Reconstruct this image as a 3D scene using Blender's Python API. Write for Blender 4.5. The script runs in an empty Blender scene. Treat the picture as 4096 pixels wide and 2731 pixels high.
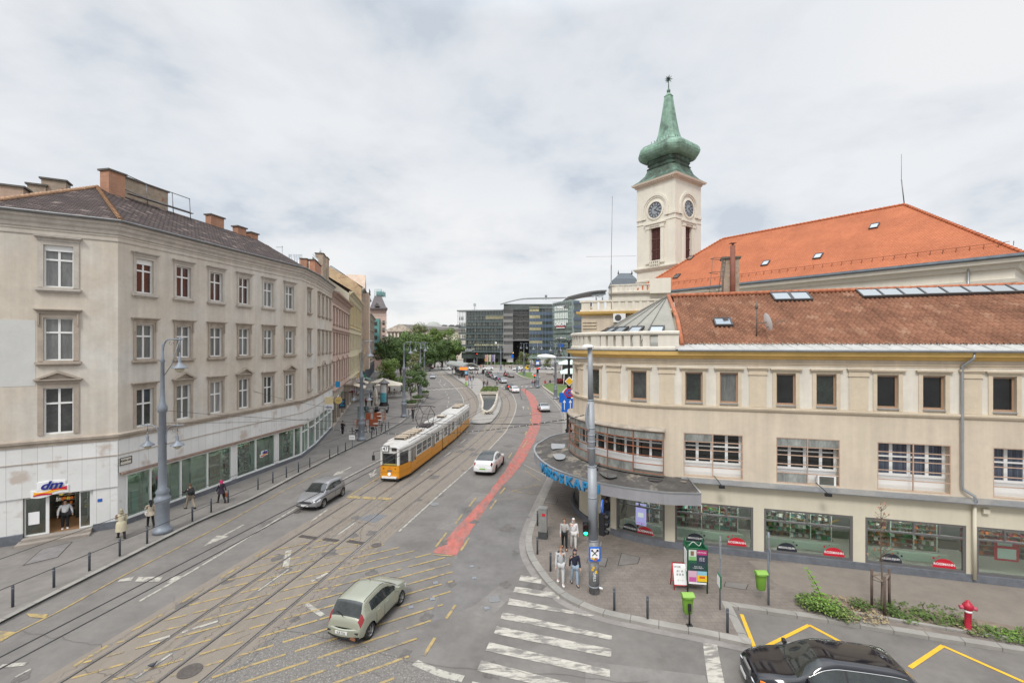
import bpy,bmesh,math,random
from math import sin,cos,pi,radians,sqrt,atan2
from mathutils import Vector,Matrix
R_=random.Random(7)
S=bpy.context.scene
C=S.collection
# ---------------- camera, world, sun, exposure ----------------
F,CX,CY,H=1820.4,2048.0,1374.0,11.28
cam_d=bpy.data.cameras.new('camera');cam=bpy.data.objects.new('camera',cam_d);C.objects.link(cam)
cam.location=(0,0,H);cam.rotation_euler=(radians(90),0,0)
cam_d.sensor_width=36;cam_d.lens=16;cam_d.shift_y=8.5/4096;cam_d.clip_start=0.1;cam_d.clip_end=4000
S.camera=cam
SUN_EL,SUN_AZ=radians(48),radians(200)
w=bpy.data.worlds.new("World");S.world=w;w.use_nodes=True
nt=w.node_tree;N=nt.nodes;L=nt.links;N.clear()
def nd(t,**k):
 n=N.new(t)
 for a,b in k.items():setattr(n,a,b)
 return n
out=nd('ShaderNodeOutputWorld');sky=nd('ShaderNodeTexSky',sky_type='NISHITA',sun_disc=False)
sky.sun_elevation=SUN_EL;sky.sun_rotation=SUN_AZ;sky.air_density=1.0;sky.dust_density=2.0
bg1=nd('ShaderNodeBackground');bg1.inputs[1].default_value=0.12;L.new(sky.outputs[0],bg1.inputs[0])
tc=nd('ShaderNodeTexCoord');sep=nd('ShaderNodeSeparateXYZ');L.new(tc.outputs['Generated'],sep.inputs[0])
zz_=nd('ShaderNodeMath',operation='ADD');zz_.inputs[1].default_value=0.24;L.new(sep.outputs[2],zz_.inputs[0])
zm=nd('ShaderNodeMath',operation='MAXIMUM');zm.inputs[1].default_value=0.05;L.new(zz_.outputs[0],zm.inputs[0])
dx=nd('ShaderNodeMath',operation='DIVIDE');dy=nd('ShaderNodeMath',operation='DIVIDE')
L.new(sep.outputs[0],dx.inputs[0]);L.new(zm.outputs[0],dx.inputs[1]);L.new(sep.outputs[1],dy.inputs[0]);L.new(zm.outputs[0],dy.inputs[1])
cmb=nd('ShaderNodeCombineXYZ');L.new(dx.outputs[0],cmb.inputs[0]);L.new(dy.outputs[0],cmb.inputs[1]);cmb.inputs[2].default_value=3.3
n1=nd('ShaderNodeTexNoise');n1.inputs['Scale'].default_value=1.9;n1.inputs['Detail'].default_value=9;n1.inputs['Roughness'].default_value=.56;n1.inputs['Distortion'].default_value=.12
L.new(cmb.outputs[0],n1.inputs['Vector'])
n2=nd('ShaderNodeTexNoise');n2.inputs['Scale'].default_value=.42;n2.inputs['Detail'].default_value=3
L.new(cmb.outputs[0],n2.inputs['Vector'])
cr=nd('ShaderNodeValToRGB');L.new(n1.outputs[0],cr.inputs[0])
e=cr.color_ramp.elements;e[0].position=.36;e[0].color=(.57,.605,.65,1);e[1].position=.60;e[1].color=(.81,.805,.80,1)
q=e.new(.43);q.color=(.685,.70,.72,1);q=e.new(.50);q.color=(.755,.758,.765,1)
cr2=nd('ShaderNodeValToRGB');L.new(n2.outputs[0],cr2.inputs[0])
e=cr2.color_ramp.elements;e[0].position=.35;e[0].color=(.88,.91,.945,1);e[1].position=.58;e[1].color=(1.03,1.015,1.0,1)
mx=nd('ShaderNodeMix',data_type='RGBA',blend_type='MULTIPLY');mx.inputs[0].default_value=1
L.new(cr.outputs[0],mx.inputs[6]);L.new(cr2.outputs[0],mx.inputs[7])
# pale band above the horizon, deeper grey overhead
hz=nd('ShaderNodeMapRange');hz.inputs[1].default_value=0.0;hz.inputs[2].default_value=.22;hz.inputs[3].default_value=.72;hz.inputs[4].default_value=0
L.new(sep.outputs[2],hz.inputs[0])
mh=nd('ShaderNodeMix',data_type='RGBA');L.new(hz.outputs[0],mh.inputs[0]);L.new(mx.outputs[2],mh.inputs[6]);mh.inputs[7].default_value=(.79,.80,.805,1)
# overcast sky: brighter towards the zenith (CIE)
zb=nd('ShaderNodeMapRange');zb.inputs[1].default_value=.58;zb.inputs[2].default_value=1.0;zb.inputs[3].default_value=1.0;zb.inputs[4].default_value=3.5
L.new(sep.outputs[2],zb.inputs[0])
zb.inputs[3].default_value=.99;bg2=nd('ShaderNodeBackground');L.new(zb.outputs[0],bg2.inputs[1]);L.new(mh.outputs[2],bg2.inputs[0])
ms=nd('ShaderNodeMixShader');ms.inputs[0].default_value=.93;L.new(bg1.outputs[0],ms.inputs[1]);L.new(bg2.outputs[0],ms.inputs[2]);L.new(ms.outputs[0],out.inputs[0])
sd=bpy.data.lights.new('sun','SUN');sd.energy=1.7;sd.angle=radians(14);sd.color=(1,.96,.9)
so=bpy.data.objects.new('sun',sd);C.objects.link(so)
so.rotation_euler=(radians(90)-SUN_EL,0,-SUN_AZ+pi);so.location=(0,-20,60)
S.view_settings.view_transform='Standard';S.view_settings.look='None';S.view_settings.exposure=.27;S.view_settings.gamma=1
# ---------------- placing helpers (4096-px photo row/column -> world, at height z) ----------------
def G(x,y,z=0.0):
 Z=F*(H-z)/(y-CY);return Vector(((x-CX)/F*Z,Z,z))
def A(x,Z,z=0.0):return Vector(((x-CX)/F*Z,Z,z))
def Hz(y,Z):return H-(y-CY)/F*Z
# ---------------- materials ----------------
MATS={}
def mat(name,col,rough=.7,metal=0,noise=0,scale=2.0,bump=0,bscale=30,streak=0,col2=None,mask=None,spec=.5,alpha=None,coat=0,stretch=(1,1,1),emit=0):
 """col varied by noise (amount `noise`); streak = rain streaks; col2/mask = patches of a second colour (scale, threshold, softness)"""
 if name in MATS:return MATS[name]
 m=bpy.data.materials.new(name);m.use_nodes=True;t=m.node_tree;b=t.nodes['Principled BSDF'];MATS[name]=m
 def n(ty,**k):
  x=t.nodes.new(ty)
  for a,v in k.items():setattr(x,a,v)
  return x
 b.inputs['Base Color'].default_value=(*col,1);b.inputs['Roughness'].default_value=rough;b.inputs['Metallic'].default_value=metal
 b.inputs['Specular IOR Level'].default_value=spec;b.inputs['Coat Weight'].default_value=coat;b.inputs['Coat Roughness'].default_value=.05
 if emit:b.inputs['Emission Color'].default_value=(*col,1);b.inputs['Emission Strength'].default_value=emit
 cur=None
 tc=n('ShaderNodeTexCoord')if(noise or bump or streak or col2)else None
 if tc:
  mp=n('ShaderNodeMapping');mp.inputs['Scale'].default_value=stretch;t.links.new(tc.outputs['Object'],mp.inputs[0]);V=mp.outputs[0]
 def rgbc(c):
  r=n('ShaderNodeRGB');r.outputs[0].default_value=(*c,1);return r.outputs[0]
 def mixc(f,a,bb,mode='MIX'):
  x=n('ShaderNodeMix',data_type='RGBA',blend_type=mode)
  if isinstance(f,(int,float)):x.inputs[0].default_value=f
  else:t.links.new(f,x.inputs[0])
  t.links.new(a,x.inputs[6]);t.links.new(bb,x.inputs[7]);return x.outputs[2]
 if tc:cur=rgbc(col)
 if col2:
  sc,th,so_=mask;nz=n('ShaderNodeTexNoise');nz.inputs['Scale'].default_value=sc;nz.inputs['Detail'].default_value=6;nz.inputs['Roughness'].default_value=.65;t.links.new(V,nz.inputs['Vector'])
  mr=n('ShaderNodeMapRange');mr.inputs[1].default_value=th-so_;mr.inputs[2].default_value=th+so_;t.links.new(nz.outputs[0],mr.inputs[0]);cur=mixc(mr.outputs[0],cur,rgbc(col2))
 def varied(amount,sc,vec,cur,lo=.3,hi=.7):
  nz=n('ShaderNodeTexNoise');nz.inputs['Scale'].default_value=sc;nz.inputs['Detail'].default_value=7;nz.inputs['Roughness'].default_value=.62;t.links.new(vec,nz.inputs['Vector'])
  mr=n('ShaderNodeMapRange');mr.inputs[1].default_value=lo;mr.inputs[2].default_value=hi;mr.inputs[3].default_value=1-amount;mr.inputs[4].default_value=1+amount*.7;t.links.new(nz.outputs[0],mr.inputs[0])
  cc=n('ShaderNodeCombineColor');[t.links.new(mr.outputs[0],cc.inputs[i])for i in range(3)]
  return mixc(1.0,cur,cc.outputs[0],'MULTIPLY')
 if noise:cur=varied(noise,scale,V,cur);cur=varied(noise*.5,scale*6,V,cur)
 if streak:
  mp2=n('ShaderNodeMapping');mp2.inputs['Scale'].default_value=(2.2,2.2,.12);t.links.new(tc.outputs['Object'],mp2.inputs[0]);cur=varied(streak,1.0,mp2.outputs[0],cur,.35,.75)
 if cur:t.links.new(cur,b.inputs['Base Color'])
 if bump:
  nz=n('ShaderNodeTexNoise');nz.inputs['Scale'].default_value=bscale;nz.inputs['Detail'].default_value=4;t.links.new(V,nz.inputs['Vector'])
  bm_=n('ShaderNodeBump');bm_.inputs['Strength'].default_value=bump;bm_.inputs['Distance'].default_value=.02;t.links.new(nz.outputs[0],bm_.inputs['Height']);t.links.new(bm_.outputs[0],b.inputs['Normal'])
 if alpha is not None:b.inputs['Alpha'].default_value=alpha
 return m
def uvbrick(name,c1,c2,mortar,w_,h_,rough=.8,mort=.02,noise=.15,bump=.4,offset=.5,col3=None,nsc=.6):
 """bricks, tiles or slates in metres on the UV map"""
 if name in MATS:return MATS[name]
 m=bpy.data.materials.new(name);m.use_nodes=True;t=m.node_tree;b=t.nodes['Principled BSDF'];MATS[name]=m
 b.inputs['Roughness'].default_value=rough;b.inputs['Specular IOR Level'].default_value=.12
 uv=t.nodes.new('ShaderNodeUVMap');br=t.nodes.new('ShaderNodeTexBrick');t.links.new(uv.outputs[0],br.inputs[0])
 br.offset=offset
 for i,v in(('Color1',(*c1,1)),('Color2',(*c2,1)),('Mortar',(*mortar,1)),('Scale',1.0),('Mortar Size',mort),('Mortar Smooth',.3),('Brick Width',w_),('Row Height',h_)):br.inputs[i].default_value=v
 nz=t.nodes.new('ShaderNodeTexNoise');nz.inputs['Scale'].default_value=nsc;nz.inputs['Detail'].default_value=8;nz.inputs['Roughness'].default_value=.7;t.links.new(uv.outputs[0],nz.inputs['Vector'])
 mr=t.nodes.new('ShaderNodeMapRange');mr.inputs[1].default_value=.3;mr.inputs[2].default_value=.7;mr.inputs[3].default_value=1-noise;mr.inputs[4].default_value=1+noise;t.links.new(nz.outputs[0],mr.inputs[0])
 cc=t.nodes.new('ShaderNodeCombineColor');[t.links.new(mr.outputs[0],cc.inputs[i])for i in range(3)]
 x=t.nodes.new('ShaderNodeMix');x.data_type='RGBA';x.blend_type='MULTIPLY';x.inputs[0].default_value=1;t.links.new(br.outputs[0],x.inputs[6]);t.links.new(cc.outputs[0],x.inputs[7])
 res=x.outputs[2]
 if col3:
  n3=t.nodes.new('ShaderNodeTexNoise');n3.inputs['Scale'].default_value=nsc*2.6;n3.inputs['Detail'].default_value=5;t.links.new(uv.outputs[0],n3.inputs['Vector'])
  m3=t.nodes.new('ShaderNodeMapRange');m3.inputs[1].default_value=.58;m3.inputs[2].default_value=.68;t.links.new(n3.outputs[0],m3.inputs[0])
  y=t.nodes.new('ShaderNodeMix');y.data_type='RGBA';t.links.new(m3.outputs[0],y.inputs[0]);t.links.new(res,y.inputs[6]);y.inputs[7].default_value=(*col3,1);res=y.outputs[2]
 t.links.new(res,b.inputs['Base Color'])
 if bump:
  bp=t.nodes.new('ShaderNodeBump');bp.inputs['Strength'].default_value=bump;bp.inputs['Distance'].default_value=.02;bp.invert=True;t.links.new(br.outputs['Fac'],bp.inputs['Height']);t.links.new(bp.outputs[0],b.inputs['Normal'])
 return m
def glassy(name,tint,mixf=.75,rough=.03,mx=1):
 """see-through window glass: part transparent, part mirror"""
 if name in MATS:return MATS[name]
 m=bpy.data.materials.new(name);m.use_nodes=True;t=m.node_tree;t.nodes.clear();MATS[name]=m
 o=t.nodes.new('ShaderNodeOutputMaterial');tr=t.nodes.new('ShaderNodeBsdfTransparent');gl=t.nodes.new('ShaderNodeBsdfGlossy');x=t.nodes.new('ShaderNodeMixShader')
 fr=t.nodes.new('ShaderNodeLayerWeight');fr.inputs[0].default_value=.35
 mr=t.nodes.new('ShaderNodeMapRange');mr.inputs[3].default_value=1-mixf;mr.inputs[4].default_value=mx;t.links.new(fr.outputs['Fresnel'],mr.inputs[0])
 tr.inputs[0].default_value=(*tint,1);gl.inputs[0].default_value=(.8,.85,.85,1);gl.inputs[1].default_value=rough
 t.links.new(mr.outputs[0],x.inputs[0]);t.links.new(tr.outputs[0],x.inputs[1]);t.links.new(gl.outputs[0],x.inputs[2]);t.links.new(x.outputs[0],o.inputs[0]);return m
# ---------------- mesh builder ----------------
class MB:
 def __init__(s):s.v=[];s.f=[];s.m=[];s.uv=[];s.sm=[];s.mi=0
 def vert(s,p):s.v.append(tuple(p));return len(s.v)-1
 def face(s,idx,uv=None,sm=False):s.f.append(tuple(idx));s.m.append(s.mi);s.uv.append(uv);s.sm.append(sm)
 def poly(s,pts,uv=None,sm=False):
  b=len(s.v);s.v+=[tuple(p)for p in pts];s.face(range(b,b+len(pts)),uv,sm)
 def quad(s,a,b,c,d,uv=None):s.poly([a,b,c,d],uv)
 def box(s,c,size,rz=0,ax=None):
  """box centred at c; ax = optional (ex, ey, ez) axes"""
  c=Vector(c);hx,hy,hz=[k/2 for k in size]
  if ax is None:ex,ey,ez=Vector((cos(rz),sin(rz),0)),Vector((-sin(rz),cos(rz),0)),Vector((0,0,1))
  else:ex,ey,ez=[Vector(a).normalized()for a in ax]
  b=len(s.v)
  for i in(-1,1):
   for j in(-1,1):
    for k in(-1,1):s.v.append(tuple(c+ex*hx*i+ey*hy*j+ez*hz*k))
  for q in((0,1,3,2),(4,6,7,5),(0,4,5,1),(2,3,7,6),(0,2,6,4),(1,5,7,3)):s.face([b+i for i in q])
 def grid(s,P,closed_u=False,closed_v=False,sm=True,uv=None,caps=False):
  """P[i][j] rows of points"""
  n,m_=len(P),len(P[0]);b=len(s.v)
  for r in P:s.v+=[tuple(p)for p in r]
  for i in range(n if closed_u else n-1):
   for j in range(m_ if closed_v else m_-1):
    i2,j2=(i+1)%n,(j+1)%m_
    u=None
    if uv:u=[uv[i][j],uv[i2][j],uv[i2][j2],uv[i][j2]]
    s.face((b+i*m_+j,b+i2*m_+j,b+i2*m_+j2,b+i*m_+j2),u,sm)
  if caps:
   s.face([b+j for j in range(m_)][::-1]);s.face([b+(n-1)*m_+j for j in range(m_)])
 def tube(s,pts,r,n=8,caps=True,sm=True):
  pts=[Vector(p)for p in pts];rs=r if isinstance(r,(list,tuple))else[r]*len(pts);rows=[];prev=None
  for i,p in enumerate(pts):
   a=pts[max(0,i-1)];c=pts[min(len(pts)-1,i+1)];d=(c-a).normalized()
   if prev is None:x=d.orthogonal().normalized()
   else:
    x=prev-d*prev.dot(d)
    x=x.normalized()if x.length>1e-6 else d.orthogonal().normalized()
   prev=x;y=d.cross(x)
   rows.append([p+(x*cos(2*pi*k/n)+y*sin(2*pi*k/n))*rs[i]for k in range(n)])
  s.grid(rows,closed_v=True,sm=sm,caps=caps)
 def lathe(s,prof,c=(0,0,0),n=16,sm=True,rot=0,square=None):
  """prof [(r,z)]"""
  rows=[[(c[0]+r*cos(2*pi*k/n+rot),c[1]+r*sin(2*pi*k/n+rot),c[2]+z)for k in range(n)]for r,z in prof]
  s.grid(rows,closed_v=True,sm=sm,caps=True)
 def prism(s,pts,z0,z1):
  """vertical prism over 2D outline"""
  b=[(p[0],p[1],z0)for p in pts];t=[(p[0],p[1],z1)for p in pts];n=len(pts)
  if n==4 or n==3 or True:s.poly(t);s.poly(b[::-1])
  for i in range(n):s.quad(b[i],b[(i+1)%n],t[(i+1)%n],t[i])
 def slab(s,pts,n_,th):
  """flat polygon pts extruded by vector n_*th"""
  pts=[Vector(p)for p in pts];q=[p+Vector(n_)*th for p in pts];s.poly(q);s.poly(pts[::-1])
  for i in range(len(pts)):s.quad(pts[i],pts[(i+1)%len(pts)],q[(i+1)%len(pts)],q[i])
 def xf(s,M,start=0):
  for i in range(start,len(s.v)):s.v[i]=tuple(M@Vector(s.v[i]))
 def build(s,name,mats,parent=None,label=None,cat=None,group=None,kind=None,loc=None,fix=True):
  me=bpy.data.meshes.new(name);me.from_pydata(s.v,[],s.f)
  if not isinstance(mats,(list,tuple)):mats=[mats]
  for m in mats:me.materials.append(m)
  me.polygons.foreach_set('material_index',s.m);me.polygons.foreach_set('use_smooth',s.sm)
  if any(u is not None for u in s.uv):
   ul=me.uv_layers.new(name='UVMap');dat=[]
   for f,u in zip(s.f,s.uv):
    dat+=[c for p in(u if u else[(0,0)]*len(f))for c in p]
   ul.data.foreach_set('uv',dat)
  me.update()
  if fix:
   bm=bmesh.new();bm.from_mesh(me);bmesh.ops.recalc_face_normals(bm,faces=bm.faces);bm.to_mesh(me);bm.free()
  o=bpy.data.objects.new(name,me);C.objects.link(o)
  if parent:o.parent=parent;o.matrix_parent_inverse=Matrix.Identity(4)
  if parent:
   pm=pworld(parent).inverted()
   if pm!=Matrix.Identity(4):me.transform(pm)
  tag(o,label,cat,group,kind)
  return o
def pworld(o):
 M=Matrix.LocRotScale(o.location,o.rotation_euler,o.scale)
 return pworld(o.parent)@M if o.parent else M
def tag(o,label=None,cat=None,group=None,kind=None):
 if label:o['label']=label
 if cat:o['category']=cat
 if group:o['group']=group
 if kind:o['kind']=kind
 return o
def empty(name,loc,label,cat,group=None,rz=0):
 o=bpy.data.objects.new(name,None);C.objects.link(o);o.location=loc;o.rotation_euler=(0,0,rz);o.empty_display_size=.3
 return tag(o,label,cat,group)
def dup(o,parent=None,**kw):
 c=o.copy();C.objects.link(c)
 if parent:c.parent=parent
 for ch in list(o.children):dup(ch,c)
 return c
def place(src,loc,rz,label,group=None,scale=1):
 c=dup(src);c.location=loc;c.rotation_euler=(0,0,rz);c.scale=(scale,)*3;c['label']=label
 if group:c['group']=group
 return c
def kill(o):
 for ch in list(o.children):kill(ch)
 bpy.data.objects.remove(o)
def text(s,size,M,name,m,parent=None,extrude=.01,align='CENTER',sx=1.0,font=None,shear=0,offset=0,**kw):
 """lettering as a mesh; M maps the text plane (x right, y up, z out) to the world"""
 cu=bpy.data.curves.new('t','FONT');cu.body=s;cu.size=size;cu.extrude=extrude;cu.align_x=align;cu.align_y='CENTER';cu.shear=shear;cu.offset=offset;cu.resolution_u=3
 o=bpy.data.objects.new('t',cu);C.objects.link(o)
 dg=bpy.context.evaluated_depsgraph_get();me=bpy.data.meshes.new_from_object(o.evaluated_get(dg));bpy.data.objects.remove(o);bpy.data.curves.remove(cu)
 me.transform(M@Matrix.Diagonal((sx,1,1,1)));me.materials.clear();me.materials.append(m);me.name=name
 ob=bpy.data.objects.new(name,me);C.objects.link(ob)
 if parent:ob.parent=parent;me.transform(pworld(parent).inverted())
 tag(ob,**kw);return ob
def frameM(o,ex,ey,ez=None):
 ex=Vector(ex).normalized();ey=Vector(ey).normalized();ez=ex.cross(ey)if ez is None else Vector(ez)
 M=Matrix.Identity(4)
 for i in range(3):M[i][0]=ex[i];M[i][1]=ey[i];M[i][2]=ez[i];M[i][3]=o[i]
 return M
# ---------------- facade path: distance u along the wall, height z, distance d out of it ----------------
class Path:
 def __init__(s,pts):s.p=[Vector((p[0],p[1]))for p in pts];s.L=[0];[s.L.append(s.L[-1]+(s.p[i+1]-s.p[i]).length)for i in range(len(s.p)-1)];s.T=s.L[-1]
 def seg(s,u):
  i=0
  while i<len(s.p)-2 and u>s.L[i+1]:i+=1
  return i
 def at(s,u,z=0,d=0):
  i=s.seg(u);a,b=s.p[i],s.p[i+1];t=(b-a).normalized();P=a+t*(u-s.L[i])
  n=Vector((t.y,-t.x))
  if s.curved:
   tt=(u-s.L[i])/(s.L[i+1]-s.L[i])if s.L[i+1]>s.L[i]else 0
   def nn(k):
    k=max(0,min(len(s.p)-2,k));q=(s.p[k+1]-s.p[k]).normalized();return Vector((q.y,-q.x))
   n0=(nn(i-1)+nn(i)).normalized();n1=(nn(i)+nn(i+1)).normalized();n=(n0*(1-tt)+n1*tt).normalized()if 0<=tt<=1 else n
  return Vector((P.x+n.x*d,P.y+n.y*d,z))
 curved=False
 def brk(s,u0,u1):
  return[u0]+[l for l in s.L[1:-1]if u0+1e-4<l<u1-1e-4]+[u1]
 def box(s,mb,u0,u1,z0,z1,d0,d1):
  us=s.brk(u0,u1)if s.curved else[u0,u1]
  rows=[[s.at(u,z0,d0),s.at(u,z0,d1),s.at(u,z1,d1),s.at(u,z1,d0)]for u in us]
  mb.grid(rows,closed_v=True,sm=False,caps=True)
 def prof(s,mb,prof,u0,u1):
  """profile [(d,z)] swept along the wall, closed"""
  us=s.brk(u0,u1);rows=[]
  for u in us:rows.append([s.at(u,z,d)for d,z in prof])
  mb.grid(rows,closed_v=True,sm=False,caps=True)
 def wall(s,mb,u0,u1,z0,z1,holes=(),depth=.25,d=0):
  us=set(s.brk(u0,u1)if s.curved else[u0,u1]);zs={z0,z1}
  for h in holes:us|={max(u0,h[0]),min(u1,h[1])};zs|={max(z0,h[2]),min(z1,h[3])}
  us=sorted(u for u in us if u0<=u<=u1);zs=sorted(z for z in zs if z0<=z<=z1)
  for i in range(len(us)-1):
   for j in range(len(zs)-1):
    cu,cz=(us[i]+us[i+1])/2,(zs[j]+zs[j+1])/2
    if any(h[0]<cu<h[1]and h[2]<cz<h[3]for h in holes):continue
    a,b,c,e=s.at(us[i],zs[j],d),s.at(us[i+1],zs[j],d),s.at(us[i+1],zs[j+1],d),s.at(us[i],zs[j+1],d)
    mb.quad(a,b,c,e,[(us[i],zs[j]),(us[i+1],zs[j]),(us[i+1],zs[j+1]),(us[i],zs[j+1])])
  for h in holes:
   h=(max(u0,h[0]),min(u1,h[1]),max(z0,h[2]),min(z1,h[3]))
   if h[1]<=h[0]or h[3]<=h[2]:continue
   if h[2]>=z1 or h[3]<=z0:continue
   for a,b in(((h[0],h[2]),(h[1],h[2])),((h[1],h[2]),(h[1],h[3])),((h[1],h[3]),(h[0],h[3])),((h[0],h[3]),(h[0],h[2]))):
    mb.quad(s.at(a[0],a[1],d),s.at(b[0],b[1],d),s.at(b[0],b[1],d-depth),s.at(a[0],a[1],d-depth))
def sweep(mb,prof,pts,ends=True,uvs=False):
 """profile [(d,z)] along a polyline of 2D points with mitred corners; d>0 is to the right of travel"""
 pts=[Vector((p[0],p[1]))for p in pts];rows=[]
 for i,p in enumerate(pts):
  a=(p-pts[i-1]).normalized()if i else None;b=(pts[i+1]-p).normalized()if i<len(pts)-1 else None
  if a is None:a=b
  if b is None:b=a
  na,nb=Vector((a.y,-a.x)),Vector((b.y,-b.x));n=na+nb;n=n/max(.2,n.dot(na))
  rows.append([(p.x+n.x*d,p.y+n.y*d,z)for d,z in prof])
 mb.grid(rows,closed_v=True,sm=False,caps=ends)
def offset_line(pts,d):
 pts=[Vector((p[0],p[1]))for p in pts];o=[]
 for i,p in enumerate(pts):
  a=(p-pts[i-1]).normalized()if i else None;b=(pts[i+1]-p).normalized()if i<len(pts)-1 else None
  a=a or b;b=b or a
  na,nb=Vector((a.y,-a.x)),Vector((b.y,-b.x));n=na+nb;n=n/max(.2,n.dot(na));o.append(p+n*d)
 return o
def catmull(pts,k=6):
 pts=[Vector(p)for p in pts];o=[]
 for i in range(len(pts)-1):
  a,b,c,d=pts[max(0,i-1)],pts[i],pts[i+1],pts[min(len(pts)-1,i+2)]
  for j in range(k):
   t=j/k;o.append(.5*((2*b)+(c-a)*t+(2*a-5*b+4*c-d)*t*t+(3*b-a-3*c+d)*t**3))
 o.append(pts[-1]);return o
# ================= GROUND =================
PV=.13
m_asph=mat('asphalt',(.170,.157,.145),.9,noise=.19,scale=.5,bump=.35,bscale=60,col2=(.145,.134,.125),mask=(.22,.56,.05))
m_asph2=mat('asphalt_coarse',(.165,.152,.14),.9,noise=.3,scale=9,bump=.6,bscale=40,col2=(.34,.315,.285),mask=(17,.60,.05))
m_dark=mat('asphalt_patch',(.160,.151,.144),.9,noise=.2,scale=.6,bump=.3,bscale=60)
m_bed=mat('tram_bed',(.225,.192,.158),.9,noise=.2,scale=.5,bump=.4,bscale=40,col2=(.18,.157,.135),mask=(.5,.55,.08),stretch=(1,.35,1))
m_pave=mat('paving',(.198,.182,.166),.9,noise=.2,scale=.5,bump=.3,bscale=50,col2=(.17,.156,.143),mask=(.35,.55,.1))
m_pave_r=uvbrick('paving_blocks',(.21,.183,.16),(.19,.166,.146),(.16,.14,.124),.34,.24,.9,.014,.22,.2,nsc=.8,col3=(.168,.146,.128))
m_plaza=mat('plaza_paving',(.29,.27,.25),.9,noise=.15,scale=.3)
m_kerb=uvbrick('kerb_granite',(.30,.285,.26),(.26,.25,.23),(.15,.14,.13),1.1,3.0,.85,.02,.2,.3)
m_white=mat('road_paint_white',(.40,.38,.33),.8,noise=.15,scale=3,col2=(.21,.195,.18),mask=(3.2,.54,.05))
m_white2=mat('crossing_paint',(.45,.425,.37),.8,noise=.2,scale=3,col2=(.21,.195,.18),mask=(2.3,.515,.05),stretch=(.55,1.6,1))
m_yel=mat('road_paint_yellow',(.36,.265,.11),.8,noise=.2,scale=3,col2=(.22,.185,.135),mask=(2.5,.53,.06))
m_yel2=mat('bay_paint_yellow',(.72,.42,.03),.7,noise=.12,scale=3)
m_red=mat('cycle_lane_red',(.43,.13,.105),.9,noise=.25,scale=3,col2=(.29,.15,.13),mask=(1.4,.50,.09),stretch=(1,.4,1))
m_steel=mat('rail_steel',(.42,.41,.40),.3,metal=.8,noise=.3,scale=1)
m_groove=mat('rail_groove',(.035,.03,.028),.8)
m_rust=mat('rail_side',(.15,.125,.105),.8,noise=.2)
def sheet(name,pts,z,m,kind='structure',uv=None,**kw):
 b=MB();P=[(p[0],p[1],z)for p in pts];b.poly(P,[(p[0],p[1])for p in pts]);o=b.build(name,m,kind=kind,fix=False,**kw)
 if o.data.polygons[0].normal.z<0:o.data.flip_normals()
 return o
def g2(*a,z=0):return[G(x,y,z).to_2d()for x,y in a]
sheet('ground',[(-1500,-200),(1500,-200),(1500,2500),(-1500,2500)],0,m_asph)
# tracks: centre lines in metres
T1=catmull([Vector(p)for p in[(-19.3,-10),(-16.8,3),(-14.33,15.13),(-11.42,29.5),(-9.85,38),(-8.35,48),(-7.25,57),(-6.72,64.6),(-6.48,72.8),(-6.75,80),(-7.55,87.5),(-9.9,102.5),(-14.0,122),(-19.0,141),(-26.0,166),(-40,210),(-60,262)]],7)
T2=catmull([Vector(p)for p in[(-16.2,-10),(-13.6,3),(-11.1,15.13),(-9.78,21.75),(-8.0,31),(-5.4,43),(-3.14,54.6),(-1.46,69.6),(-1.1,82),(-1.55,93.5),(-3.1,106.4),(-6.2,121),(-11.5,150),(-19,178),(-33,215),(-52,262)]],7)
def ribbon(mb,line,d0,d1,z):
 a=offset_line(line,d0);b=offset_line(line,d1)
 mb.grid([[(p.x,p.y,z),(q.x,q.y,z)]for p,q in zip(a,b)],sm=False,uv=[[(0,i),(1,i)]for i in range(len(a))])
b=MB();ribbon(b,T1,-1.45,1.45,.004);b.build('tram_bed',m_bed,kind='structure')
b=MB();ribbon(b,T2,-1.45,1.75,.005);b.build('tram_bed',m_bed,kind='structure')
for T in(T1,T2):
 b=MB()
 for s_ in(-.7175,.7175):
  b.mi=1;ribbon(b,T,s_-.07,s_+.075,.012);b.mi=0;ribbon(b,T,s_-.032,s_+.038,.018)
  b.mi=2;ribbon(b,T,s_-.085 if s_>0 else s_+.045,s_-.04 if s_>0 else s_+.09,.015)
 b.build('tram_rails',[m_steel,m_rust,m_groove],kind='structure')
# coarse old asphalt in the corner of the junction and dark repair patches
sheet('road_patch',g2((1130,2520),(1335,2535),(1640,2640),(1860,2731))+[(-1,10),(-9,10),(-10.4,15)],.0045+.003,m_asph2)
sheet('road_patch',g2((1830,2010),(2150,1990),(2110,2250),(1900,2420),(1700,2500),(1830,2230)),.0035,m_dark)
sheet('road_patch',g2((1430,2075),(1490,2055),(1550,2060),(1500,2090)),.010,mat('patch_blue',(.15,.155,.165),.85,noise=.1))
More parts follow.
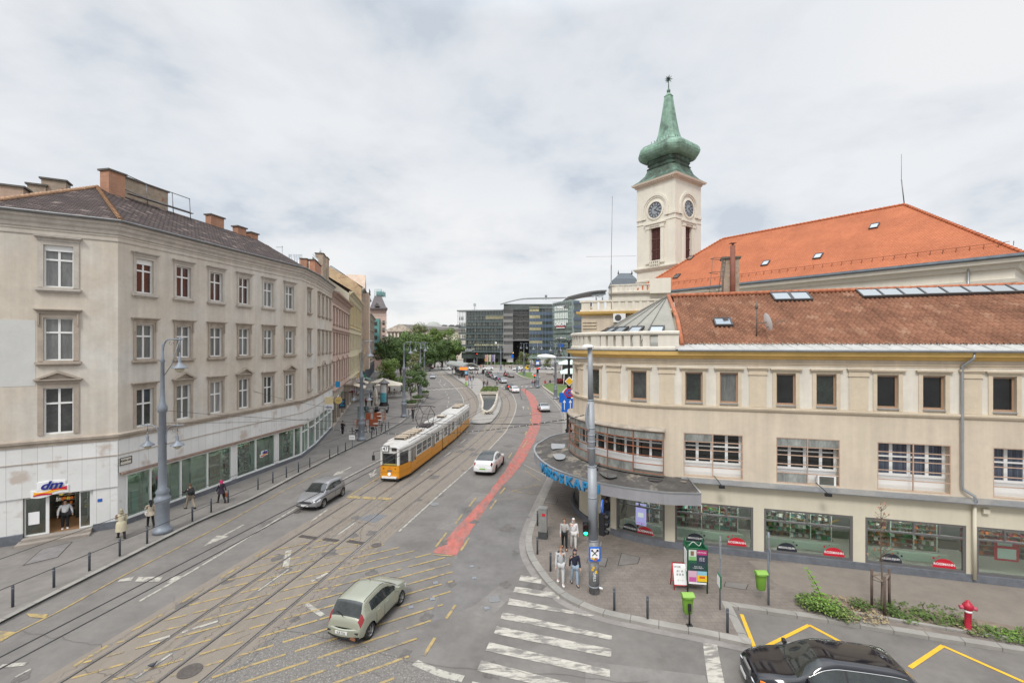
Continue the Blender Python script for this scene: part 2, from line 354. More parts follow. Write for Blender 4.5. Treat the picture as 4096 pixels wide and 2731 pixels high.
# left pavement
KL=[Vector((-27,-30)),Vector((-22.2,0)),Vector((-21.2,10))]+g2((0,2486),(155,2406),(420,2272),(774,2094),(995,2000),(1180,1903),(1366,1807),(1491,1749),(1575,1705))+[Vector(p)for p in[(-16.0,66),(-16.4,75),(-17.2,84),(-18.3,97),(-21.5,112),(-25.5,130),(-31,152),(-36,172)]]
KLs=catmull(KL,4)
leftp=KLs+[Vector(p)for p in[(-60,180),(-60,110),(-60,-30)]]
def raised(name,outer,z,m,kerbline,side=1,kw=.28):
 """pavement sheet + granite kerb (real step)"""
 b=MB();b.poly([(p[0],p[1],z)for p in outer],[(p[0],p[1])for p in outer]);o=b.build(name,m,kind='structure',fix=False)
 if o.data.polygons[0].normal.z<0:o.data.flip_normals()
 k=MB();a=offset_line(kerbline,0);c=offset_line(kerbline,-side*kw);L_=0;rows=[];uv=[]
 for i,(p,q)in enumerate(zip(a,c)):
  if i:L_+=(a[i]-a[i-1]).length
  rows.append([(p.x,p.y,0),(p.x,p.y,z+.004),(q.x,q.y,z+.006)]);uv.append([(L_,.1),(L_,.3),(L_,.6)])
 k.grid(rows,sm=False,uv=uv);k.build('kerb',m_kerb,kind='structure')
raised('pavement',leftp,PV,m_pave,KLs,side=-1)
b=MB();ribbon(b,KLs,.0,.30,.009);b.build('gutter_strip',mat('gutter_strip',(.26,.25,.235),.9,noise=.2,scale=1),kind='structure')
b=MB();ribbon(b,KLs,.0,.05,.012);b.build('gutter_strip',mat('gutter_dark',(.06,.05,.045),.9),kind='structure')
# far left plaza with the pavement of the square beyond the crossing
sheet('plaza',[(-70,176),(-20,176),(70,176),(70,300),(-120,300)],.008,m_plaza)
# right pavement: from the far bend round the corner to the parking bay
KR=g2((2052,1498),(2100,1513),(2133,1528),(2190,1578),(2238,1630.6),(2256,1669),(2261,1750),(2243,1830),(2207,1906),(2160,2005),(2125,2085),(2104,2150),(2104,2200),(2122,2250),(2176,2328),(2240,2388),(2320,2432),(2420,2468),(2600,2507),(2800,2546),(3007,2590))
KRs=catmull(KR,4)
bay=g2((2962,2443),(3380,2502),(3800,2571),(4096,2618),(4600,2700),z=0)
for _ in(0,):bay[0]=Vector((9.35,19.35))
rp=KRs+[bay[0]]+bay[1:]+[Vector((40,12)),Vector((60,40)),Vector((60,176)),Vector((2,176))]
raised('pavement',rp,PV,m_pave_r,KRs[:-1]+[KRs[-1]],side=1,kw=.36)
k=MB();bl=[KRs[-1]]+bay
raised_line=bl
a=offset_line(bl,0);c=offset_line(bl,-.33);rows=[];uv=[];L_=0
for i,(p,q)in enumerate(zip(a,c)):
 if i:L_+=(a[i]-a[i-1]).length
 rows.append([(p.x,p.y,0),(p.x,p.y,PV+.004),(q.x,q.y,PV+.006)]);uv.append([(L_,.1),(L_,.3),(L_,.6)])
k.grid(rows,sm=False,uv=uv);k.build('kerb',m_kerb,kind='structure')
# smooth asphalt strip of the pavement along the shop front
sheet('pavement_strip',g2((2990,2240),(3100,2330),(3250,2380),(3500,2445),(3800,2490),(4096,2525),(4700,2610),(4700,2380),(4096,2352),(3650,2300),(3300,2262),z=PV),PV+.004,mat('pavement_tan',(.215,.185,.158),.9,noise=.12,scale=1.5,bump=.3,bscale=80))
b=MB();ribbon(b,KRs,.0,.35,.009);b.build('gutter_strip',mat('gutter_r',(.24,.22,.205),.9,noise=.2,scale=1),kind='structure')
# second kerb edging the planted strip
kk=g2((3350,2440),(3600,2483),(3800,2517),(4096,2564),(4600,2640),z=PV+.05);k=MB()
rows=[[(p.x,p.y,PV),(p.x,p.y,PV+.08),(q.x,q.y,PV+.08),(q.x,q.y,PV)]for p,q in zip(kk,offset_line(kk,-.14))];k.grid(rows,sm=False,caps=True,closed_v=True,uv=[[(i*2,0),(i*2,.2),(i*2,.4),(i*2,.6)]for i in range(len(rows))]);k.build('kerb',m_kerb,kind='structure')
# planted strip soil
sheet('soil',g2((3200,2400),(3270,2372),(3420,2385),(3560,2420),(3800,2455),(4096,2510),(4700,2600),(4700,2660),(4096,2560),(3800,2512),(3600,2478),(3350,2436),z=PV+.01),PV+.010,mat('soil',(.21,.165,.13),.95,noise=.25,scale=4,bump=.8,bscale=20))
# tram stop island between the tracks
IL=catmull(g2((1958,1692),(1925,1696),(1894,1693),(1900,1672),(1912,1655),(1921,1618),(1909,1585),(1878.6,1551.5),(1845,1527),(1810,1503),(1776,1484)),4)
IR=catmull(g2((1850,1484),(1899,1505),(1942,1546),(1970,1564),(1993,1587),(1999,1612),(1990,1651),(1958,1692)),4)
raised('pavement',IL+IR,.16,m_plaza,IL+IR,side=1,kw=.25)
# ---------------- markings ----------------
MZ=.013
MC=[0]
def mzz_():MC[0]+=1;return MZ+(MC[0]%16)*.0005
def strip(mb,pts,wd,z=MZ):
 z=mzz_()if z==MZ else z
 ribbon(mb,pts,-wd/2,wd/2,z)
mw=MB();my=MB();myb=MB()
def ln(mb,a,wd,z=MZ,cm=True):p=g2(*a,z=z);strip(mb,catmull(p,4)if cm and len(p)>2 else p,wd,z)
ln(mw,[(558,2403),(862,2227),(1188,2028)],.13)
ln(mw,[(1366,1919),(1529,1834)],.13)
ln(mw,[(1245.5,2084),(1310,2037)],.13)
ln(mw,[(1596,2124),(1750,1985),(1900,1852),(2001,1750),(2034,1707),(2062,1643),(2062,1605),(2042,1569),(2001,1544),(1955,1526),(1900,1509)],.14)
ln(mw,[(1855.6,1611),(1848,1585),(1827.6,1557),(1795,1524),(1765,1500)],.16)
for a in([(1788,1630),(1791,1622)],[(1793,1611),(1795,1604)],[(1794,1594),(1795,1588)],[(1790,1581),(1787,1575)],[(1784,1569),(1781,1565)],[(1752,1527),(1776,1554)],[(1733,1505),(1745,1518)]):ln(mw,a,.13)
ln(mw,[(1843,1772),(1862,1757)],.12);ln(mw,[(1777,1826),(1802,1808)],.12);ln(mw,[(1683,1900),(1718,1875)],.12);ln(mw,[(1352,2137),(1422,2088)],.12)
ln(mw,[(1219,2410),(1291,2460)],.22);ln(mw,[(1246,2323),(1311,2290)],.16);ln(mw,[(1142,2270),(1155,2200)],.3);ln(mw,[(1660,2647),(1760,2690),(1853,2713)],.3)
ln(mw,[(1033,2361),(1154,2276)],.09);ln(mw,[(597,2567),(680,2542)],.15);ln(mw,[(728,2528),(873,2482)],.15);ln(mw,[(542,2710),(687,2612)],.1);ln(mw,[(0,2664),(105,2653)],.2)
ln(mw,[(62,2707),(125,2673)],.1)
# old zebra pieces by the left kerb
for q in([(480,2316),(539,2302),(525,2320),(470,2326)],[(555,2306),(653,2304),(636,2325),(540,2324)],[(690,2303),(740,2302),(690,2328),(668,2328)]):
 z_=mzz_();mw.poly([G(x,y,z_)for x,y in q])
my.poly([G(x,y,MZ+.0085)for x,y in[(105,2452),(193,2454),(180,2471),(120,2466)]]);my.poly([G(x,y,MZ+.0085)for x,y in[(0,2522),(62,2526),(25,2552),(0,2560)]])
ln(my,[(0,2565),(60,2530),(260,2431),(514,2290),(840,2124),(1067,2000),(1134,1963),(1312,1874)],.10)
ln(my,[(1388,1988),(1527,1901)],.13)
for x in range(3):my.poly([G(a,c,MZ+.0085)for a,c in[(1393+x*62,1981+x*3),(1446+x*62,1984+x*3),(1438+x*62,1994+x*3),(1385+x*62,1990+x*3)]])
# straight-on and turning arrows
def arrow(p0,p1,head=.55,wd=.14,turn=0):
 p0,p1=G(*p0,MZ).to_2d(),G(*p1,MZ).to_2d();d=(p1-p0);L_=d.length;d/=L_;n=Vector((-d.y,d.x))
 h=p1-d*1.4
 for q in([p0-n*wd/2,p0+n*wd/2,h+n*wd/2,h-n*wd/2],[h-n*head*.7,h+n*head*.7,p1]):z_=mzz_();mw.poly([(v.x,v.y,z_)for v in q])
arrow((975,2097),(814,2184));arrow((1406,1866),(1328,1904));arrow((1505,1870),(1483,1911));arrow((2093.5,1637),(2093.5,1624),.4,.12);arrow((1762,1517),(1760,1530));arrow((1783,1530),(1776,1541))
# crossing in the foreground: worn bars
Zb=[[(1649,2300),(2166,2311),(2163,2332),(2076,2320)]]
mz=MB()
for q in([(2083,2299),(2167,2311),(2163,2333),(2076,2320)],[(2062,2344),(2240,2371),(2237,2395),(2052,2365)],[(2038,2391),(2376,2459),(2376,2466),(2030,2416)],[(2011,2445),(2448,2541),(2446,2558),(2002,2472)],[(1987,2502),(2447,2594),(2444,2627),(1975,2532)],[(1957,2566),(2440,2677),(2440,2708),(1942,2600)],[(1925,2639),(2420,2765),(2420,2800),(1908,2680)],[(1890,2722),(2390,2860),(2385,2900),(1870,2770)]):
 mz.poly([G(x,y,MZ)for x,y in q])
mz.poly([G(x,y,MZ)for x,y in[(2812,2571),(2868,2576),(2880,2640),(2898,2731),(2910,2800),(2840,2800),(2833,2731),(2820,2640)]])
mz.build('white_marking',m_white2,kind='structure')
# far crossings
def zeb(a,c,n,lw=.5,ln_=3.2):
 a,c=G(*a).to_2d(),G(*c).to_2d();d=(c-a).normalized();nn=Vector((-d.y,d.x));L_=(c-a).length
 for i in range(n):
  p=a+(c-a)*((i+.5)/n);q=[p-d*lw/2-nn*ln_/2,p+d*lw/2-nn*ln_/2,p+d*lw/2+nn*ln_/2,p-d*lw/2+nn*ln_/2];z_=mzz_();mw.poly([(v.x,v.y,z_)for v in q])
zeb((1706,1560),(1862,1551),9);zeb((1738,1503),(1816,1501),6);zeb((1962,1544),(2135,1546),9,ln_=3);zeb((1890,1499),(1990,1499),7)
# yellow hatch of the box junction
poly=g2((293,2672),(1072,2205),(1215,2150),(1500,2150),(1690,2205),(1790,2222),(1826,2330),(1829,2362),(1802,2404),(1767,2454),(1719,2531),(1674,2600),(1600,2740))+[Vector((-6,9.5)),Vector((-14.5,9.5))]
def clip(P,o,d):
 """intersections of the line o + t d with polygon P"""
 ts=[]
 for i in range(len(P)):
  a,c=P[i],P[(i+1)%len(P)];e_=c-a;den=d.x*e_.y-d.y*e_.x
  if abs(den)<1e-9:continue
  w_=a-o;t=(w_.x*e_.y-w_.y*e_.x)/den;u_=(w_.x*d.y-w_.y*d.x)/den
  if 0<=u_<1:ts.append(t)
 return sorted(ts)
d_=Vector((cos(radians(31)),sin(radians(31))));n_=Vector((-d_.y,d_.x))
def near_rail(p):
 for T in(T1,T2):
  for i in range(len(T)-1):
   a,c=T[i],T[i+1]
   if a.y-.5<=p.y<=c.y+.5:
    e_=(c-a).normalized();k_=abs((p-a).x*e_.y-(p-a).y*e_.x)
    if abs(k_-.7175)<.15:return True
 return False
k_=12.0
while k_<40:
 o=n_*k_;ts=clip(poly,o,d_)
 for i in range(0,len(ts)-1,2):
  t=ts[i]+R_.uniform(0,.5);te=ts[i+1]-R_.uniform(0,.5)
  while t<te:
   l_=min(te-t,R_.choice([1.2,2.2,3.0]));seg=[];s0=None;q=t
   while q<=t+l_:
    ok=not near_rail(o+d_*q)
    if ok and s0 is None:s0=q
    if(not ok or q+.08>t+l_)and s0 is not None:
     if q-s0>.15:strip(my,[o+d_*s0,o+d_*q],.115)
     s0=None
    q+=.08
   t+=l_+R_.choice([0,0,.12,.25])
 k_+=.80
for a in([(293,2663),(430,2580)],[(530,2520),(650,2455)],[(725,2408),(812,2355)],[(885,2308),(957,2265)],[(1024,2224),(1075,2196)],[(1785,2472),(1822,2418)],[(1696,2620),(1740,2549)],[(1743,2185),(1787,2128)],[(1843,2201),(1877,2150)],[(1822,2093),(1850,2055)],[(1875,2026),(1905,1988)],[(1960,2035),(1985,1999)],[(2000,1975),(2020,1950)],[(2035,1830),(2048,1810)],[(2090,1790),(2110,1760)],[(1735,2217),(1810,2222)]):ln(my,a,.13)
for a in([(2110,1628),(2115,1636)],[(2121,1650),(2122,1658)],[(2122,1675),(2122,1683)],[(2118,1695),(2116,1705)],[(2107,1725),(2100,1738)]):ln(my,a,.18)
ln(my,[(2210,1890),(2100,1876)],.07,cm=False);ln(my,[(2100,1880),(2165,1923)],.07);ln(my,[(2163,1935),(2045,1964)],.07);ln(my,[(2045,1964),(2140,1973)],.07)
my.build('yellow_marking',m_yel,kind='structure')
wz=MB()
for a in([(2235,1670),(2180,1658)],[(2235,1700),(2180,1683)],[(2240,1702),(2185,1712)],[(2185,1712),(2240,1730)],[(2240,1732),(2170,1747)],[(2170,1745),(2238,1768)],[(2238,1769),(2160,1785)],[(2160,1785),(2220,1815)],[(2095,1857),(2200,1910)]):ln(wz,a,.07)
wz.build('white_marking',mat('faint_line',(.36,.34,.31),.8),kind='structure')
mw.build('white_marking',m_white,kind='structure')
for a in([(2966,2455),(3018,2588)],[(3054,2588),(3236,2498)],[(3236,2498),(3392,2581)],[(3640,2668),(3772,2580)],[(3772,2582),(4096,2726)]):ln(myb,a,.14,cm=False)
myb.build('yellow_marking',m_yel2,kind='structure')
# red cycle lane with a ragged edge
LL=catmull(g2((1731,2210),(1850,2085),(1960,1963),(2040,1850),(2098,1750),(2118,1707),(2128,1656),(2121,1620),(2108,1587),(2083,1556)),8)
RR=catmull(g2((1823,2221),(1897,2100),(1995,1963),(2090,1850),(2144,1750),(2163,1687),(2162,1643),(2149,1605),(2131,1578),(2098,1554)),8)
b=MB();b.grid([[(p.x+R_.uniform(-.05,.05),p.y,MZ-.002),(q.x+R_.uniform(-.05,.05),q.y,MZ-.003)]for p,q in zip(LL,RR)],sm=False);b.build('cycle_lane',m_red,kind='structure')
# cracks in the asphalt along the rails
m_crack=mat('crack',(.115,.105,.098),.9);b=MB();rr=random.Random(3)
def crack(a,c,jit,n,wd=.009):
 P=[a+(c-a)*(i/n)+Vector((rr.uniform(-jit,jit),rr.uniform(-jit,jit)))for i in range(n+1)]
 strip(b,P,wd,MZ+.011)
for(T,s_)in((T1,-1.05),(T1,1.1),(T2,-1.1),(T2,1.15),(T2,1.5)):
 ol=offset_line(T,s_);ol=[p for p in ol if 8<p.y<34]
 for i in range(len(ol)-1):crack(ol[i],ol[i+1],.13,12)
 for i in range(0,len(ol)-1,2):
  p=ol[i].lerp(ol[i+1],rr.random());crack(p,p+Vector((rr.uniform(-.9,.9),rr.uniform(-1.2,1.2))),.1,6)
for a,c in(((1100,2505),(1350,2560)),((1350,2560),(1640,2650)),((1640,2650),(2600,2731)),((330,2680),(600,2731)),((60,2520),(420,2585)),((1100,2300),(1160,2200)),((1450,2100),(1430,2200)),((1480,2020),(1590,2040)),((1290,2060),(1500,2100))):crack(G(*a).to_2d(),G(*c).to_2d(),.1,16,.014)
for i in range(12):
 t=rr.uniform(10,30);p=Vector((-11+.2*(t-15)+rr.uniform(-5,5),t));crack(p,p+Vector((rr.uniform(-2,2),rr.uniform(-2,2))),.12,9,.01)
b.build('road_crack',m_crack,kind='structure')
# old repairs and stains
b=MB();sr=random.Random(17)
for i in range(95):
 p=Vector((sr.uniform(-17,9),sr.uniform(9,60)));p.x+=.17*(p.y-20)*.6;r=sr.uniform(.05,.28)*(1+p.y/50);k0=sr.random()*9
 if p.x>1.5+.2*max(0,p.y-25)and p.y>14.5:continue
 b.poly([(p.x+r*(1+.35*sin(k*2.1+k0))*cos(k*pi/6),p.y+r*1.3*(1+.3*cos(k*1.7+k0))*sin(k*pi/6),.0095+i*.00002)for k in range(12)])
b.build('road_stain',mat('oil_stain',(.125,.115,.107),.75,noise=.3,scale=3),kind='structure')
for i,(x,y,l,w_,t_,c)in enumerate(((-12.6,22,5,1.0,.2,0),(-3.2,31,7,1.2,.25,1),(1.6,13.5,3,1.6,1.3,0),(-15.2,36,8,.9,.13,1),(-1,20,2.4,1.4,.5,1),(4.5,15.3,4,1.1,1.75,1),(-.5,44,9,1.0,.15,0),(-16.5,26,4,.8,.1,0),(9.5,12.2,3,1.2,1.7,0))):
 d=Vector((sin(t_),cos(t_)));n=Vector((d.y,-d.x));p=Vector((x,y));sheet('road_patch',[p-d*l/2-n*w_/2,p+d*l/2-n*w_/2,p+d*l/2+n*w_/2,p-d*l/2+n*w_/2],.0022+i*.0001,mat('repair_%d'%c,((.150,.138,.128),(.192,.178,.165))[c],.9,noise=.2,scale=.8,bump=.3,bscale=60))
# manholes, drains
m_iron=mat('cast_iron',(.11,.095,.085),.6,metal=.3,noise=.3,scale=8)
def manhole(x,y,r,lab,sq=False,m=None,z=0):
 p=G(x,y,z);b=MB()
 b.lathe([(r*1.12,.016),(r*1.12,.02),(r,.02),(r*.97,.024),(r*.6,.026),(.02,.028)],(p.x,p.y,z),4 if sq else 20,sm=False,rot=pi/4+.2)
 b.build('manhole_cover',m or m_iron,label=lab,cat='manhole cover')
manhole(760,2683,.34,'round cast iron manhole cover on the yellow hatching by the rails')
manhole(1977,2396,.3,'square ribbed drain cover on the asphalt near the zebra crossing',True,mat('iron_grey',(.2,.2,.2),.6,noise=.3,scale=20))
manhole(1742,2330,.14,'small marked valve cap on the road before the green car',True,mat('iron_pale',(.22,.235,.26),.7,noise=.4,scale=20))
manhole(1897,2311,.13,'small blue-white valve cap between the green car and the crossing',True,MATS['iron_pale'])
manhole(1730,2395,.14,'small pale valve cap right of the green car bonnet',True,MATS['iron_pale'])
manhole(1644,2428,.13,'small pale valve cap beside the green car front wheel',True,MATS['iron_pale'])
manhole(1948,2432,.14,'small pale valve cap left of the worn zebra bars',True,MATS['iron_pale'])
manhole(1886,2265,.13,'small square valve cap beyond the green car near the red lane',True,MATS['iron_pale'])
manhole(1738,2016,.3,'round manhole cover in the lane below the white crossover car',m=MATS['iron_grey'])
manhole(1506,2180,.25,'round dark cover beside the rail near the junction',m=m_iron)
manhole(1190,2048,.2,'small round cover in the lane just before the silver hatchback',m=m_iron)
b=MB()
for(a,c,n)in(((1200,2143),(1262,2152),10),((1295,2155),(1352,2163),10),((1392,2163),(1452,2173),10)):
 p,q=G(*a).to_2d(),G(*c).to_2d();strip(b,[p,q],.32,.022);b.mi=1
 for i in range(n):
  r=p.lerp(q,(i+.5)/n);d=(q-p).normalized();nn=Vector((-d.y,d.x));strip(b,[r-nn*.11,r+nn*.11],.035,.027)
 b.mi=0
b.build('track_drain',[m_iron,m_groove],label='slotted iron drain gratings laid across the tram tracks',cat='drain')
# access covers in the pavements
for q,lab,zz2 in(([(90,2262),(166,2195),(292,2165),(232,2228)],'large rectangular metal access cover in the pavement before the shop steps',PV),([(2470,2262),(2485,2210),(2562,2228),(2552,2254)],'square paving cover framed in metal beside the poster kiosk',PV),([(2345,2250),(2360,2215),(2433,2232),(2422,2268)],'square paving cover beside the grey lamp column',PV),([(2175,2012),(2185,1990),(2232,1995),(2225,2017)],'square paving cover on the pavement behind the silver utility cabinet',PV),([(2895,2345),(2900,2325),(2995,2335),(2985,2358)],'rectangular paving cover right of the poster kiosk',PV)):
 b=MB();P=[G(x,y,zz2)for x,y in q];c=sum(P,Vector())/4
 b.poly([p+Vector((0,0,.006))for p in P]);b.mi=1;b.poly([c+(p-c)*.93+Vector((0,0,.010))for p in P]);b.build('access_cover',[m_groove,m_pave if q[0][0]>1000 else mat('cover_grey',(.2,.19,.185),.7,noise=.2,scale=3)],label=lab,cat='access cover')
# lawns of the square
m_grass=mat('grass',(.105,.155,.04),.95,noise=.35,scale=1.2,bump=1,bscale=25)
def lawn(pts,wall_z=.55,gz=.5):
 P=catmull(g2(*pts)+[g2(pts[0])[0]],4)[:-1]
 b=MB();b.poly([(p.x,p.y,gz)for p in P]);o=b.build('lawn',m_grass,kind='structure',fix=False)
 if o.data.polygons[0].normal.z<0:o.data.flip_normals()
 b=MB();Q=P+[P[0]];ar=sum(P[i].x*P[(i+1)%len(P)].y-P[(i+1)%len(P)].x*P[i].y for i in range(len(P)));s_=.2 if ar>0 else -.2
 a,c=offset_line(Q,s_),offset_line(Q,-s_*.8)
 b.grid([[(p.x,p.y,0),(p.x,p.y,wall_z),(q.x,q.y,wall_z),(q.x,q.y,gz-.05)]for p,q in zip(a,c)],sm=False)
 b.build('low_wall',mat('pale_concrete',(.40,.37,.33),.85,noise=.15,scale=1),label='low pale concrete wall edging the '+('larger lawn beside the street' if pts[0][0]>2150 else 'smaller lawn further back on the square'),cat='low wall')
lawn([(2168,1550),(2200,1540),(2262,1545),(2270,1556),(2252,1575),(2258,1592),(2290,1605),(2290,1622),(2240,1600),(2200,1575)])
lawn([(2062,1498),(2090,1493),(2135,1496),(2128,1503),(2140,1510),(2160,1516),(2125,1520),(2090,1512)])
# ================= facade pieces =================
m_pl_grey=mat('plaster_grey',(.56,.50,.42),.9,noise=.10,scale=.8,bump=.25,bscale=25,streak=.11,col2=(.60,.575,.53),mask=(.16,.55,.12))
m_trim_grey=mat('stone_trim',(.40,.34,.28),.9,noise=.18,scale=1.5,streak=.12)
m_trim_lt=mat('stone_trim_pale',(.50,.46,.41),.9,noise=.15,scale=1.2,streak=.1)
m_clad=uvbrick('white_cladding',(.70,.70,.69),(.63,.63,.615),(.45,.44,.42),.62,30,.6,.012,.10,.15,offset=0,col3=(.50,.44,.39),nsc=.33)
m_white_pt=mat('white_paint',(.66,.65,.62),.7,noise=.08,scale=2)
m_frame_w=mat('window_white',(.74,.74,.73),.4)
m_plinth=mat('plinth_blue',(.13,.14,.16),.85,noise=.25,scale=2)
m_pane=mat('pane_dark',(.055,.06,.058),.06,noise=.5,scale=1.2,spec=.9)
m_pane_g=mat('pane_grey',(.15,.155,.15),.08,noise=.4,scale=1.5,spec=.8,stretch=(2,2,.4))
m_pane_c=mat('pane_curtain',(.27,.27,.26),.12,noise=.35,scale=3.5,spec=.7,stretch=(3,3,.15))
m_pane_r=mat('pane_red',(.062,.03,.027),.08,noise=.4,scale=1.5,spec=.8)
m_slate=uvbrick('roof_slate',(.068,.052,.050),(.108,.082,.075),(.02,.016,.016),.32,.19,.8,.03,.30,.8,col3=(.20,.155,.135),nsc=.5)
m_ridge=mat('ridge_tile',(.34,.20,.115),.85,noise=.35,scale=2.5)
m_brick_o=uvbrick('brick_orange',(.46,.22,.13),(.39,.18,.11),(.38,.29,.23),.25,.08,.9,.012,.25,.3,nsc=1.2)
m_brick_y=uvbrick('brick_weathered',(.42,.34,.26),(.36,.29,.22),(.30,.25,.21),.25,.08,.9,.012,.3,.3,col3=(.34,.17,.11),nsc=.8)
m_concrete=mat('concrete_cap',(.13,.12,.105),.9,noise=.25,scale=3)
m_gut=mat('gutter_metal',(.20,.20,.20),.45,metal=.6,noise=.2,scale=2)
m_zinc=mat('zinc',(.42,.44,.46),.35,metal=.7,noise=.15,scale=1)
m_black=mat('black_metal',(.022,.022,.025),.45,metal=.3)
m_grey_post=mat('lamp_grey',(.21,.235,.27),.5,metal=.2,noise=.12,scale=3)
def window(P,u,w,z0,z1,par,fm=None,pm=None,tm=None,head='slab',sill=True,cols=2,transom=.34,dep=.2,sur=.17,rich=True,blind=False,plain=False):
 """one window: frame, glass and (if any) stone surround, each a mesh of its own"""
 fm=fm or m_frame_w;tm=tm or m_trim_grey;b=MB();a,c=u-w/2,u+w/2;fw=.07 if rich else .09
 bars=[(a,a+fw,z0,z1),(c-fw,c,z0,z1),(a+fw,c-fw,z0,z0+fw*1.2),(a+fw,c-fw,z1-fw,z1)]
 if cols==2:bars.append((u-.05,u+.05,z0+fw*1.2,z1-fw))
 if cols==3:bars+=[(u-w/6-.03,u-w/6+.03,z0+fw*1.2,z1-fw),(u+w/6-.03,u+w/6+.03,z0+fw*1.2,z1-fw)]
 for x in bars:P.box(b,*x,-dep+.01,-dep+.075)
 if transom:zt=z1-(z1-z0)*transom;P.box(b,a+fw,c-fw,zt-.05,zt+.05,-dep+.012,-dep+.082)
 if blind:P.box(b,a+.01,c-.01,z1-.32,z1-.005,-dep+.06,-dep+.12)
 wo=b.build('window',fm,par)
 g=MB();P.box(g,a+.01,c-.01,z0+.01,z1-.01,-dep-.03,-dep+.02);g.build('pane',pm or m_pane,wo)
 if plain:return wo
 t=MB();s=sur
 P.box(t,a-s,a-.002,z0-.02,z1+.002,-.01,.06);P.box(t,c+.002,c+s,z0-.02,z1+.002,-.01,.06);P.box(t,a-s,c+s,z1+.003,z1+s,-.01,.062)
 if sill:P.box(t,a-s-.1,c+s+.1,z0-.2,z0-.06,-.01,.20);P.box(t,a-s-.04,c+s+.04,z0-.30,z0-.2,-.01,.10);P.box(t,a-.005,c+.005,z0-.06,z0+.005,-dep,.10)
 if head:
  P.box(t,a-s-.03,c+s+.03,z1+s+.002,z1+s+.14,-.01,.10);P.box(t,a-s-.1,c+s+.1,z1+s+.142,z1+s+.20,-.01,.20);P.box(t,a-s-.14,c+s+.14,z1+s+.202,z1+s+.26,-.01,.26)
 if head=='ears':
  for q in(a-s,c+s-.08):P.box(t,q,q+.08,z1-.45,z1+s+.002,.062,.14)
 if head=='ped':
  zb=z1+s+.262;hw=w/2+s+.16;hgt=.48
  for k in(-1,1):
   p0,p1=P.at(u+k*hw,zb,0),P.at(u,zb+hgt,0)
   q=[(u+k*hw,zb),(u,zb+hgt),(u,zb+hgt-.13),(u+k*(hw-.22),zb)]
   f=[P.at(x,z,.25)for x,z in q];bk=[P.at(x,z,0)for x,z in q]
   t.poly(f);[t.quad(f[i],f[(i+1)%4],bk[(i+1)%4],bk[i])for i in range(4)]
  t.poly([P.at(u-hw+.2,zb,.07),P.at(u+hw-.2,zb,.07),P.at(u,zb+hgt-.11,.07)])
 t.build('window_surround',tm,wo);return wo
def chimney(par,c,sx,sy,z0,z1,rz,m=None,pots=0,name='chimney'):
 b=MB();c=Vector((c[0],c[1]));ex,ey=Vector((cos(rz),sin(rz))),Vector((-sin(rz),cos(rz)))
 cr=[c-ex*sx/2-ey*sy/2,c+ex*sx/2-ey*sy/2,c+ex*sx/2+ey*sy/2,c-ex*sx/2+ey*sy/2]
 for i in range(4):
  p,q=cr[i],cr[(i+1)%4];L_=(q-p).length;b.quad((p.x,p.y,z0),(q.x,q.y,z0),(q.x,q.y,z1),(p.x,p.y,z1),[(0,z0),(L_,z0),(L_,z1),(0,z1)])
 b.mi=1;b.box((c.x,c.y,z1+.06),(sx+.22,sy+.22,.12),rz)
 if pots:
  b.mi=2
  for i in range(pots):p=c+ex*(i-(pots-1)/2)*sx/pots*.9;b.tube([(p.x,p.y,z1+.1),(p.x,p.y,z1+.95)],.09,8)
 return b.build(name,[m or m_brick_o,m_concrete,m_zinc],par)
def text_on(P,u,z,s,size,m,par,d=.03,name='lettering',**k):
 o=P.at(u,z,d);ex=(P.at(u+.05,z,d)-P.at(u-.05,z,d)).normalized();return text(s,size,frameM(o,ex,(0,0,1)),name,m,par,**k)
m_txt_w=mat('letter_white',(.8,.8,.8),.5);m_txt_k=mat('letter_black',(.02,.02,.02),.6);m_blue=mat('sign_blue',(.02,.10,.42),.4);m_redp=mat('sign_red',(.50,.02,.03),.4);m_dmblue=mat('sign_navy',(.01,.02,.22),.4);m_dmred=mat('sign_crimson',(.55,.01,.04),.4);m_dmyel=mat('sign_amber',(.85,.42,.02),.4)
m_glass=glassy('shop_glass',(.76,.84,.80),.88,mx=.42)
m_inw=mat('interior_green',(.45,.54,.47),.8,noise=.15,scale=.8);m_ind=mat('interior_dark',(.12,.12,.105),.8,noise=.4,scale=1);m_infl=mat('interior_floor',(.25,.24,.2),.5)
GOODS=[mat('goods_%s'%k,c,.5)for k,c in dict(white=(.75,.74,.7),maroon=(.22,.03,.04),green=(.06,.26,.09),teal=(.08,.38,.36),black=(.03,.03,.03),orange=(.7,.18,.03),yellow=(.7,.52,.08),pink=(.65,.2,.3),brown=(.22,.12,.06)).items()]
m_shopfill=mat('shop_lamp',(1,.95,.85),.5,emit=9)  # glow for added lamps that brighten the left shop
def shelves(P,par,u0,u1,z0,z1,dback,rows,rng,pal,dens=.10,shelf_m=None):
 """goods on shelves behind a shop window"""
 b=MB();b2=MB()
 h=(z1-z0)/rows
 for r in range(rows):
  z=z0+r*h;b2.mi=0;P.box(b2,u0,u1,z-.02,z,dback,dback+.38)
  u=u0+.02
  while u<u1-dens:
   w=dens*rng.uniform(.6,1.6);hh=h*rng.uniform(.45,.85)
   if rng.random()<.90:b.mi=rng.choice(pal);P.box(b,u,min(u+w*.88,u1),z+.001,z+hh,dback+.06,dback+rng.uniform(.2,.34))
   if rng.random()<.25:pal=pal[1:]+pal[:1]
   u+=w
 s=b2.build('shelf',shelf_m or m_ind,par);b.build('goods',GOODS,s,kind='stuff')
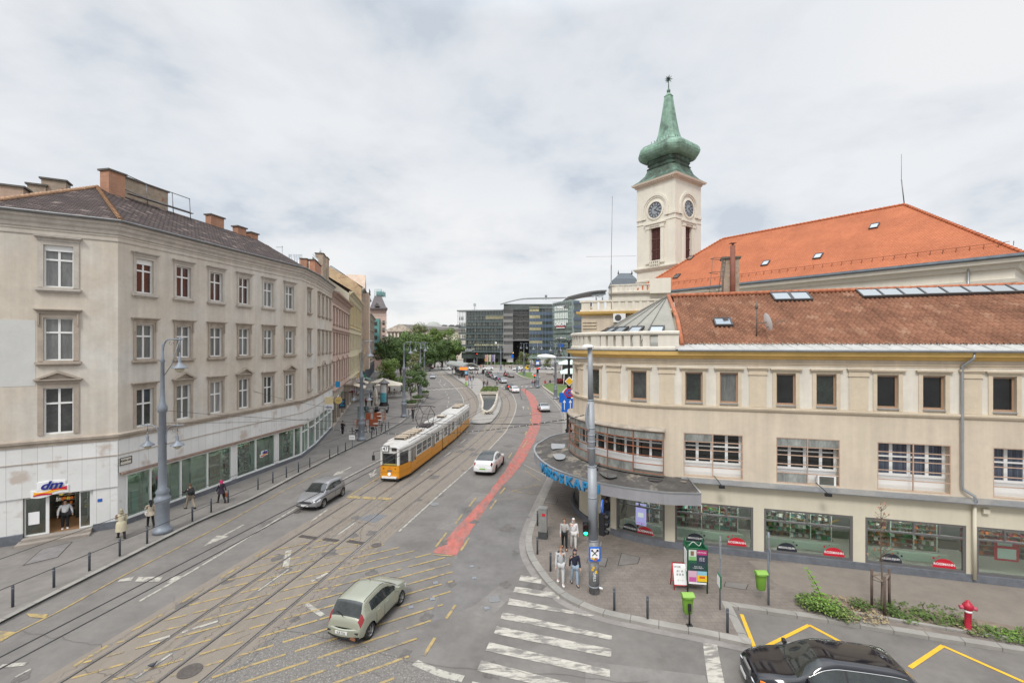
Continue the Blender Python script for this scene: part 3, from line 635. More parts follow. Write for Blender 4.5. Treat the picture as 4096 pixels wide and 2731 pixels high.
# ================= left corner house =================
PB=Vector((-23.9,27.6));PA=PB-Vector((.842,.539)).normalized()*14;PC=Vector((-20.55,44.5));PD=Vector((-21.2,49.2));PE=Vector((-23.5,59.5))
HA=empty('corner_house',(-26,40,0),'weathered grey-beige four storey corner house with white shop fascia and slate roof','building')
PL=Path([PA,PB]);PM=Path([PB,PC]);PCh=Path([PC,PD]);PS=Path([PD,PE]);PL_T=14
rows_=[(10.3,12.5),(14.5,16.65)]
hl=[];WL=PL_T-2.6;ww=1.25
hl=[(WL-ww/2,WL+ww/2,14.5,16.9),(WL-ww/2,WL+ww/2,10.3,12.75),(WL-ww/2,WL+ww/2,6.1,8.75)]
uc=[1.65,4.4,7.15,9.9,12.67,15.45];wm=1.12
hm=[(u-wm/2,u+wm/2,a,c)for u in uc for a,c in((6.0,8.4),(10.3,12.5),(14.5,16.65))]
ch=[(1.9,2.8,6.6,8.4),(1.9,2.8,10.3,12.5),(1.9,2.8,14.5,16.65)]
us_=[1.6,4.0,6.5,8.9];hs=[(u-.5,u+.5,a,c)for u in us_ for a,c in((6.0,8.4),(10.3,12.5),(14.5,16.65))]
b=MB();ZT=18.2
PL.wall(b,0,PL_T,5.8,ZT,hl);PM.wall(b,0,PM.T,5.8,ZT,hm);PCh.wall(b,0,PCh.T,5.8,ZT,ch);PS.wall(b,0,PS.T,5.8,ZT,hs);b.build('wall',m_pl_grey,HA)
# repainted patch on the left face
b=MB();PL.box(b,0,PL_T-3.55,8.9,12.6,-.02,.012);b.build('paint_patch',mat('paint_patch_pale',(.54,.54,.52),.9,noise=.05,scale=1),HA)
# fascia and ground floor shell
b=MB();DU0,DU1=PL_T-4.05,PL_T-1.13
PL.wall(b,0,PL_T,2.65,5.45,(),d=.05);PL.wall(b,0,DU0,.35,2.65,(),d=-.02);PL.wall(b,DU1,PL_T,.35,2.65,(),d=-.02)
gl=[(.95,10.25),(10.5,10.5)]
shopA=[(1.05,2.95,'a'),(3.1,6.5,'b'),(6.6,8.3,'c'),(8.42,9.75,'d'),(10.15,13.1,'e'),(13.6,16.9,'f')]
def ufp(x):
 a=(x-CX)/F;d=(PC-PB).normalized();return(a*PB.y-PB.x)/(d.x-a*d.y)
grp=[(ufp(503),ufp(927)),(ufp(945),ufp(1100)),(ufp(1112),ufp(1235))]
grp[2]=(grp[2][0],PM.T-.12)
hA=[(g[0],g[1],.45,3.25)for g in grp]
PM.wall(b,0,PM.T,3.45,5.45,(),d=.05);PM.wall(b,0,PM.T,.35,3.45,hA,d=-.02,depth=.15);PCh.wall(b,0,PCh.T,3.45,5.45,(),d=.05)
PS.wall(b,0,PS.T,3.45,5.45,(),d=.05)
b.build('shop_fascia',m_clad,HA)
b=MB()
for pth in(PCh,PS):pth.wall(b,0,pth.T,.35,3.45,[(.15,2.2,.4,3.3),(2.35,pth.T-.15,.4,3.3)]if pth is PCh else[(.1,2.4,.4,3.3),(2.5,5.0,.4,3.3),(5.1,7.6,.4,3.3),(7.7,10.2,.4,3.3)],d=-.02,depth=.15)
b.build('shop_front',m_frame_w,HA)
for pth,ws in((PCh,[(.15,2.2),(2.35,PCh.T-.15)]),(PS,[(.1,2.4),(2.5,5.0),(5.1,7.6),(7.7,10.2)])):
 for a,c in ws:
  b=MB();[pth.box(b,x,y,z,q,-.14,-.04)for x,y,z,q in((a,a+.08,.4,3.3),(c-.08,c,.4,3.3),(a+.08,c-.08,.4,.5),(a+.08,c-.08,3.2,3.3),(a+.08,c-.08,2.5,2.57))];f=b.build('window',m_frame_w,HA)
  b=MB();pth.box(b,a+.02,c-.02,.42,3.28,-.2,-.15);b.build('pane',mat('pane_shop',(.16,.24,.20),.06,noise=.5,scale=.8,spec=.9),f)
# cornices: string course at 5.8, entablature at 18
poly_f=[PA,PB,PC,PD,PE]
b=MB();sweep(b,[(-.02,5.45),(.09,5.45),(.10,5.6),(.18,5.66),(.20,5.80),(.13,5.84),(-.02,5.90)],poly_f);b.build('string_course',m_trim_grey,HA)
b=MB();sweep(b,[(.04,4.52),(.085,4.52),(.085,4.57),(.04,4.57)],poly_f);b.build('fascia_strip',mat('fascia_strip',(.42,.36,.30),.8,noise=.2,scale=2),HA)
b=MB();sweep(b,[(-.02,17.45),(.05,17.45),(.05,17.52),(-.02,17.52)],poly_f);sweep(b,[(-.02,17.85),(.06,17.87),(.09,18.04),(.19,18.15),(.22,18.32),(.33,18.4),(.37,18.56),(-.02,18.58)],poly_f);sweep(b,[(-.02,17.72),(.04,17.72),(.04,17.78),(-.02,17.78)],poly_f);b.build('cornice',m_trim_lt,HA)
b=MB();sweep(b,[(.34,18.58),(.40,18.53),(.48,18.56),(.52,18.65),(.48,18.71),(.34,18.71)],poly_f);b.build('gutter',m_gut,HA)
b=MB();sweep(b,[(-.02,0),(.03,0),(.03,.45),(-.02,.47)],[PB,PC,PD,PE]);sweep(b,[(-.02,0),(.05,0),(.05,.55),(-.02,.57)],[PL.at(DU1).to_2d(),PB]);sweep(b,[(-.02,0),(.05,0),(.05,.65),(-.02,.67)],[PA,PL.at(DU0).to_2d()]);b.build('plinth',m_plinth,HA)
b=MB();PM.box(b,.12,PM.T,3.3,3.42,-.02,.22);b.build('awning_ledge',mat('rusty_ledge',(.27,.19,.15),.85,noise=.3,scale=3),HA)
# windows
PR=[m_pane_g,m_pane,m_pane_c]
for(u0,u1,a,c),hd,pm in zip(hl,('slab','ears','ped'),(m_pane_g,m_pane_g,m_pane)):window(PL,(u0+u1)/2,u1-u0,a,c,HA,pm=pm,head=hd,sur=.24,tm=m_trim_lt if hd=='slab' else m_trim_grey,blind=hd=='slab',sill=hd!='ped')
for i,u in enumerate(uc):
 window(PM,u,wm,6.0,8.4,HA,head='ped' if i in(1,3,5)else 'slab',pm=R_.choice([m_pane_g,m_pane,m_pane_c]),sill=False,transom=.4)
 window(PM,u,wm,10.3,12.5,HA,head='ears',pm=m_pane_g)
 window(PM,u,wm,14.5,16.65,HA,head='slab',pm=m_pane_r if i<4 else m_pane_g,tm=m_trim_lt,blind=i==0)
for(u0,u1,a,c)in ch:window(PCh,(u0+u1)/2,u1-u0,a,c,HA,pm=m_pane,head='slab',sur=.12)
for i,(u0,u1,a,c)in enumerate(hs):window(PS,(u0+u1)/2,u1-u0,a,c,HA,pm=m_pane,head='ped' if(c<9 and i//3%2)else 'slab',sur=.14)
# shop windows of the main face: frame, glass, interior
posts=[[602,723,830],[1023],[1176]]
for g,ps in zip(grp,posts):
 a,c=g;b=MB();xs=[a]+[ufp(x)for x in ps]+[c]
 for x,y,z,q in[(a,a+.09,.45,3.25),(c-.09,c,.45,3.25),(a+.09,c-.09,.45,.56),(a+.09,c-.09,3.15,3.25)]+[(x-.05,x+.05,.56,3.15)for x in xs[1:-1]]:PM.box(b,x,y,z,q,-.12,.03)
 f=b.build('shop_window',m_frame_w,HA)
 g_=MB();PM.box(g_,a+.02,c-.02,.47,3.23,-.075,-.06);g_.build('pane',m_glass,f)
b=MB();a0,a1=grp[0][0]-.3,PM.T-.3
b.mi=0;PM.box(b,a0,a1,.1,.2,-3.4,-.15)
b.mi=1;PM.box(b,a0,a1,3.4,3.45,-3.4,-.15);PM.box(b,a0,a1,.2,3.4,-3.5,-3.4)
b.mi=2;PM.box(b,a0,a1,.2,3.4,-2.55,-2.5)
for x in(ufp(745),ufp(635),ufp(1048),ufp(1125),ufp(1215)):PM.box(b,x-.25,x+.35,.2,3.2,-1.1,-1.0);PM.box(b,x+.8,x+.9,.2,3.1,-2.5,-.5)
b.mi=0
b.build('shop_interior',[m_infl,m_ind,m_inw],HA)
rg=random.Random(5)
for x0,x1 in((655,720),(760,800),(955,1085),(1130,1210)):shelves(PM,HA,ufp(x0),ufp(x1),.5,2.7,-1.6,6,rg,[0,4,8,0,1,3],.12)
b=MB()
for x0,x1 in((560,720),(760,900),(960,1080),(1130,1220)):PM.box(b,ufp(x0),ufp(x1),3.33,3.38,-2.2,-1.9)
b.build('added_shop_lamp',m_shopfill,HA)  # unseen glowing panels, added so the shop interior is not dark
b=MB();PM.box(b,ufp(852),ufp(900),.95,2.65,-.5,-.45);b.build('poster',mat('poster_portrait',(.33,.16,.10),.6,noise=.6,scale=2.2,col2=(.45,.28,.2),mask=(1.4,.52,.04)),HA)
b=MB();PM.box(b,ufp(550),ufp(572),.5,1.9,-.6,-.4);b.build('display_figure',mat('aqua_display',(.2,.48,.42),.6),HA)
# entrance: recess, steps, glass sides, dark interior
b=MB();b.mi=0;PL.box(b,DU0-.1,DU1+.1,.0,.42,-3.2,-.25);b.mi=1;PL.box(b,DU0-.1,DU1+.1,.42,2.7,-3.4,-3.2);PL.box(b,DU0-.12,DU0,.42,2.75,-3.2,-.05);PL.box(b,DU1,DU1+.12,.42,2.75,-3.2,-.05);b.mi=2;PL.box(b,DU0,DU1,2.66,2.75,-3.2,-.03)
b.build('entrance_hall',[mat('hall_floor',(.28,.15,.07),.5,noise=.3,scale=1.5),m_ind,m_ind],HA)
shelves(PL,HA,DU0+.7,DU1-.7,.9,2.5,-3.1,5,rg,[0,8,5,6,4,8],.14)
b=MB();PL.box(b,DU0+.9,DU1-.9,2.58,2.62,-2.2,-1.9);b.build('added_shop_lamp',m_shopfill,HA)  # another added panel, lighting the entrance hall from out of view
b=MB();PL.box(b,DU0-.15,DU1-.02,PV,.27,-.2,.75);PL.box(b,DU0+.0,DU1-.02,.27,.41,-.2,.38);b.build('entrance_steps',mat('step_stone',(.30,.265,.23),.85,noise=.15,scale=2),HA)
s0,s1,s2,s3=DU0+.02,DU0+1.02,DU1-.62,DU1-.02
for a,c in((s0,s1),(s2,s3)):
 b=MB();[PL.box(b,x,y,z,q,-.24,-.14)for x,y,z,q in((a,a+.05,.42,2.62),(c-.14,c,.42,2.62),(a+.05,c-.14,.42,.5),(a+.05,c-.14,2.54,2.62))];f=b.build('door_panel',m_frame_w,HA)
 b=MB();PL.box(b,a+.03,c-.1,.45,2.6,-.2,-.185);b.build('pane',m_glass,f)
b=MB()
PL.box(b,s0+.15,s0+.6,1.05,1.75,-.17,-.16);b.build('notice',m_txt_w,HA)
def dm_sign(P,u,z,w,par,d=.12,only=False):
 """white outlined board: blue letters over a red and amber wave"""
 h=w*.46
 def wave(x0,x1,f0,f1,dd,th=.02,n=16):
  b_=MB();rows=[]
  for i in range(n+1):
   t=i/n;x=x0+(x1-x0)*t;a_,c_=f0(t),f1(t);rows.append([P.at(u+x*w,z+a_*w,dd),P.at(u+x*w,z+c_*w,dd),P.at(u+x*w,z+c_*w,dd-th),P.at(u+x*w,z+a_*w,dd-th)])
  b_.grid(rows,closed_v=True,sm=False,caps=True);return b_
 s_=lambda t:.045*sin(t*2*pi*.95+pi)
 bd=wave(-.5,.5,lambda t:-.28+.9*s_(t)*1.2+.04*t,lambda t:-.02+.9*s_(t)+.07*t,d-.02,.05).build('sign_board',m_txt_w,par)
 wave(-.34,.42,lambda t:-.06,lambda t:.27-.06*abs(t-.4),d-.02,.05).build('sign_board',m_txt_w,par)
 wave(-.42,.46,lambda t:-.19+.9*s_(t)+.05*t,lambda t:-.09+.9*s_(t)+.05*t,d+.005).build('sign_wave',m_dmyel,bd)
 wave(.05,.46,lambda t:-.085-.04*t+.03*sin(t*3),lambda t:-.03+.06*t-.02*sin(t*3),d+.007).build('sign_wave',m_dmred,bd)
 wave(-.43,.06,lambda t:-.24+.02*sin(t*3),lambda t:-.20+.06*sin(t*pi)*.8,d+.007).build('sign_wave',m_dmred,bd)
 text_on(P,u+.03*w,z+.11*w,'dm',w*.40,m_dmblue,bd,d=d+.02,shear=.35,offset=.012*w,sx=1.15)
dm_sign(PL,PL_T-2.95,3.05,1.55,HA)
dm_sign(PM,ufp(1058),1.75,.95,HA,d=-.03)
# street name plate, house number, small boxes
b=MB();PM.box(b,ufp(475),ufp(524),3.86,4.32,.05,.075);o=b.build('street_name_plate',mat('plate_cream',(.62,.58,.5),.6),HA)
b=MB();a,c=ufp(475),ufp(524);[PM.box(b,x,y,z,q,.06,.09)for x,y,z,q in((a,c,3.86,3.90),(a,c,4.28,4.32),(a,a+.04,3.9,4.28),(c-.04,c,3.9,4.28))];b.build('plate_frame',m_txt_k,o)
text_on(PM,(ufp(475)+ufp(524))/2,4.12,'Kálvin tér',.16,m_txt_k,o,d=.085)
b=MB();PL.box(b,PL_T-.93,PL_T-.72,1.85,2.03,-.02,.0);o=b.build('house_number',m_blue,HA)
# side signs hanging over the pavement
def blade(P,u,z,w,h,m,par,d0=.15,s=None,sm=None,size=.3,rnd=False):
 b=MB();c=P.at(u,z,d0+w/2);n=(P.at(u,z,1)-P.at(u,z,0));t=(P.at(u+.1,z)-P.at(u,z)).normalized()
 if rnd:
  R0=w/2;pts=[c+n*R0*cos(k*pi/10)+Vector((0,0,1))*R0*sin(k*pi/10)for k in range(20)];b.slab([p-t*.04 for p in pts],t,.08)
 else:b.box(c,(w,.10,h),ax=(n,t,(0,0,1)))
 b.box(P.at(u,z,d0/2),(d0+.05,.04,.04),ax=(n,t,(0,0,1)));o=b.build('hanging_sign',m,par)
 if s:text(s,size,frameM(c-t*.06,n,(0,0,1)),'lettering',sm,o)
 return o
blade(PS,4.6,4.5,.9,.95,mat('poster_cream',(.75,.62,.36),.6),HA)
blade(PS,4.2,3.85,1.0,.62,m_txt_w,HA,s='dm',sm=m_dmblue,size=.5)
blade(PS,7.5,4.2,.9,.9,mat('sign_gold',(.70,.50,.18),.6),HA,d0=.75,rnd=True,s='KALVIN 4',sm=m_txt_k,size=.13)
blade(PS,9.9,3.5,.8,1.2,mat('sign_dark',(.03,.04,.06),.5),HA,d0=.9,s='Z',sm=mat('sign_cyan',(.02,.3,.6),.5),size=.9)
blade(PS,9.9,6.0,.55,.75,mat('sign_cyan',(.02,.3,.6),.5),HA,d0=.5)
# roof
EZ=18.71
apex=Vector((-30.0,32.9,22.55));lend=PL.at(PL_T-5.7,EZ,.4);cor=offset_line(poly_f,.4)
ce=[Vector((p.x,p.y,EZ))for p in cor]
d_m=(PC-PB).normalized();rid=Vector((apex.x+d_m.x*15.5,apex.y+d_m.y*15.5,22.3));rid2=Vector((-27.3,51.5,22.0));rid3=Vector((-30.5,63,21.6))
m_roofA=MB()
def rquad(mb,P,o,eu):
 """roof polygon with UVs: u along eu, v up the slope"""
 o=Vector(o);eu=Vector(eu).normalized();pts=[Vector(p)for p in P];nrm=(pts[1]-pts[0]).cross(pts[2]-pts[0]).normalized();ev=nrm.cross(eu)
 mb.poly(pts,[((p-o).dot(eu),(p-o).dot(ev))for p in pts])
rquad(m_roofA,[lend,ce[1],apex],ce[1],ce[1]-lend)
rquad(m_roofA,[ce[1],ce[2],rid,apex],ce[1],ce[2]-ce[1])
rquad(m_roofA,[ce[2],ce[3],rid2,rid],ce[2],ce[3]-ce[2])
e5=Vector((ce[4].x,ce[4].y,EZ));rquad(m_roofA,[ce[3],e5,rid3,rid2],ce[3],e5-ce[3])
bk=Vector((-9,-1,0));
m_roofA.poly([apex,rid,rid+Vector((-7.5,1.5,-3.6)),apex+Vector((-7.5,1.5,-3.6))]);m_roofA.poly([rid,rid2,rid2+Vector((-7.5,1.5,-3.6)),rid+Vector((-7.5,1.5,-3.6))]);m_roofA.poly([lend,apex,apex+Vector((-7.5,1.5,-3.6))])
roofA=m_roofA.build('roof',m_slate,HA)
for p,q,r in((apex,ce[1],.13),(lend,apex,.13),(rid2.lerp(rid,.35),rid2,.13),(rid2,rid3,.13)):
 n=int((q-p).length/.34);b=MB()
 for i in range(n):
  a,c=p.lerp(q,i/n),p.lerp(q,(i+1.15)/n);b.tube([a+Vector((0,0,.02)),c+Vector((0,0,.05))],[r*.85,r*1.1],7)
 b.build('ridge_tiles',m_ridge,roofA)
rzm=atan2(d_m.y,d_m.x)
def onridge(x):a=(x-CX)/F;t=(a*apex.y-apex.x)/(d_m.x-a*d_m.y);return Vector((apex.x+d_m.x*t,apex.y+d_m.y*t))
p=onridge(440);chimney(roofA,p+Vector((.2,0)),1.15,.8,21.3,23.9,rzm)
p,q=onridge(500),onridge(680);c=(p+q)/2+Vector((-.6,.3));chimney(roofA,c,(q-p).length,.5,21.0,24.1,rzm,m_brick_y,name='fire_wall')
p=onridge(868);chimney(roofA,p+Vector((-.2,0)),1.5,.6,21.3,23.25,rzm);p=onridge(958);chimney(roofA,p,1.1,.6,21.3,22.9,rzm);p=onridge(1008);chimney(roofA,p,1.0,.6,21.3,22.7,rzm)
for x,z1,Zd,wd in((52,21.9,31.2,1.35),(158,22.95,34.0,1.0),(225,23.5,34.5,1.35)):
 q=A(x,Zd);chimney(roofA,(q.x,q.y),wd,1.0,19.6,z1,.5,m_brick_y if x>100 else mat('brick_pale',(.46,.33,.25),.9,noise=.15,scale=3))
b=MB();rp_=[onridge(x)for x in(475,560,665,735)]
for z in(23.9,22.75):b.tube([(q.x+.5,q.y,z+.15*(i==0))for i,q in enumerate(rp_)],.035,6)
for q in rp_[1:]:b.tube([(q.x+.6,q.y,22.1),(q.x+.5,q.y,23.95)],.03,6)
q0=rp_[0];b.box(((rp_[0].x+rp_[3].x)/2+.75,(rp_[0].y+rp_[3].y)/2,22.6),((rp_[3]-rp_[0]).length,.3,.05),rzm)
b.build('roof_walkway',m_gut,roofA)
# ================= row of town houses beyond =================
q_=Vector((-.25,.968)).normalized();qn=Vector((q_.y,-q_.x))
def row_house(name,lab,t0,t1,zt,base,cols,rowsz,trim,pm,w=1.1,gz=5.0,arch=(),off=0,roofm=None,pane=None,head='slab',gcol=None,depth=14,roof_h=3,ped_rows=()):
 P0,P1=PE+q_*t0+qn*off,PE+q_*t1+qn*off;P=Path([P0,P1]);T=P.T
 hh=empty(name,(P0.x-4,(P0.y+P1.y)/2,0),lab,'building');sp=T/cols
 holes=[(sp*(i+.5)-w/2,sp*(i+.5)+w/2,a,c)for i in range(cols)for a,c in rowsz]
 b=MB();P.wall(b,0,T,gz,zt-.3,holes,.3);e0,e1=P.at(0,0,-depth),P.at(T,0,-depth)
 for p,e in((P.at(0),e0),(P.at(T),e1)):b.quad((p.x,p.y,0),(e.x,e.y,0),(e.x,e.y,zt-.3),(p.x,p.y,zt-.3))
 b.build('wall',base,hh)
 b=MB();n=max(2,int(T/4));s=T/n;gh=[(s*i+.35,s*(i+1)-.35,.3,gz-1.1)for i in range(n)];P.wall(b,0,T,0,gz-.001,gh,.35,d=.03);b.build('ground_floor',gcol or m_trim_grey,hh)
 for a in gh:
  b=MB();P.box(b,*a,-.34,-.28);f=b.build('shop_window',mat('pane_shop2',(.07,.08,.08),.1,noise=.6,scale=.7,spec=.9),hh)
  b=MB();P.box(b,a[0],a[1],a[3]-.45,a[3]-.05,-.2,-.1);b.build('shop_sign',R_.choice([m_txt_w,m_plinth,mat('sign_green',(.04,.2,.12),.6),mat('sign_brown',(.15,.08,.05),.6)]),f)
 for i in range(cols):
  for k,(a,c)in enumerate(rowsz):window(P,sp*(i+.5),w,a,c,hh,pm=pane or m_pane_g,tm=trim,head='ped' if k in ped_rows and i%2 else head,rich=False,sur=.16,dep=.28)
 b=MB();P.prof(b,[(-.02,gz-.2),(.2,gz-.2),(.28,gz),(.25,gz+.12),(-.02,gz+.15)],0,T)
 for z in[rowsz[-1][0]-1.0]:P.prof(b,[(-.02,z),(.16,z+.05),(.24,z+.22),(.2,z+.3),(-.02,z+.33)],0,T)
 b.build('string_course',trim,hh)
 b=MB();P.prof(b,[(-.02,zt-1.3),(.06,zt-1.3),(.08,zt-.7),(.3,zt-.55),(.45,zt-.3),(.75,zt-.2),(.8,zt),(-.02,zt)],0,T);b.build('cornice',trim,hh)
 b=MB();a,c,e,f=P.at(0,zt,.6),P.at(T,zt,.6),P.at(T,zt+roof_h,-7),P.at(0,zt+roof_h,-7);rquad(b,[a,c,e,f],a,c-a);g_,h_=P.at(T,zt,-depth),P.at(0,zt,-depth);rquad(b,[f,e,g_,h_],f,c-a);b.poly([P.at(0,zt-.3,0),P.at(0,zt+roof_h,-7),P.at(0,zt,-depth)]);b.poly([P.at(T,zt-.3,0),P.at(T,zt+roof_h,-7),P.at(T,zt,-depth)])
 r=b.build('roof',roofm or m_slate,hh);return hh,P,r
m_pink=mat('plaster_pink',(.58,.44,.365),.9,noise=.10,scale=.6,streak=.08);m_pinkt=mat('pink_trim',(.38,.27,.22),.9,noise=.15,scale=1)
m_yelp=mat('plaster_ochre',(.55,.40,.17),.9,noise=.12,scale=.6,streak=.1);m_yelt=mat('ochre_trim',(.52,.46,.33),.9,noise=.15,scale=1)
m_fire=mat('fire_wall_peeling',(.56,.41,.25),.95,noise=.22,scale=.5,col2=(.38,.24,.15),mask=(.45,.58,.05),stretch=(1,1,2.2))
m_cream_f=mat('fire_wall_cream',(.66,.60,.47),.9,noise=.12,scale=.4)
hP,pP,rP=row_house('town_house','pink three storey town house with arched top windows next to the grey corner house',0,23,18.1,m_pink,7,[(5.9,8.5),(10.0,12.4),(14.0,15.9)],m_pinkt,None,w=1.3,ped_rows=(0,),gcol=m_trim_grey,roof_h=1.6)
hY,pY,rY=row_house('town_house','ochre yellow town house with pale cornice and small balconies next to the pink one',23,54,20.7,mat('plaster_pale_ochre',(.60,.53,.36),.9,noise=.12,scale=.6,streak=.1),9,[(6.0,8.4),(10.4,12.8),(15.0,18.6)],m_yelt,None,w=1.5,gcol=m_trim_grey,roof_h=4.6)
b=MB();pY.wall(b,.1,pY.T-.1,14.2,19.3,[(pY.T/9*(i+.5)-.95,pY.T/9*(i+.5)+.95,14.6,19.0)for i in range(9)],.03,d=.04);b.build('ochre_panel',m_yelp,hY)
for u,z in((24,9.0),(24,5.0),(8,4.6)):
 b=MB();pY.box(b,u-1.6,u+1.6,z,z+.2,0,1.1);pY.box(b,u-1.6,u+1.6,z+.95,z+1.05,.95,1.12);[pY.box(b,u-1.55+k*.35,u-1.45+k*.35,z+.2,z+.95,.98,1.08)for k in range(9)];b.build('balcony',m_yelp,hY)
hB,pB_,rB=row_house('town_house','tall beige apartment house with gable and peeling fire wall above the ochre house',54,90,25.0,mat('plaster_beige',(.55,.43,.34),.9,noise=.12,scale=.6,streak=.1),9,[(6.0,8.2),(9.8,12.0),(13.8,16.0),(17.8,20.0),(21.4,23.2)],m_trim_lt,None,w=1.3,gcol=m_plinth,roofm=m_zinc,roof_h=5.2)
hG,pG,rG=row_house('town_house','narrow grey-brown apartment house with dark mansard at the far end of the row',90,128,21.0,mat('plaster_brown',(.36,.29,.24),.9,noise=.15,scale=.6,streak=.15),9,[(6.0,8.2),(9.6,11.8),(13.2,15.4),(16.8,18.8)],m_trim_grey,None,w=1.3,gcol=m_plinth,roofm=mat('mansard_dark',(.08,.07,.065),.7,noise=.2),roof_h=3.5)
# fire walls
def firewall(P,u,pts,m,par):
 b=MB();f=[P.at(u-.01,z,d)for d,z in pts];t=(P.at(u-.3,0)-P.at(u,0));b.slab(f,t.normalized(),.3);b.build('fire_wall',m,par)
firewall(pY,0,[(0,12),(0,20.3),(-3,22.4),(-6.9,25.6),(-10,24.5),(-14,22),(-14,12)],m_cream_f,hY)
firewall(pB_,0,[(0,12),(0,25.0),(-2,26.8),(-9.9,31.2),(-14,28.5),(-14,12)],m_fire,hB)
b=MB();[b.slab([pB_.at(9,24.8,.25),pB_.at(17,24.8,.25),pB_.at(13,30.0,.25)],(pB_.at(0,0,-1)-pB_.at(0,0,0)),5)];b.build('gable',mat('plaster_beige',(0,0,0)),hB)
b=MB();pB_.box(b,3,9,4.8,24,0,1.6);b.build('oriel',MATS['plaster_beige'],hB)
b=MB();pB_.box(b,3,9,24.0,24.12,0,1.8);[pB_.box(b,3+.3*k,3.05+.3*k,24.1,25.1,1.65,1.7)for k in range(21)];pB_.box(b,3,9,25.05,25.12,1.62,1.73);b.build('balcony',m_black,hB)
b=MB();pB_.box(b,9.5,12,17,24.5,.1,.35);b.build('scaffold_sheet',mat('sheet_yellow',(.75,.5,.08),.7),hB);b=MB();pB_.box(b,20,30,16,25.5,.1,.5);b.build('scaffold_sheet',mat('sheet_pale',(.5,.56,.58),.7,noise=.1),hB)
# chimneys and flues on the pink and ochre roofs
rz_=atan2(q_.y,q_.x)
q=A(1262,66);chimney(rP,(q.x,q.y),5.5,.7,20,22.9,rz_,mat('brick_pale2',(.44,.22,.14),.9,noise=.3,scale=2),6)
q=A(1218,66);chimney(rP,(q.x,q.y),1.6,.9,19.6,23.4,rz_,m_brick_o)
for x in(1157,1163,1175,1185,1195,1205):q=A(x,68);b=MB();b.tube([(q.x,q.y,19),(q.x,q.y,24.6)],.13,8);b.build('flue_pipe',m_zinc,rP)
q=A(1283,76);chimney(rY,(q.x,q.y),3.2,1.2,22,26.0,rz_,m_brick_y,2)
q=A(1298,80);chimney(rY,(q.x,q.y),2.4,1.2,22,26.2,rz_,m_brick_y,1)
q=A(1129,62);b=MB();b.tube([(q.x,q.y,19),(q.x,q.y,24.6)],.03,6);b.tube([(q.x-.8,q.y,24.4),(q.x+.1,q.y,24.4)],.03,6);b.build('antenna',m_gut,rP)
# awnings over the shops of the row
for u,w_,pth,par,c in((26,5,pP,hP,0),):
 pass
for u,w_,m in((6.5,5.5,'awning_cream'),(17,4.5,'awning_cream'),(27,4,'awning_green')):
 mm=mat(m,(.58,.50,.40)if 'cream' in m else(.12,.2,.16),.8);b=MB();f=[pY.at(u-w_/2,3.6,0),pY.at(u+w_/2,3.6,0),pY.at(u+w_/2,2.75,2.4),pY.at(u-w_/2,2.75,2.4)];b.slab(f,(0,0,1),.05);b.slab([f[3],f[2],f[2]-Vector((0,0,.3)),f[3]-Vector((0,0,.3))],(0,0,.01),.01);b.build('awning',mm,hY)
b=MB();pP.box(b,13.5,19.5,4.6,4.85,0,1.5);pP.box(b,13.5,19.5,5.6,5.72,1.3,1.52)
for k in range(18):pP.box(b,13.6+k*.33,13.75+k*.33,4.85,5.6,1.35,1.47)
for k in(13.9,15.9,17.9,19.1):pP.box(b,k-.12,k+.12,3.6,4.6,0,1.1)
b.build('stone_balcony',m_trim_grey,hP)
blade(pP,20.5,3.2,1.0,1.0,mat('sign_maroon',(.16,.03,.05),.5),hP,s='BAR',sm=m_txt_w,size=.3);blade(pY,11,3.9,1.8,.9,m_txt_w,hY,s='CAFÉ',sm=m_redp,size=.5);blade(pY,20,4.1,1.6,.7,mat('sign_green',(.04,.2,.12),.6),hY)
# ================= right corner building =================
rd=Vector((.9645,-.264)).normalized();rn=Vector((.264,.9645)).normalized();RC=26.3
CC=Vector((10.6,31.0));RR_=6.4
def arc(R,a0,a1,st=4):
 n=max(1,int(abs(a1-a0)/st));return[CC+Vector((cos(radians(a0+(a1-a0)*i/n)),sin(radians(a0+(a1-a0)*i/n))))*R for i in range(n+1)]
TT=CC-rn*RR_;AE=math.degrees(atan2(-rn.y,-rn.x))%360
apts=arc(RR_,150,AE,4);back=apts[0]+Vector((.5,.866))*22
PRt=Path([back]+apts+[TT+rd*34]);PRt.curved=True
UT=PRt.L[-2]
def U(x,d=0):
 """path distance for a photo column (nearest visible point of the wall, offset d)"""
 a=(x-CX)/F;best=None;u=20.0;prev=None
 while u<PRt.T:
  p=PRt.at(u,0,d);f=p.x-a*p.y
  if prev is not None and prev[1]<0<=f:return prev[0]+(u-prev[0])*(-prev[1])/(f-prev[1])
  prev=(u,f);u+=.05
 return PRt.T
m_bg=mat('plaster_beige_r',(.60,.515,.405),.9,noise=.11,scale=.6,bump=.2,bscale=20,streak=.11,col2=(.56,.485,.38),mask=(.3,.56,.06))
m_bgw=mat('plaster_offwhite',(.66,.62,.54),.9,noise=.09,scale=.8,streak=.10)
m_bgt=mat('trim_beige_r',(.59,.50,.38),.9,noise=.10,scale=1.2,streak=.06)
m_ochc=mat('cornice_ochre',(.66,.44,.15),.85,noise=.15,scale=.9)
m_fasc=mat('fascia_cream',(.61,.565,.45),.85,noise=.05,scale=.6,streak=.05)
m_shopf=mat('shop_frame_grey',(.125,.12,.12),.5)
m_peach=mat('bar_peach',(.46,.32,.24),.6,noise=.2,scale=3);m_rustf=mat('bar_rust',(.30,.115,.06),.7,noise=.3,scale=3)
m_wbrown=mat('window_brown',(.36,.23,.15),.5)
m_paneR=mat('pane_green',(.030,.040,.034),.05,noise=.6,scale=1.3,spec=.9);m_paneK=mat('pane_black',(.012,.015,.015),.05,noise=.6,scale=1.2,spec=.8)
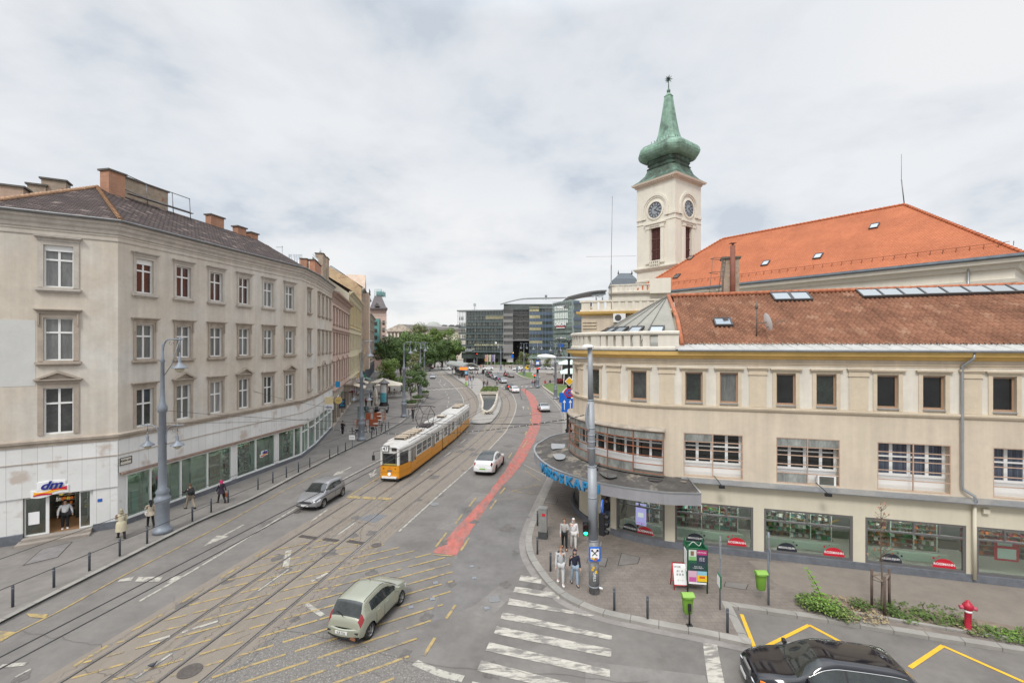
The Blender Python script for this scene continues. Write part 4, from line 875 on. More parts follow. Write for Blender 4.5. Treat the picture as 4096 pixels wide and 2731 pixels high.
m_frost=mat('frosted_pane',(.25,.26,.245),.35,noise=.5,scale=2.5,stretch=(1,1,.3));m_curt=mat('pane_bluecurtain',(.07,.085,.12),.2,noise=.7,scale=5,stretch=(2,2,.05),spec=.7)
HB=empty('corner_building',(14,30,0),'cream three storey corner building with rounded end, tiled roof and long drugstore windows','building')
ups=[(2362,2398),(2528,2584),(2742,2808),(2882,2948),(3108,3178),(3268,3340),(3515,3584),(3697,3771),(3975,4057)]
upw=[]
for i,(a,c)in enumerate(ups):
 u=(U(a)+U(c))/2;upw.append((u-.44,u+.44,8.12,9.72))
upw.append((U(4057)+1.6,U(4057)+2.5,8.12,9.72));upw.append((U(2330)-1.2,U(2330)-.4,8.12,9.72))
mid=[(U(2734),U(2972)),(U(3105),U(3360)),(U(3509),U(3804)),(U(3972),U(3972)+2.9)]
midh=[(a,c,4.12,6.45)for a,c in mid]
bayu=(U(2300)-2.2,U(2656));bayh=(bayu[0]+.02,bayu[1]-.02,4.12,6.45)
shops=[(U(2465),U(2659)),(U(2700),U(3013)),(U(3056),U(3412)),(U(3461),U(3865)),(U(3905),U(3905)+4.4)]
ent=(U(2390),U(2442));ent2=(U(2300)-3,U(2322)-.2)
b=MB();PRt.wall(b,10,PRt.T,3.85,7.9,midh+[bayh],.5);PRt.wall(b,10,PRt.T,7.9,10.6,upw,.28);PRt.box(b,0,10,0,10.6,-.2,0);b.build('wall',m_bg,HB)
sh=[(a,c,.45,2.72)for a,c in shops]+[(ent[0],ent[1],.0,2.72),(ent2[0],ent2[1],.45,2.72)]
b=MB();PRt.wall(b,10,PRt.T,2.72,3.85,(),.3);PRt.wall(b,10,PRt.T,.0,2.72,sh,.3,d=.002);b.build('shop_fascia',m_fasc,HB)
# plinth
b=MB();e0=ent[0];PRt.prof(b,[(-.02,PV-.05),(.10,PV-.05),(.09,.46),(-.02,.47)],ent[1]+.05,PRt.T);PRt.prof(b,[(-.02,PV-.05),(.12,PV-.05),(.11,.5),(-.02,.5)],ent2[0]-6,ent[0]-.05);b.build('plinth',m_plinth,HB)
# bands
b=MB();us0=10
PRt.prof(b,[(-.02,7.72),(.08,7.76),(.14,7.86),(.14,7.95),(-.02,7.98)],10,PRt.T)
PRt.prof(b,[(-.02,10.22),(.05,10.22),(.05,10.27),(-.02,10.27)],10,PRt.T);PRt.prof(b,[(-.02,10.12),(.03,10.12),(.03,10.16),(-.02,10.16)],10,PRt.T)
b.build('string_course',m_bgt,HB)
b=MB();PRt.prof(b,[(-.02,10.45),(.1,10.48),(.16,10.58),(.42,10.66),(.46,10.86),(-.02,10.88)],10,PRt.T);b.build('cornice',m_ochc,HB)
b=MB();PRt.prof(b,[(.46,10.865),(.5,10.9),(.0,10.97),(.0,10.885)],10,UT+.2);b.build('cornice_flashing',m_gut,HB)
b=MB();PRt.prof(b,[(-.02,3.80),(.40,3.84),(.42,3.90),(-.02,4.06)],UT+.3,PRt.T);b.build('ledge',m_zinc,HB)
# off-white fields, pilasters and surrounds in the top storey
b=MB();PRt.wall(b,10,PRt.T,7.98,10.1,[(a-.17,c+.17,7.9,z1+.2)for a,c,_,z1 in upw],.016,d=.015)
b.build('white_field',m_bgw,HB)
for x0,x1 in((2431,2481),(2637,2697),(2996,3065),(3395,3472),(3842,3925),(2313,2332)):
 a,c=U(x0),U(x1)
 if x0==2313:a,c=c-.75,c
 b=MB();PRt.box(b,a,c,7.98,9.65,.0,.05);PRt.box(b,a-.05,c+.05,9.65,9.72,.0,.10);PRt.box(b,a-.02,c+.02,9.72,9.92,.0,.07);PRt.box(b,a-.07,c+.07,9.92,9.98,.0,.13);PRt.box(b,a-.1,c+.1,9.98,10.05,.0,.17);b.build('pilaster',m_bgt,HB)
for i,(a,c,z0,z1)in enumerate(upw):
 u=(a+c)/2;b=MB()
 for x in((a,a+.07,z0,z1),(c-.07,c,z0,z1),(a+.07,c-.07,z0,z0+.09),(a+.07,c-.07,z1-.07,z1)):PRt.box(b,*x,-.2,-.12)
 wo=b.build('window',m_wbrown,HB)
 g=MB();PRt.box(g,a+.01,c-.01,z0+.01,z1-.01,-.25,-.17);g.build('pane',[m_paneR,m_pane,m_paneR,m_pane_g,m_paneK,m_paneR,m_paneK,m_paneK,m_paneK,m_paneK,m_paneK][i],wo)
 t=MB();s=.17
 PRt.box(t,a-s,a-.001,z0-.14,z1+.05,-.01,.06);PRt.box(t,c+.001,c+s,z0-.14,z1+.05,-.01,.06);PRt.box(t,a-s,c+s,z1+.052,z1+.16,-.01,.062);PRt.box(t,a-s-.08,c+s+.08,z1+.162,z1+.22,-.01,.15);PRt.box(t,a-s-.12,c+s+.12,z1+.222,z1+.28,-.01,.20);t.build('window_surround',m_bgt,wo)
 t=MB();PRt.box(t,a-.02,c+.02,z0-.05,z0-.005,-.12,.1);t.build('sill',m_zinc,wo)
# glazed loggia windows: white casements behind a grid of thin bars
def loggia(a,c,z0,z1,post_m,inner,nposts,frost_rows,d=.0,dback=-.5,kind='window'):
 b=MB();n=4 if c-a<3.5 else int((c-a)/.75)
 PRt.box(b,a,c,z0,z0+.62,dback,dback+.06);s=(c-a)/n
 for k in range(n+1):x=min(max(a+.06,a+k*s),c-.06);PRt.box(b,x-.07,x+.07,z0+.62,z1-.002,dback,dback+.08)
 PRt.box(b,a,c,z0+.62,z0+.74,dback+.01,dback+.09);PRt.box(b,a,c,z1-.1,z1-.004,dback+.01,dback+.09);PRt.box(b,a,c,z0+1.55,z0+1.62,dback+.01,dback+.085)
 wo=b.build(kind,m_frame_w,HB)
 g=MB();PRt.box(g,a+.02,c-.02,z0+.6,z1-.02,dback-.03,dback+.02);g.build('pane',inner,wo)
 b=MB();bw=.03
 for x in[a+.02+(c-a-.04)*k/nposts for k in range(nposts+1)]:PRt.box(b,x-.025-.01*(x in(a,c)),x+.025,z0,z1,d-.06,d-.005)
 hs=[0,.22,.42,.62,.81,1.0]
 for k in hs:z=z0+.02+(z1-z0-.04)*k;PRt.box(b,a,c,z-.022,z+.022,d-.055,d-.01)
 b.build('glazing_bars',post_m,wo)
 Hh=z1-z0
 for r,cols in frost_rows:
  for k in cols:
   x0=a+(c-a)*k/nposts;x1=a+(c-a)*(k+1)/nposts;b=MB();PRt.box(b,x0+.03,x1-.03,z0+Hh*hs[r]+.02,z0+Hh*hs[r+1]-.02,d-.04,d-.03);b.build('frosted_pane',m_frost,wo)
 return wo
loggia(*mid[0],4.12,6.45,m_peach,m_paneK,2,[(4,[0])]);loggia(*mid[1],4.12,6.45,m_peach,m_paneK,2,[(4,[0,1]),(0,[0])]);loggia(*mid[2],4.12,6.45,m_peach,m_curt,2,[]);loggia(*mid[3],4.12,6.45,m_peach,m_curt,2,[])
nb=max(5,round((bayu[1]-bayu[0])/1.5));loggia(bayu[0],bayu[1],4.12,6.45,m_rustf,m_paneK,nb,[(4,list(range(nb))),(0,list(range(0,nb-1)))],d=.30)
b=MB();PRt.prof(b,[(-.02,6.45),(.36,6.45),(.40,6.50),(.38,6.58),(-.02,6.66)],bayu[0]-.05,bayu[1]+.06);b.build('bay_roof',mat('bay_roof_stone',(.40,.35,.29),.9,noise=.3,scale=2),HB)
b=MB();PRt.box(b,*bayu,4.05,4.13,-.45,.34);b.build('bay_floor',m_concrete,HB)
b=MB();u=U(3275);PRt.box(b,u-.05,u+.75,4.14,4.62,-.25,.02);b.build('ventilation_box',[m_frame_w],HB)
b=MB();PRt.box(b,u+.02,u+.66,4.17,4.58,.02,.03);b.build('vent_grille',m_ind,HB)
# shop windows, goods behind
rg=random.Random(11)
m_dome_r=mat('decal_red',(.52,.012,.03),.5);m_dome_k=mat('decal_navy',(.02,.024,.035),.5)
def halfdisc(mb,u,z,r,d,n=18):
 pts=[PRt.at(u+r*cos(pi*k/n),z+r*sin(pi*k/n)*.92,d)for k in range(n+1)];mb.poly(pts)
def disc(mb,u,z,r,d,n=12):mb.poly([PRt.at(u+r*cos(2*pi*k/n),z+r*sin(2*pi*k/n),d)for k in range(n)])
glassR=glassy('shop_glass_r',(.84,.90,.86),.90,mx=.5)
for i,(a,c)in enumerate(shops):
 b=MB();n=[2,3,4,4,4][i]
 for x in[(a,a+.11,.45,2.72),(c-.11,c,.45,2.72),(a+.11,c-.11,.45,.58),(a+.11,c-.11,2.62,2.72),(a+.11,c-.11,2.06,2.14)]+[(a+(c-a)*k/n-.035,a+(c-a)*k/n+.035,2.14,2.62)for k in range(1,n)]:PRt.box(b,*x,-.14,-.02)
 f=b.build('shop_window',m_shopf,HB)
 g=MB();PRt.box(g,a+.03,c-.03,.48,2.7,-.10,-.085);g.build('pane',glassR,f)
 d=MB();d.mi=0;w_=c-a
 if i<4:
  ur=a+w_*(.62 if i==0 else .80);ub=a+w_*(.30 if i==0 else .27)
  halfdisc(d,ur,.59,.47,-.079);disc(d,ur-.42,.60+.42,.05,-.079);disc(d,ur-.2,.60+.52,.03,-.079);d0_=d.build('window_decal',m_dome_r,f);d=MB();halfdisc(d,ub,.59,.47,-.079);disc(d,ub+.45,.60+.35,.05,-.079);disc(d,ub+.3,.60+.48,.03,-.079)
  dd=d.build('window_decal',m_dome_k,f)
  text_on(PRt,ur,.76,'ROSSMANN',.16,m_txt_w,d0_,d=-.074,extrude=.001,offset=.003);text_on(PRt,ub,.76,'MEGOLDJUK!',.13,m_txt_w,dd,d=-.074,extrude=.001,offset=.002)
  m_t=mat('counter_pale',(.50,.58,.52),.6)
  b=MB();PRt.box(b,a+w_*.40,a+w_*.78,.62,.98,-.55,-.5);PRt.box(b,a+.1,a+w_*.92,.50,.95,-.8,-.74);b.build('counter',m_t,f)
  shelves(PRt,f,a+(.1 if i else .9)+.05,c-.45,.95,2.45,-1.5,6,rg,{0:[4,3,0,4,5],1:[1,1,3,0,4,2,1],2:[0,8,2,0,3,8,0,4],3:[8,2,5,8,2,0,1,8]}[i],.13)
  b=MB();[PRt.box(b,a+w_*t-.02,a+w_*t+.02,.9,2.4,-1.12,-1.08)for t in(.38,.62,.86)];b.build('shelf_post',m_t,f)
 else:
  shelves(PRt,f,a+.2,c-.3,.95,2.45,-1.6,6,rg,[1,8,4,5,1],.13)
  b=MB();PRt.box(b,a+.85,a+1.75,1.15,2.1,-.3,-.26);q=b.build('poster',m_dmred,f);b=MB();PRt.box(b,a+.95,a+1.65,1.25,1.72,-.255,-.25);PRt.box(b,a+.95,a+1.5,1.85,2.0,-.255,-.25);b.build('poster_text',mat('paper_pale',(.6,.68,.66),.6),q)
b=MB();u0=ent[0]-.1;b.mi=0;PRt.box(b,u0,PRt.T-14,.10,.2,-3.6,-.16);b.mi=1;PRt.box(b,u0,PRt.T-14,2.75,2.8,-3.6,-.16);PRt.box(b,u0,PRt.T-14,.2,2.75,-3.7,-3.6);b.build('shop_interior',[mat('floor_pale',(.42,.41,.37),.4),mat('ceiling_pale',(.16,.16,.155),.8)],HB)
b=MB()
for i,(a,c)in enumerate(shops):
 PRt.box(b,a+.3,c-.3,2.66,2.7,-.8,-.65);PRt.box(b,a+.3,c-.3,2.66,2.7,-3.0,-2.85)
b.build('added_shop_lamp',mat('shop_fill_r',(1,.99,.95),.5,emit=15),HB)  # glowing strips added out of view to light the goods behind the glass
b=MB();a,c=shops[0];PRt.box(b,a+(c-a)*.40,a+(c-a)*.62,1.0,2.2,-.30,-.24);sc=b.build('screen',mat('screen_lilac',(.42,.36,.75),.4,emit=.9),HB);text_on(PRt,a+(c-a)*.51,1.12,'ROSSMANN',.1,mat('screen_red',(.6,.1,.15),.4,emit=.5),sc,d=-.235,extrude=.001)
b=MB();PRt.box(b,a+(c-a)*.45,a+(c-a)*.57,1.45,1.7,-.238,-.235);b.build('screen_picture',mat('screen_pale',(.8,.75,.75),.4,emit=.7),sc)
# entrance doors
b=MB();a,c=ent;PRt.box(b,a,a+.07,.13,2.7,-.9,-.8);PRt.box(b,c-.07,c,.13,2.7,-.9,-.8);PRt.box(b,a+.07,c-.07,2.3,2.4,-.9,-.8);PRt.box(b,(a+c)/2-.04,(a+c)/2+.04,.13,2.3,-.9,-.8);b.build('door_frame',m_black,HB)
b=MB();PRt.box(b,ent2[0],ent2[1],.47,2.7,-.2,-.15);b.build('shop_window',m_pane,HB)
# rain pipes, floodlights, loudspeaker box
def pipe_path(pts,r,nm,m,par,n=8):b=MB();b.tube([PRt.at(*p)for p in pts],r,n);return b.build(nm,m,par)
u=U(3842);pipe_path([(u+.28,10.86,.42),(u+.28,10.6,.42),(u,10.25,.14),(u,9.9,.12),(u,4.6,.12),(u+.03,4.45,.14),(u+.40,4.2,.25),(u+.43,3.95,.30)],.065,'rain_pipe',m_zinc,HB);pipe_path([(u+.45,3.8,.16),(u+.45,.3,.16)],.075,'rain_pipe',m_fasc,HB)
for x,l in((2875,0),(3285,1),(2420,0)):
 u=U(x);b=MB();b.tube([PRt.at(u-.25,4.25,.05),PRt.at(u-.1,4.1,.5),PRt.at(u,3.98,.8)],.02,6);b.box(PRt.at(u+.02,3.92,.85),(.28,.16,.14),rz=-.3);b.build('floodlight',m_black,HB)
b=MB();u=U(3937);PRt.box(b,u-.12,u+.14,3.4,3.62,.0,.16);b.build('alarm_box',m_fasc,HB)
# balustrade round the curved end
b=MB();PRt.prof(b,[(-.25,10.9),(.14,10.9),(.14,11.06),(.08,11.12),(-.2,11.12),(-.25,11.1)],10,UT+.2);PRt.prof(b,[(-.28,11.76),(.10,11.76),(.17,11.83),(.17,11.93),(.1,11.98),(-.3,11.98)],10,UT+.2)
u=UT+.2;k=0;piers=[(UT-.9,UT+.18),(UT-5.3,UT-4.5),(UT-9.2,UT-8.5)]
for p in piers:PRt.box(b,p[0],p[1],11.1,11.78,-.22,.06)
u=12
while u<UT-.9:
 if not any(p[0]-.1<u+.2<p[1]+.1 for p in piers):PRt.box(b,u,u+.37,11.1,11.78,-.22,.06)
 u+=.54
b.build('balustrade',m_bgw,HB)
# pantile roof as real waves
RS=(14.45-11.22)/(6.4-.25)
def roofP(u,v,off=0):
 p=TT+rd*u+rn*v;z=11.22+(v-.25)*(RS+.0009*u*6/6);return Vector((p.x,p.y,z+off))
b=MB();tw,tl=.235,.335;nu=int(24/tw);nv=int(6.3/tl*1.0);sub=5;rg=random.Random(2)
rows=[];uvs=[]
for j in range(nv+1):
 v0=.22+j*6.18/nv;v1=.22+(j+1)*6.18/nv
 for(v,lift)in((v0,.065),(v1-.012,.0)):
  if j==nv and lift==0:break
  row=[];uvr=[]
  for i in range(nu*sub+1):
   ph=i/sub;w_=ph-int(ph);zz2=.052*cos(2*pi*w_)+(.012*sin(i*12.9898+j*78.233)if i%sub==0 else 0);row.append(roofP(.35+ph*tw,v,zz2+lift));uvr.append((int(ph)*tw+.1,j*tl+.1))
  rows.append(row);uvs.append(uvr)
b.grid(rows,sm=False,uv=uvs)
m_tile=uvbrick('pantile',(.27,.135,.085),(.20,.10,.064),(.15,.075,.05),tw,tl,.85,.0,.42,0,offset=0,col3=(.33,.195,.13),nsc=.45)
roofB=b.build('roof',m_tile,HB,fix=False)
b=MB()
for i in range(60):
 p,q=roofP(.2+i*.4,6.35,.1),roofP(.2+i*.4+.44,6.35,.1);b.tube([p,q],[.12,.15],8)
b.build('ridge_tiles',mat('ridge_red',(.42,.15,.075),.85,noise=.3,scale=3),roofB)
b=MB();b.tube([roofP(.36,.1,.06),roofP(.36,3,.08),roofP(.05,6.4,.1)],.13,8);b.build('verge_tiles',MATS['ridge_red'],roofB)
b=MB();[b.poly([roofP(0+i*1.0,.3,.02),roofP(1.0+i*1.0,.3,.02),TT.to_3d()+rd.to_3d()*(1.0+i)+Vector((-rn.x*.48,-rn.y*.48,10.98)),TT.to_3d()+rd.to_3d()*i+Vector((-rn.x*.48,-rn.y*.48,10.98))])for i in range(24)]
for i in range(30):
 p,q=roofP(.6+i*.8,.3,.03),TT.to_3d()+rd.to_3d()*(.95+i*.8)+Vector((-rn.x*.45,-rn.y*.45,11.0));b.tube([p,q],.012,4)
b.build('eave_flashing',mat('zinc_pale',(.50,.49,.46),.45,metal=.5,noise=.15,scale=1.5),roofB)
b=MB();PRt.prof(b,[(.46,10.95),(.50,10.87),(.58,10.86),(.63,10.93),(.62,10.98),(.46,10.98)],UT+.1,PRt.T);b.build('gutter',m_zinc,roofB)
b=MB();q=roofP(0,6.4).to_2d();b.poly([roofP(0,6.4),roofP(24,6.4),roofP(24,9,-1.5),roofP(0,9,-1.5)]);b.build('rear_slope',mat('rear_slope',(.3,.13,.08),.9),roofB)
for x in(2815,2880,2940,3000,3060,3130,3190,3290,3370,3450,3560,3650,3760,3870,3990):
 b=MB();u=U(x)-UT;b.tube([roofP(u,.35,.04),roofP(u,.15,.16),roofP(u+.05,.05,.02)],.012,5);b.build('snow_hook',m_rust,roofB)
def rooftop(x,y):
 a=(x-CX)/F;t=(y-CY)/F
 k=a*rn.x+rn.y;c0=11.22-RS*(RC+.25);Z=(H-c0)/(t+RS*k);p=Vector((a*Z,Z));return(p-TT).dot(rd),(p-TT).dot(rn)
m_skyl=mat('skylight_glass',(.42,.46,.48),.05,metal=.9);m_skf=mat('skylight_frame',(.055,.05,.05),.5)
def skylight(P0,eu,ev,en,w,l,par):
 """roof window: low frame box with glass"""
 o=P0;b=MB()
 for c,s in((o+eu*(w/2-.04),(.08,l,.13)),(o-eu*(w/2-.04),(.08,l,.13)),(o+ev*(l/2-.05),(w-.16,.1,.13)),(o-ev*(l/2-.05),(w-.16,.1,.13))):b.box(c+en*.05,s,ax=(eu,ev,en))
 f=b.build('skylight',m_skf,par);g=MB();g.box(o+en*.06,(w-.15,l-.18,.06),ax=(eu,ev,en));g.build('skylight_pane',m_skyl,f);return f
eu=rd.to_3d();ev=(roofP(0,2)-roofP(0,1)).normalized();en=eu.cross(ev)
if en.z<0:en=-en
for x,y,w,l in[(2891,1297,.95,1.0),(3125,1196,1.05,1.25),(3201,1195,1.05,1.25)]+[(3478+i*81+i*i*.9,1184-i*2.4,1.15,1.25)for i in range(9)]:
 u,v=rooftop(x,y);skylight(roofP(u,v,.09),eu,ev,en,w,l,roofB)
# dish with mast
u,v=rooftop(3027,1345)
p=roofP(u,v);b=MB();b.tube([p,p+Vector((0,0,1.9))],.035,7);b.tube([p+Vector((0,0,1.5)),p+Vector((0,0,1.75))],.07,7)
ds=b.build('satellite_dish',m_rust,None,label='white satellite dish on a mast on the brown tiled roof',cat='satellite dish')
b=MB();rows=[]
for k in range(6):
 r=.5*k/5;rows.append([Vector((r*cos(t*pi/10),r*sin(t*pi/10),.3*r*r))for t in range(20)])
b.grid(rows,closed_v=True);M=Matrix.Translation(p+Vector((.42,-.2,.75)))@Vector((.96,-.15,.25)).to_track_quat('Z','Y').to_matrix().to_4x4();b.xf(M);b.build('dish',m_frame_w,ds)
b=MB();b.tube([p+Vector((.4,-.2,.45)),p+Vector((1.0,-.45,.8)),p+Vector((1.3,-.5,.85))],.02,5);b.tube([p+Vector((0,0,.7)),p+Vector((.42,-.2,.75))],.025,5);b.build('dish_arm',m_rust,ds)
# chimney with red flue and ladder cage, behind the ridge
u=U(2905)-UT;q=TT+rd*(u+2.0)+rn*7.4;Zq=q.y;q=Vector(((2921-CX)/F*Zq,Zq));chimney(HB,q,.95,.8,12.5,Hz(1038,Zq),atan2(rd.y,rd.x),m_brick_y)
b=MB();zq=Hz(990,Zq);b.tube([(q.x-.1,q.y-.55,13.2),(q.x-.1,q.y-.55,zq)],.16,10);b.tube([(q.x-.1,q.y-.55,zq),(q.x-.1,q.y-.55,zq+.15)],.07,8);b.box((q.x-.1,q.y-.55,zq+.16),(.35,.35,.03));b.build('flue_pipe',mat('flue_red',(.22,.08,.05),.7,noise=.2),HB)
b=MB();lx=(2868-CX)/F*Zq;zt=Hz(1034,Zq);ex=Vector((.55,0,0))
for s in(0,.38):b.tube([(lx-.15+s*.6,q.y-.3,13.6),(lx+.22+s*.6,q.y-.3,zt)],.03,5)
for k in range(12):t=k/11;b.tube([(lx-.15+.37*t,q.y-.3,13.6+(zt-13.6)*t),(lx+.08+.37*t,q.y-.3,13.6+(zt-13.6)*t)],.018,4)
for t in(.05,.4,.72,1):z=13.6+(zt-13.6)*t;c=lx-.15+.37*t;b.tube([(c,q.y-.3,z),(c-.45,q.y-.25,z+.02),(c-.5,q.y+.35,z+.03),(c+.1,q.y+.4,z)],.022,4)
b.tube([(lx-.62,q.y,13.6),(lx-.28,q.y,zt)],.018,4);b.build('ladder_cage',m_rust,HB)
# cone roof over the curved end with five roof windows
b=MB();apx=Vector((CC.x,CC.y,14.5));base=arc(6.0,150,AE+2,6);
for i in range(len(base)-1):b.poly([(base[i].x,base[i].y,11.1),(base[i+1].x,base[i+1].y,11.1),apx])
m_sheet=mat('sheet_metal',(.30,.29,.25),.6,metal=.2,noise=.12,scale=.8,streak=.1);cone=b.build('cone_roof',m_sheet,HB)
b=MB()
for a_ in(172,190,206,222,236):p=CC+Vector((cos(radians(a_)),sin(radians(a_))))*5.95;b.tube([(p.x,p.y,11.16),apx+Vector((0,0,.03))],.022,4)
b.tube([(CC.x-5.9,CC.y+2,11.1),apx],.08,6);b.build('roof_seam',mat('seam_grey',(.15,.14,.12),.6),cone)
for a_ in(185,198,211,226,243):
 dr=Vector((cos(radians(a_)),sin(radians(a_)),0));ev2=(apx-Vector((CC.x,CC.y,11.1))-dr*6.0).normalized();tg=Vector((-dr.y,dr.x,0));en2=tg.cross(ev2);en2=-en2 if en2.z<0 else en2
 f_=.26;skylight(Vector((CC.x,CC.y,11.1))+dr*6.0*(1-f_)+Vector((0,0,3.4*f_))+en2*.05,tg,ev2,en2,.85,1.05,cone)
b=MB();b.poly([(p.x,p.y,10.98)for p in arc(6.3,150,AE,6)]+[tuple(TT)+(10.98,),tuple(CC)+(10.98,)]);b.build('terrace_floor',m_concrete,HB)
# canopy
oc=[G(x,y,3.72).to_2d()for x,y in((2804,1977),(2740,1975),(2661,1972),(2534,1957),(2440,1942),(2355,1924),(2295,1905),(2238,1886),(2190,1861),(2155,1832),(2139,1804),(2145,1783),(2166,1768))]+[Vector((3.6,37.5)),Vector((6.5,39))]
oc=catmull(oc,3)
wl=[]
n=len(oc)
for i,p in enumerate(oc):
 if i<2:wl.append(PRt.at(UT+.62-.2*i,0,0).to_2d());continue
 d=(p-CC);wl.append(CC+d.normalized()*6.4 if d.length>6.4 and(p-TT).dot(rd)<0 else p-rn*(RC-0)*0-(-rn)*((rn.dot(p)-RC)*-1 if False else 0)+rn*max(.0,RC-rn.dot(p)))
cn=HB
m_bit=mat('bitumen',(.085,.078,.072),.85,noise=.35,scale=1.2,col2=(.24,.21,.17),mask=(.9,.56,.05),bump=.3,bscale=15)
b=MB();b.grid([[(w_.x,w_.y,4.02),((w_.x+p.x)/2,(w_.y+p.y)/2,3.86),(p.x,p.y,3.76)]for w_,p in zip(wl,oc)],sm=False);cano=b.build('canopy',m_bit,HB)
b=MB();b.grid([[(w_.x,w_.y,3.18),(p.x,p.y,3.18)]for w_,p in zip(wl,oc)],sm=False);b.build('canopy_soffit',mat('soffit',(.35,.33,.31),.8),cano)
b=MB();rows=[]
oo=offset_line(oc,0)
ar=offset_line(oc,.06)
sgn=1 if(ar[8]-CC).length>(oc[8]-CC).length else -1
o1=offset_line(oc,.05*sgn);o2=offset_line(oc,-.12*sgn)
b.grid([[(p.x,p.y,3.16),(p.x,p.y,3.74),(q.x,q.y,3.74),(q.x,q.y,3.16)]for p,q in zip(o1,o2)],closed_v=True,sm=False,caps=True)
b.quad((*o1[0],3.16),(*o1[0],3.74),(*wl[0],3.98),(*wl[0],3.16))
fa=b.build('canopy_fascia',mat('fascia_grey',(.30,.295,.31),.6,noise=.1,scale=.6,streak=.1),cano)
b=MB();b.grid([[(p.x,p.y,3.745),(p.x,p.y,3.80),(q.x,q.y,3.80),(q.x,q.y,3.745)]for p,q in zip(offset_line(oc,.08*sgn),offset_line(oc,-.04*sgn))],closed_v=True,sm=False,caps=True);b.tube([(*oc[0],3.78),(*wl[0],4.04)],.03,5);b.build('canopy_rim',m_zinc,cano)
m_water=mat('puddle',(.10,.10,.10),.02,spec=1,coat=1)
for q in([(2205,1776),(2215,1774),(2272,1779),(2276,1790),(2225,1795),(2207,1795)],[(2210,1817),(2245,1815),(2262,1822),(2255,1836),(2225,1837)],[(2395,1888),(2440,1890),(2470,1905),(2440,1912),(2415,1905)],[(2590,1912),(2650,1915),(2640,1925),(2600,1922)],[(2710,1905),(2740,1915),(2745,1930),(2720,1925)]):
 b=MB();c=[G(x,y,3.93)for x,y in q];b.poly([(v.x,v.y,3.95)for v in catmull(c+[c[0]],3)[:-1]]);b.build('puddle',m_water,cano)
# blue channel letters along the canopy edge
m_let=mat('letter_blue',(.02,.20,.40),.45)
LS='VÁROSKAPU';
sl=[0];[sl.append(sl[-1]+(oc[i+1]-oc[i]).length)for i in range(len(oc)-1)]
def ocat(s_):
 i=0
 while i<len(oc)-2 and sl[i+1]<s_:i+=1
 t=(oc[i+1]-oc[i]).normalized();return oc[i]+t*(s_-sl[i]),t
def s_of(x):
 for i in range(len(oc)-1):
  c0,c1=oc[i].x/oc[i].y*F+CX,oc[i+1].x/oc[i+1].y*F+CX
  if c1<=x<=c0:return sl[i]+(sl[i+1]-sl[i])*(c0-x)/(c0-c1)
 return sl[-1]
sA,sB=s_of(2176),s_of(2385)
for k,chh in enumerate(LS):
 s_=sA+(sB-sA)*(k/(len(LS)-1));p,t=ocat(s_);ex=Vector((-t.x,-t.y,0));nn=Vector((-t.y,t.x))if sgn<0 else Vector((t.y,-t.x));nn=Vector((nn.x,nn.y,0))
 text(chh,.74,frameM(Vector((p.x,p.y,3.38))+nn*.12,ex,(0,0,1)),'letter',m_let,fa,extrude=.05,offset=.014,sx=1.12)
# block behind with its own balustrade
def terrace_block(x0,Z0,ln_,zt,par,name,base_m,zb=0,back=8,yel=True):
 p0=Vector(((x0-CX)/F*Z0,Z0));P=Path([p0+rn*back,p0,p0+rd*ln_]);L0=back;b=MB()
 P.wall(b,0,L0,zb,zt-.85,());P.wall(b,L0,P.T,zb,zt-.85,());b.poly([P.at(0,zt-.9).to_tuple(),P.at(L0,zt-.9).to_tuple(),P.at(P.T,zt-.9).to_tuple(),(P.at(P.T,zt-.9)+rn.to_3d()*back).to_tuple()])
 pts=[P.p[0],P.p[1],P.p[2]]
 w_=b.build('wall' if par else name,base_m,par)
 b=MB();sweep(b,[(-.02,zt-1.25),(.1,zt-1.2),(.35,zt-1.1),(.4,zt-.92),(-.02,zt-.9)],pts);b.build('cornice',m_ochc if yel else m_bgw,par)
 b=MB();sweep(b,[(-.2,zt-.9),(.1,zt-.9),(.1,zt-.75),(-.2,zt-.75)],pts);sweep(b,[(-.22,zt-.14),(.14,zt-.14),(.14,zt),(-.22,zt)],pts)
 u=L0
 for a,c in((L0-.0,L0+.7),(P.T-.8,P.T)):P.box(b,a,c,zt-.75,zt-.14,-.18,.06)
 u=L0+.9
 while u<P.T-.9:P.box(b,u,u+.36,zt-.75,zt-.14,-.18,.06);u+=.55
 b.build('balustrade',m_bgw,par)
 return P
P2=terrace_block(2326,37.2,9,14.78,HB,'wing',m_bg)
b=MB();[P2.box(b,8.1,9.2,z,z+.09,0,.1)for z in(13.0,12.75,12.5)];b.build('wall_moulding',m_bgt,HB)
b=MB();ua=8+2.55;P2.box(b,ua,ua+.95,12.98,13.65,.08,.42);ac=b.build('air_conditioner',m_frame_w,None,label='white outdoor air conditioner unit on the beige wall behind the curved balustrade',cat='air conditioner')
b=MB();c=P2.at(ua+.38,13.32,.425);ex=rd.to_3d();b.poly([c+ex*.26*cos(k*pi/10)+Vector((0,0,.26*sin(k*pi/10)))for k in range(20)]);b.build('fan_grille',mat('grille_dark',(.06,.06,.06),.5),ac)
# tall thin antenna in front of the church
pz=A(2445,40);b=MB();b.tube([(pz.x,pz.y,13.0),(pz.x,pz.y,Hz(1060,40))],.045,6);b.tube([(pz.x,pz.y,Hz(1060,40)),(pz.x+.1,pz.y,Hz(785,40))],.02,5);b.tube([A(2345,40,Hz(1027,40)),A(2545,40,Hz(1024,40))],.012,4);b.tube([(pz.x,pz.y,15.8),(pz.x-.5,pz.y,14.2)],.01,4);b.build('antenna_mast',m_gut,None,label='very tall thin antenna mast with a crossbar left of the church tower',cat='antenna')
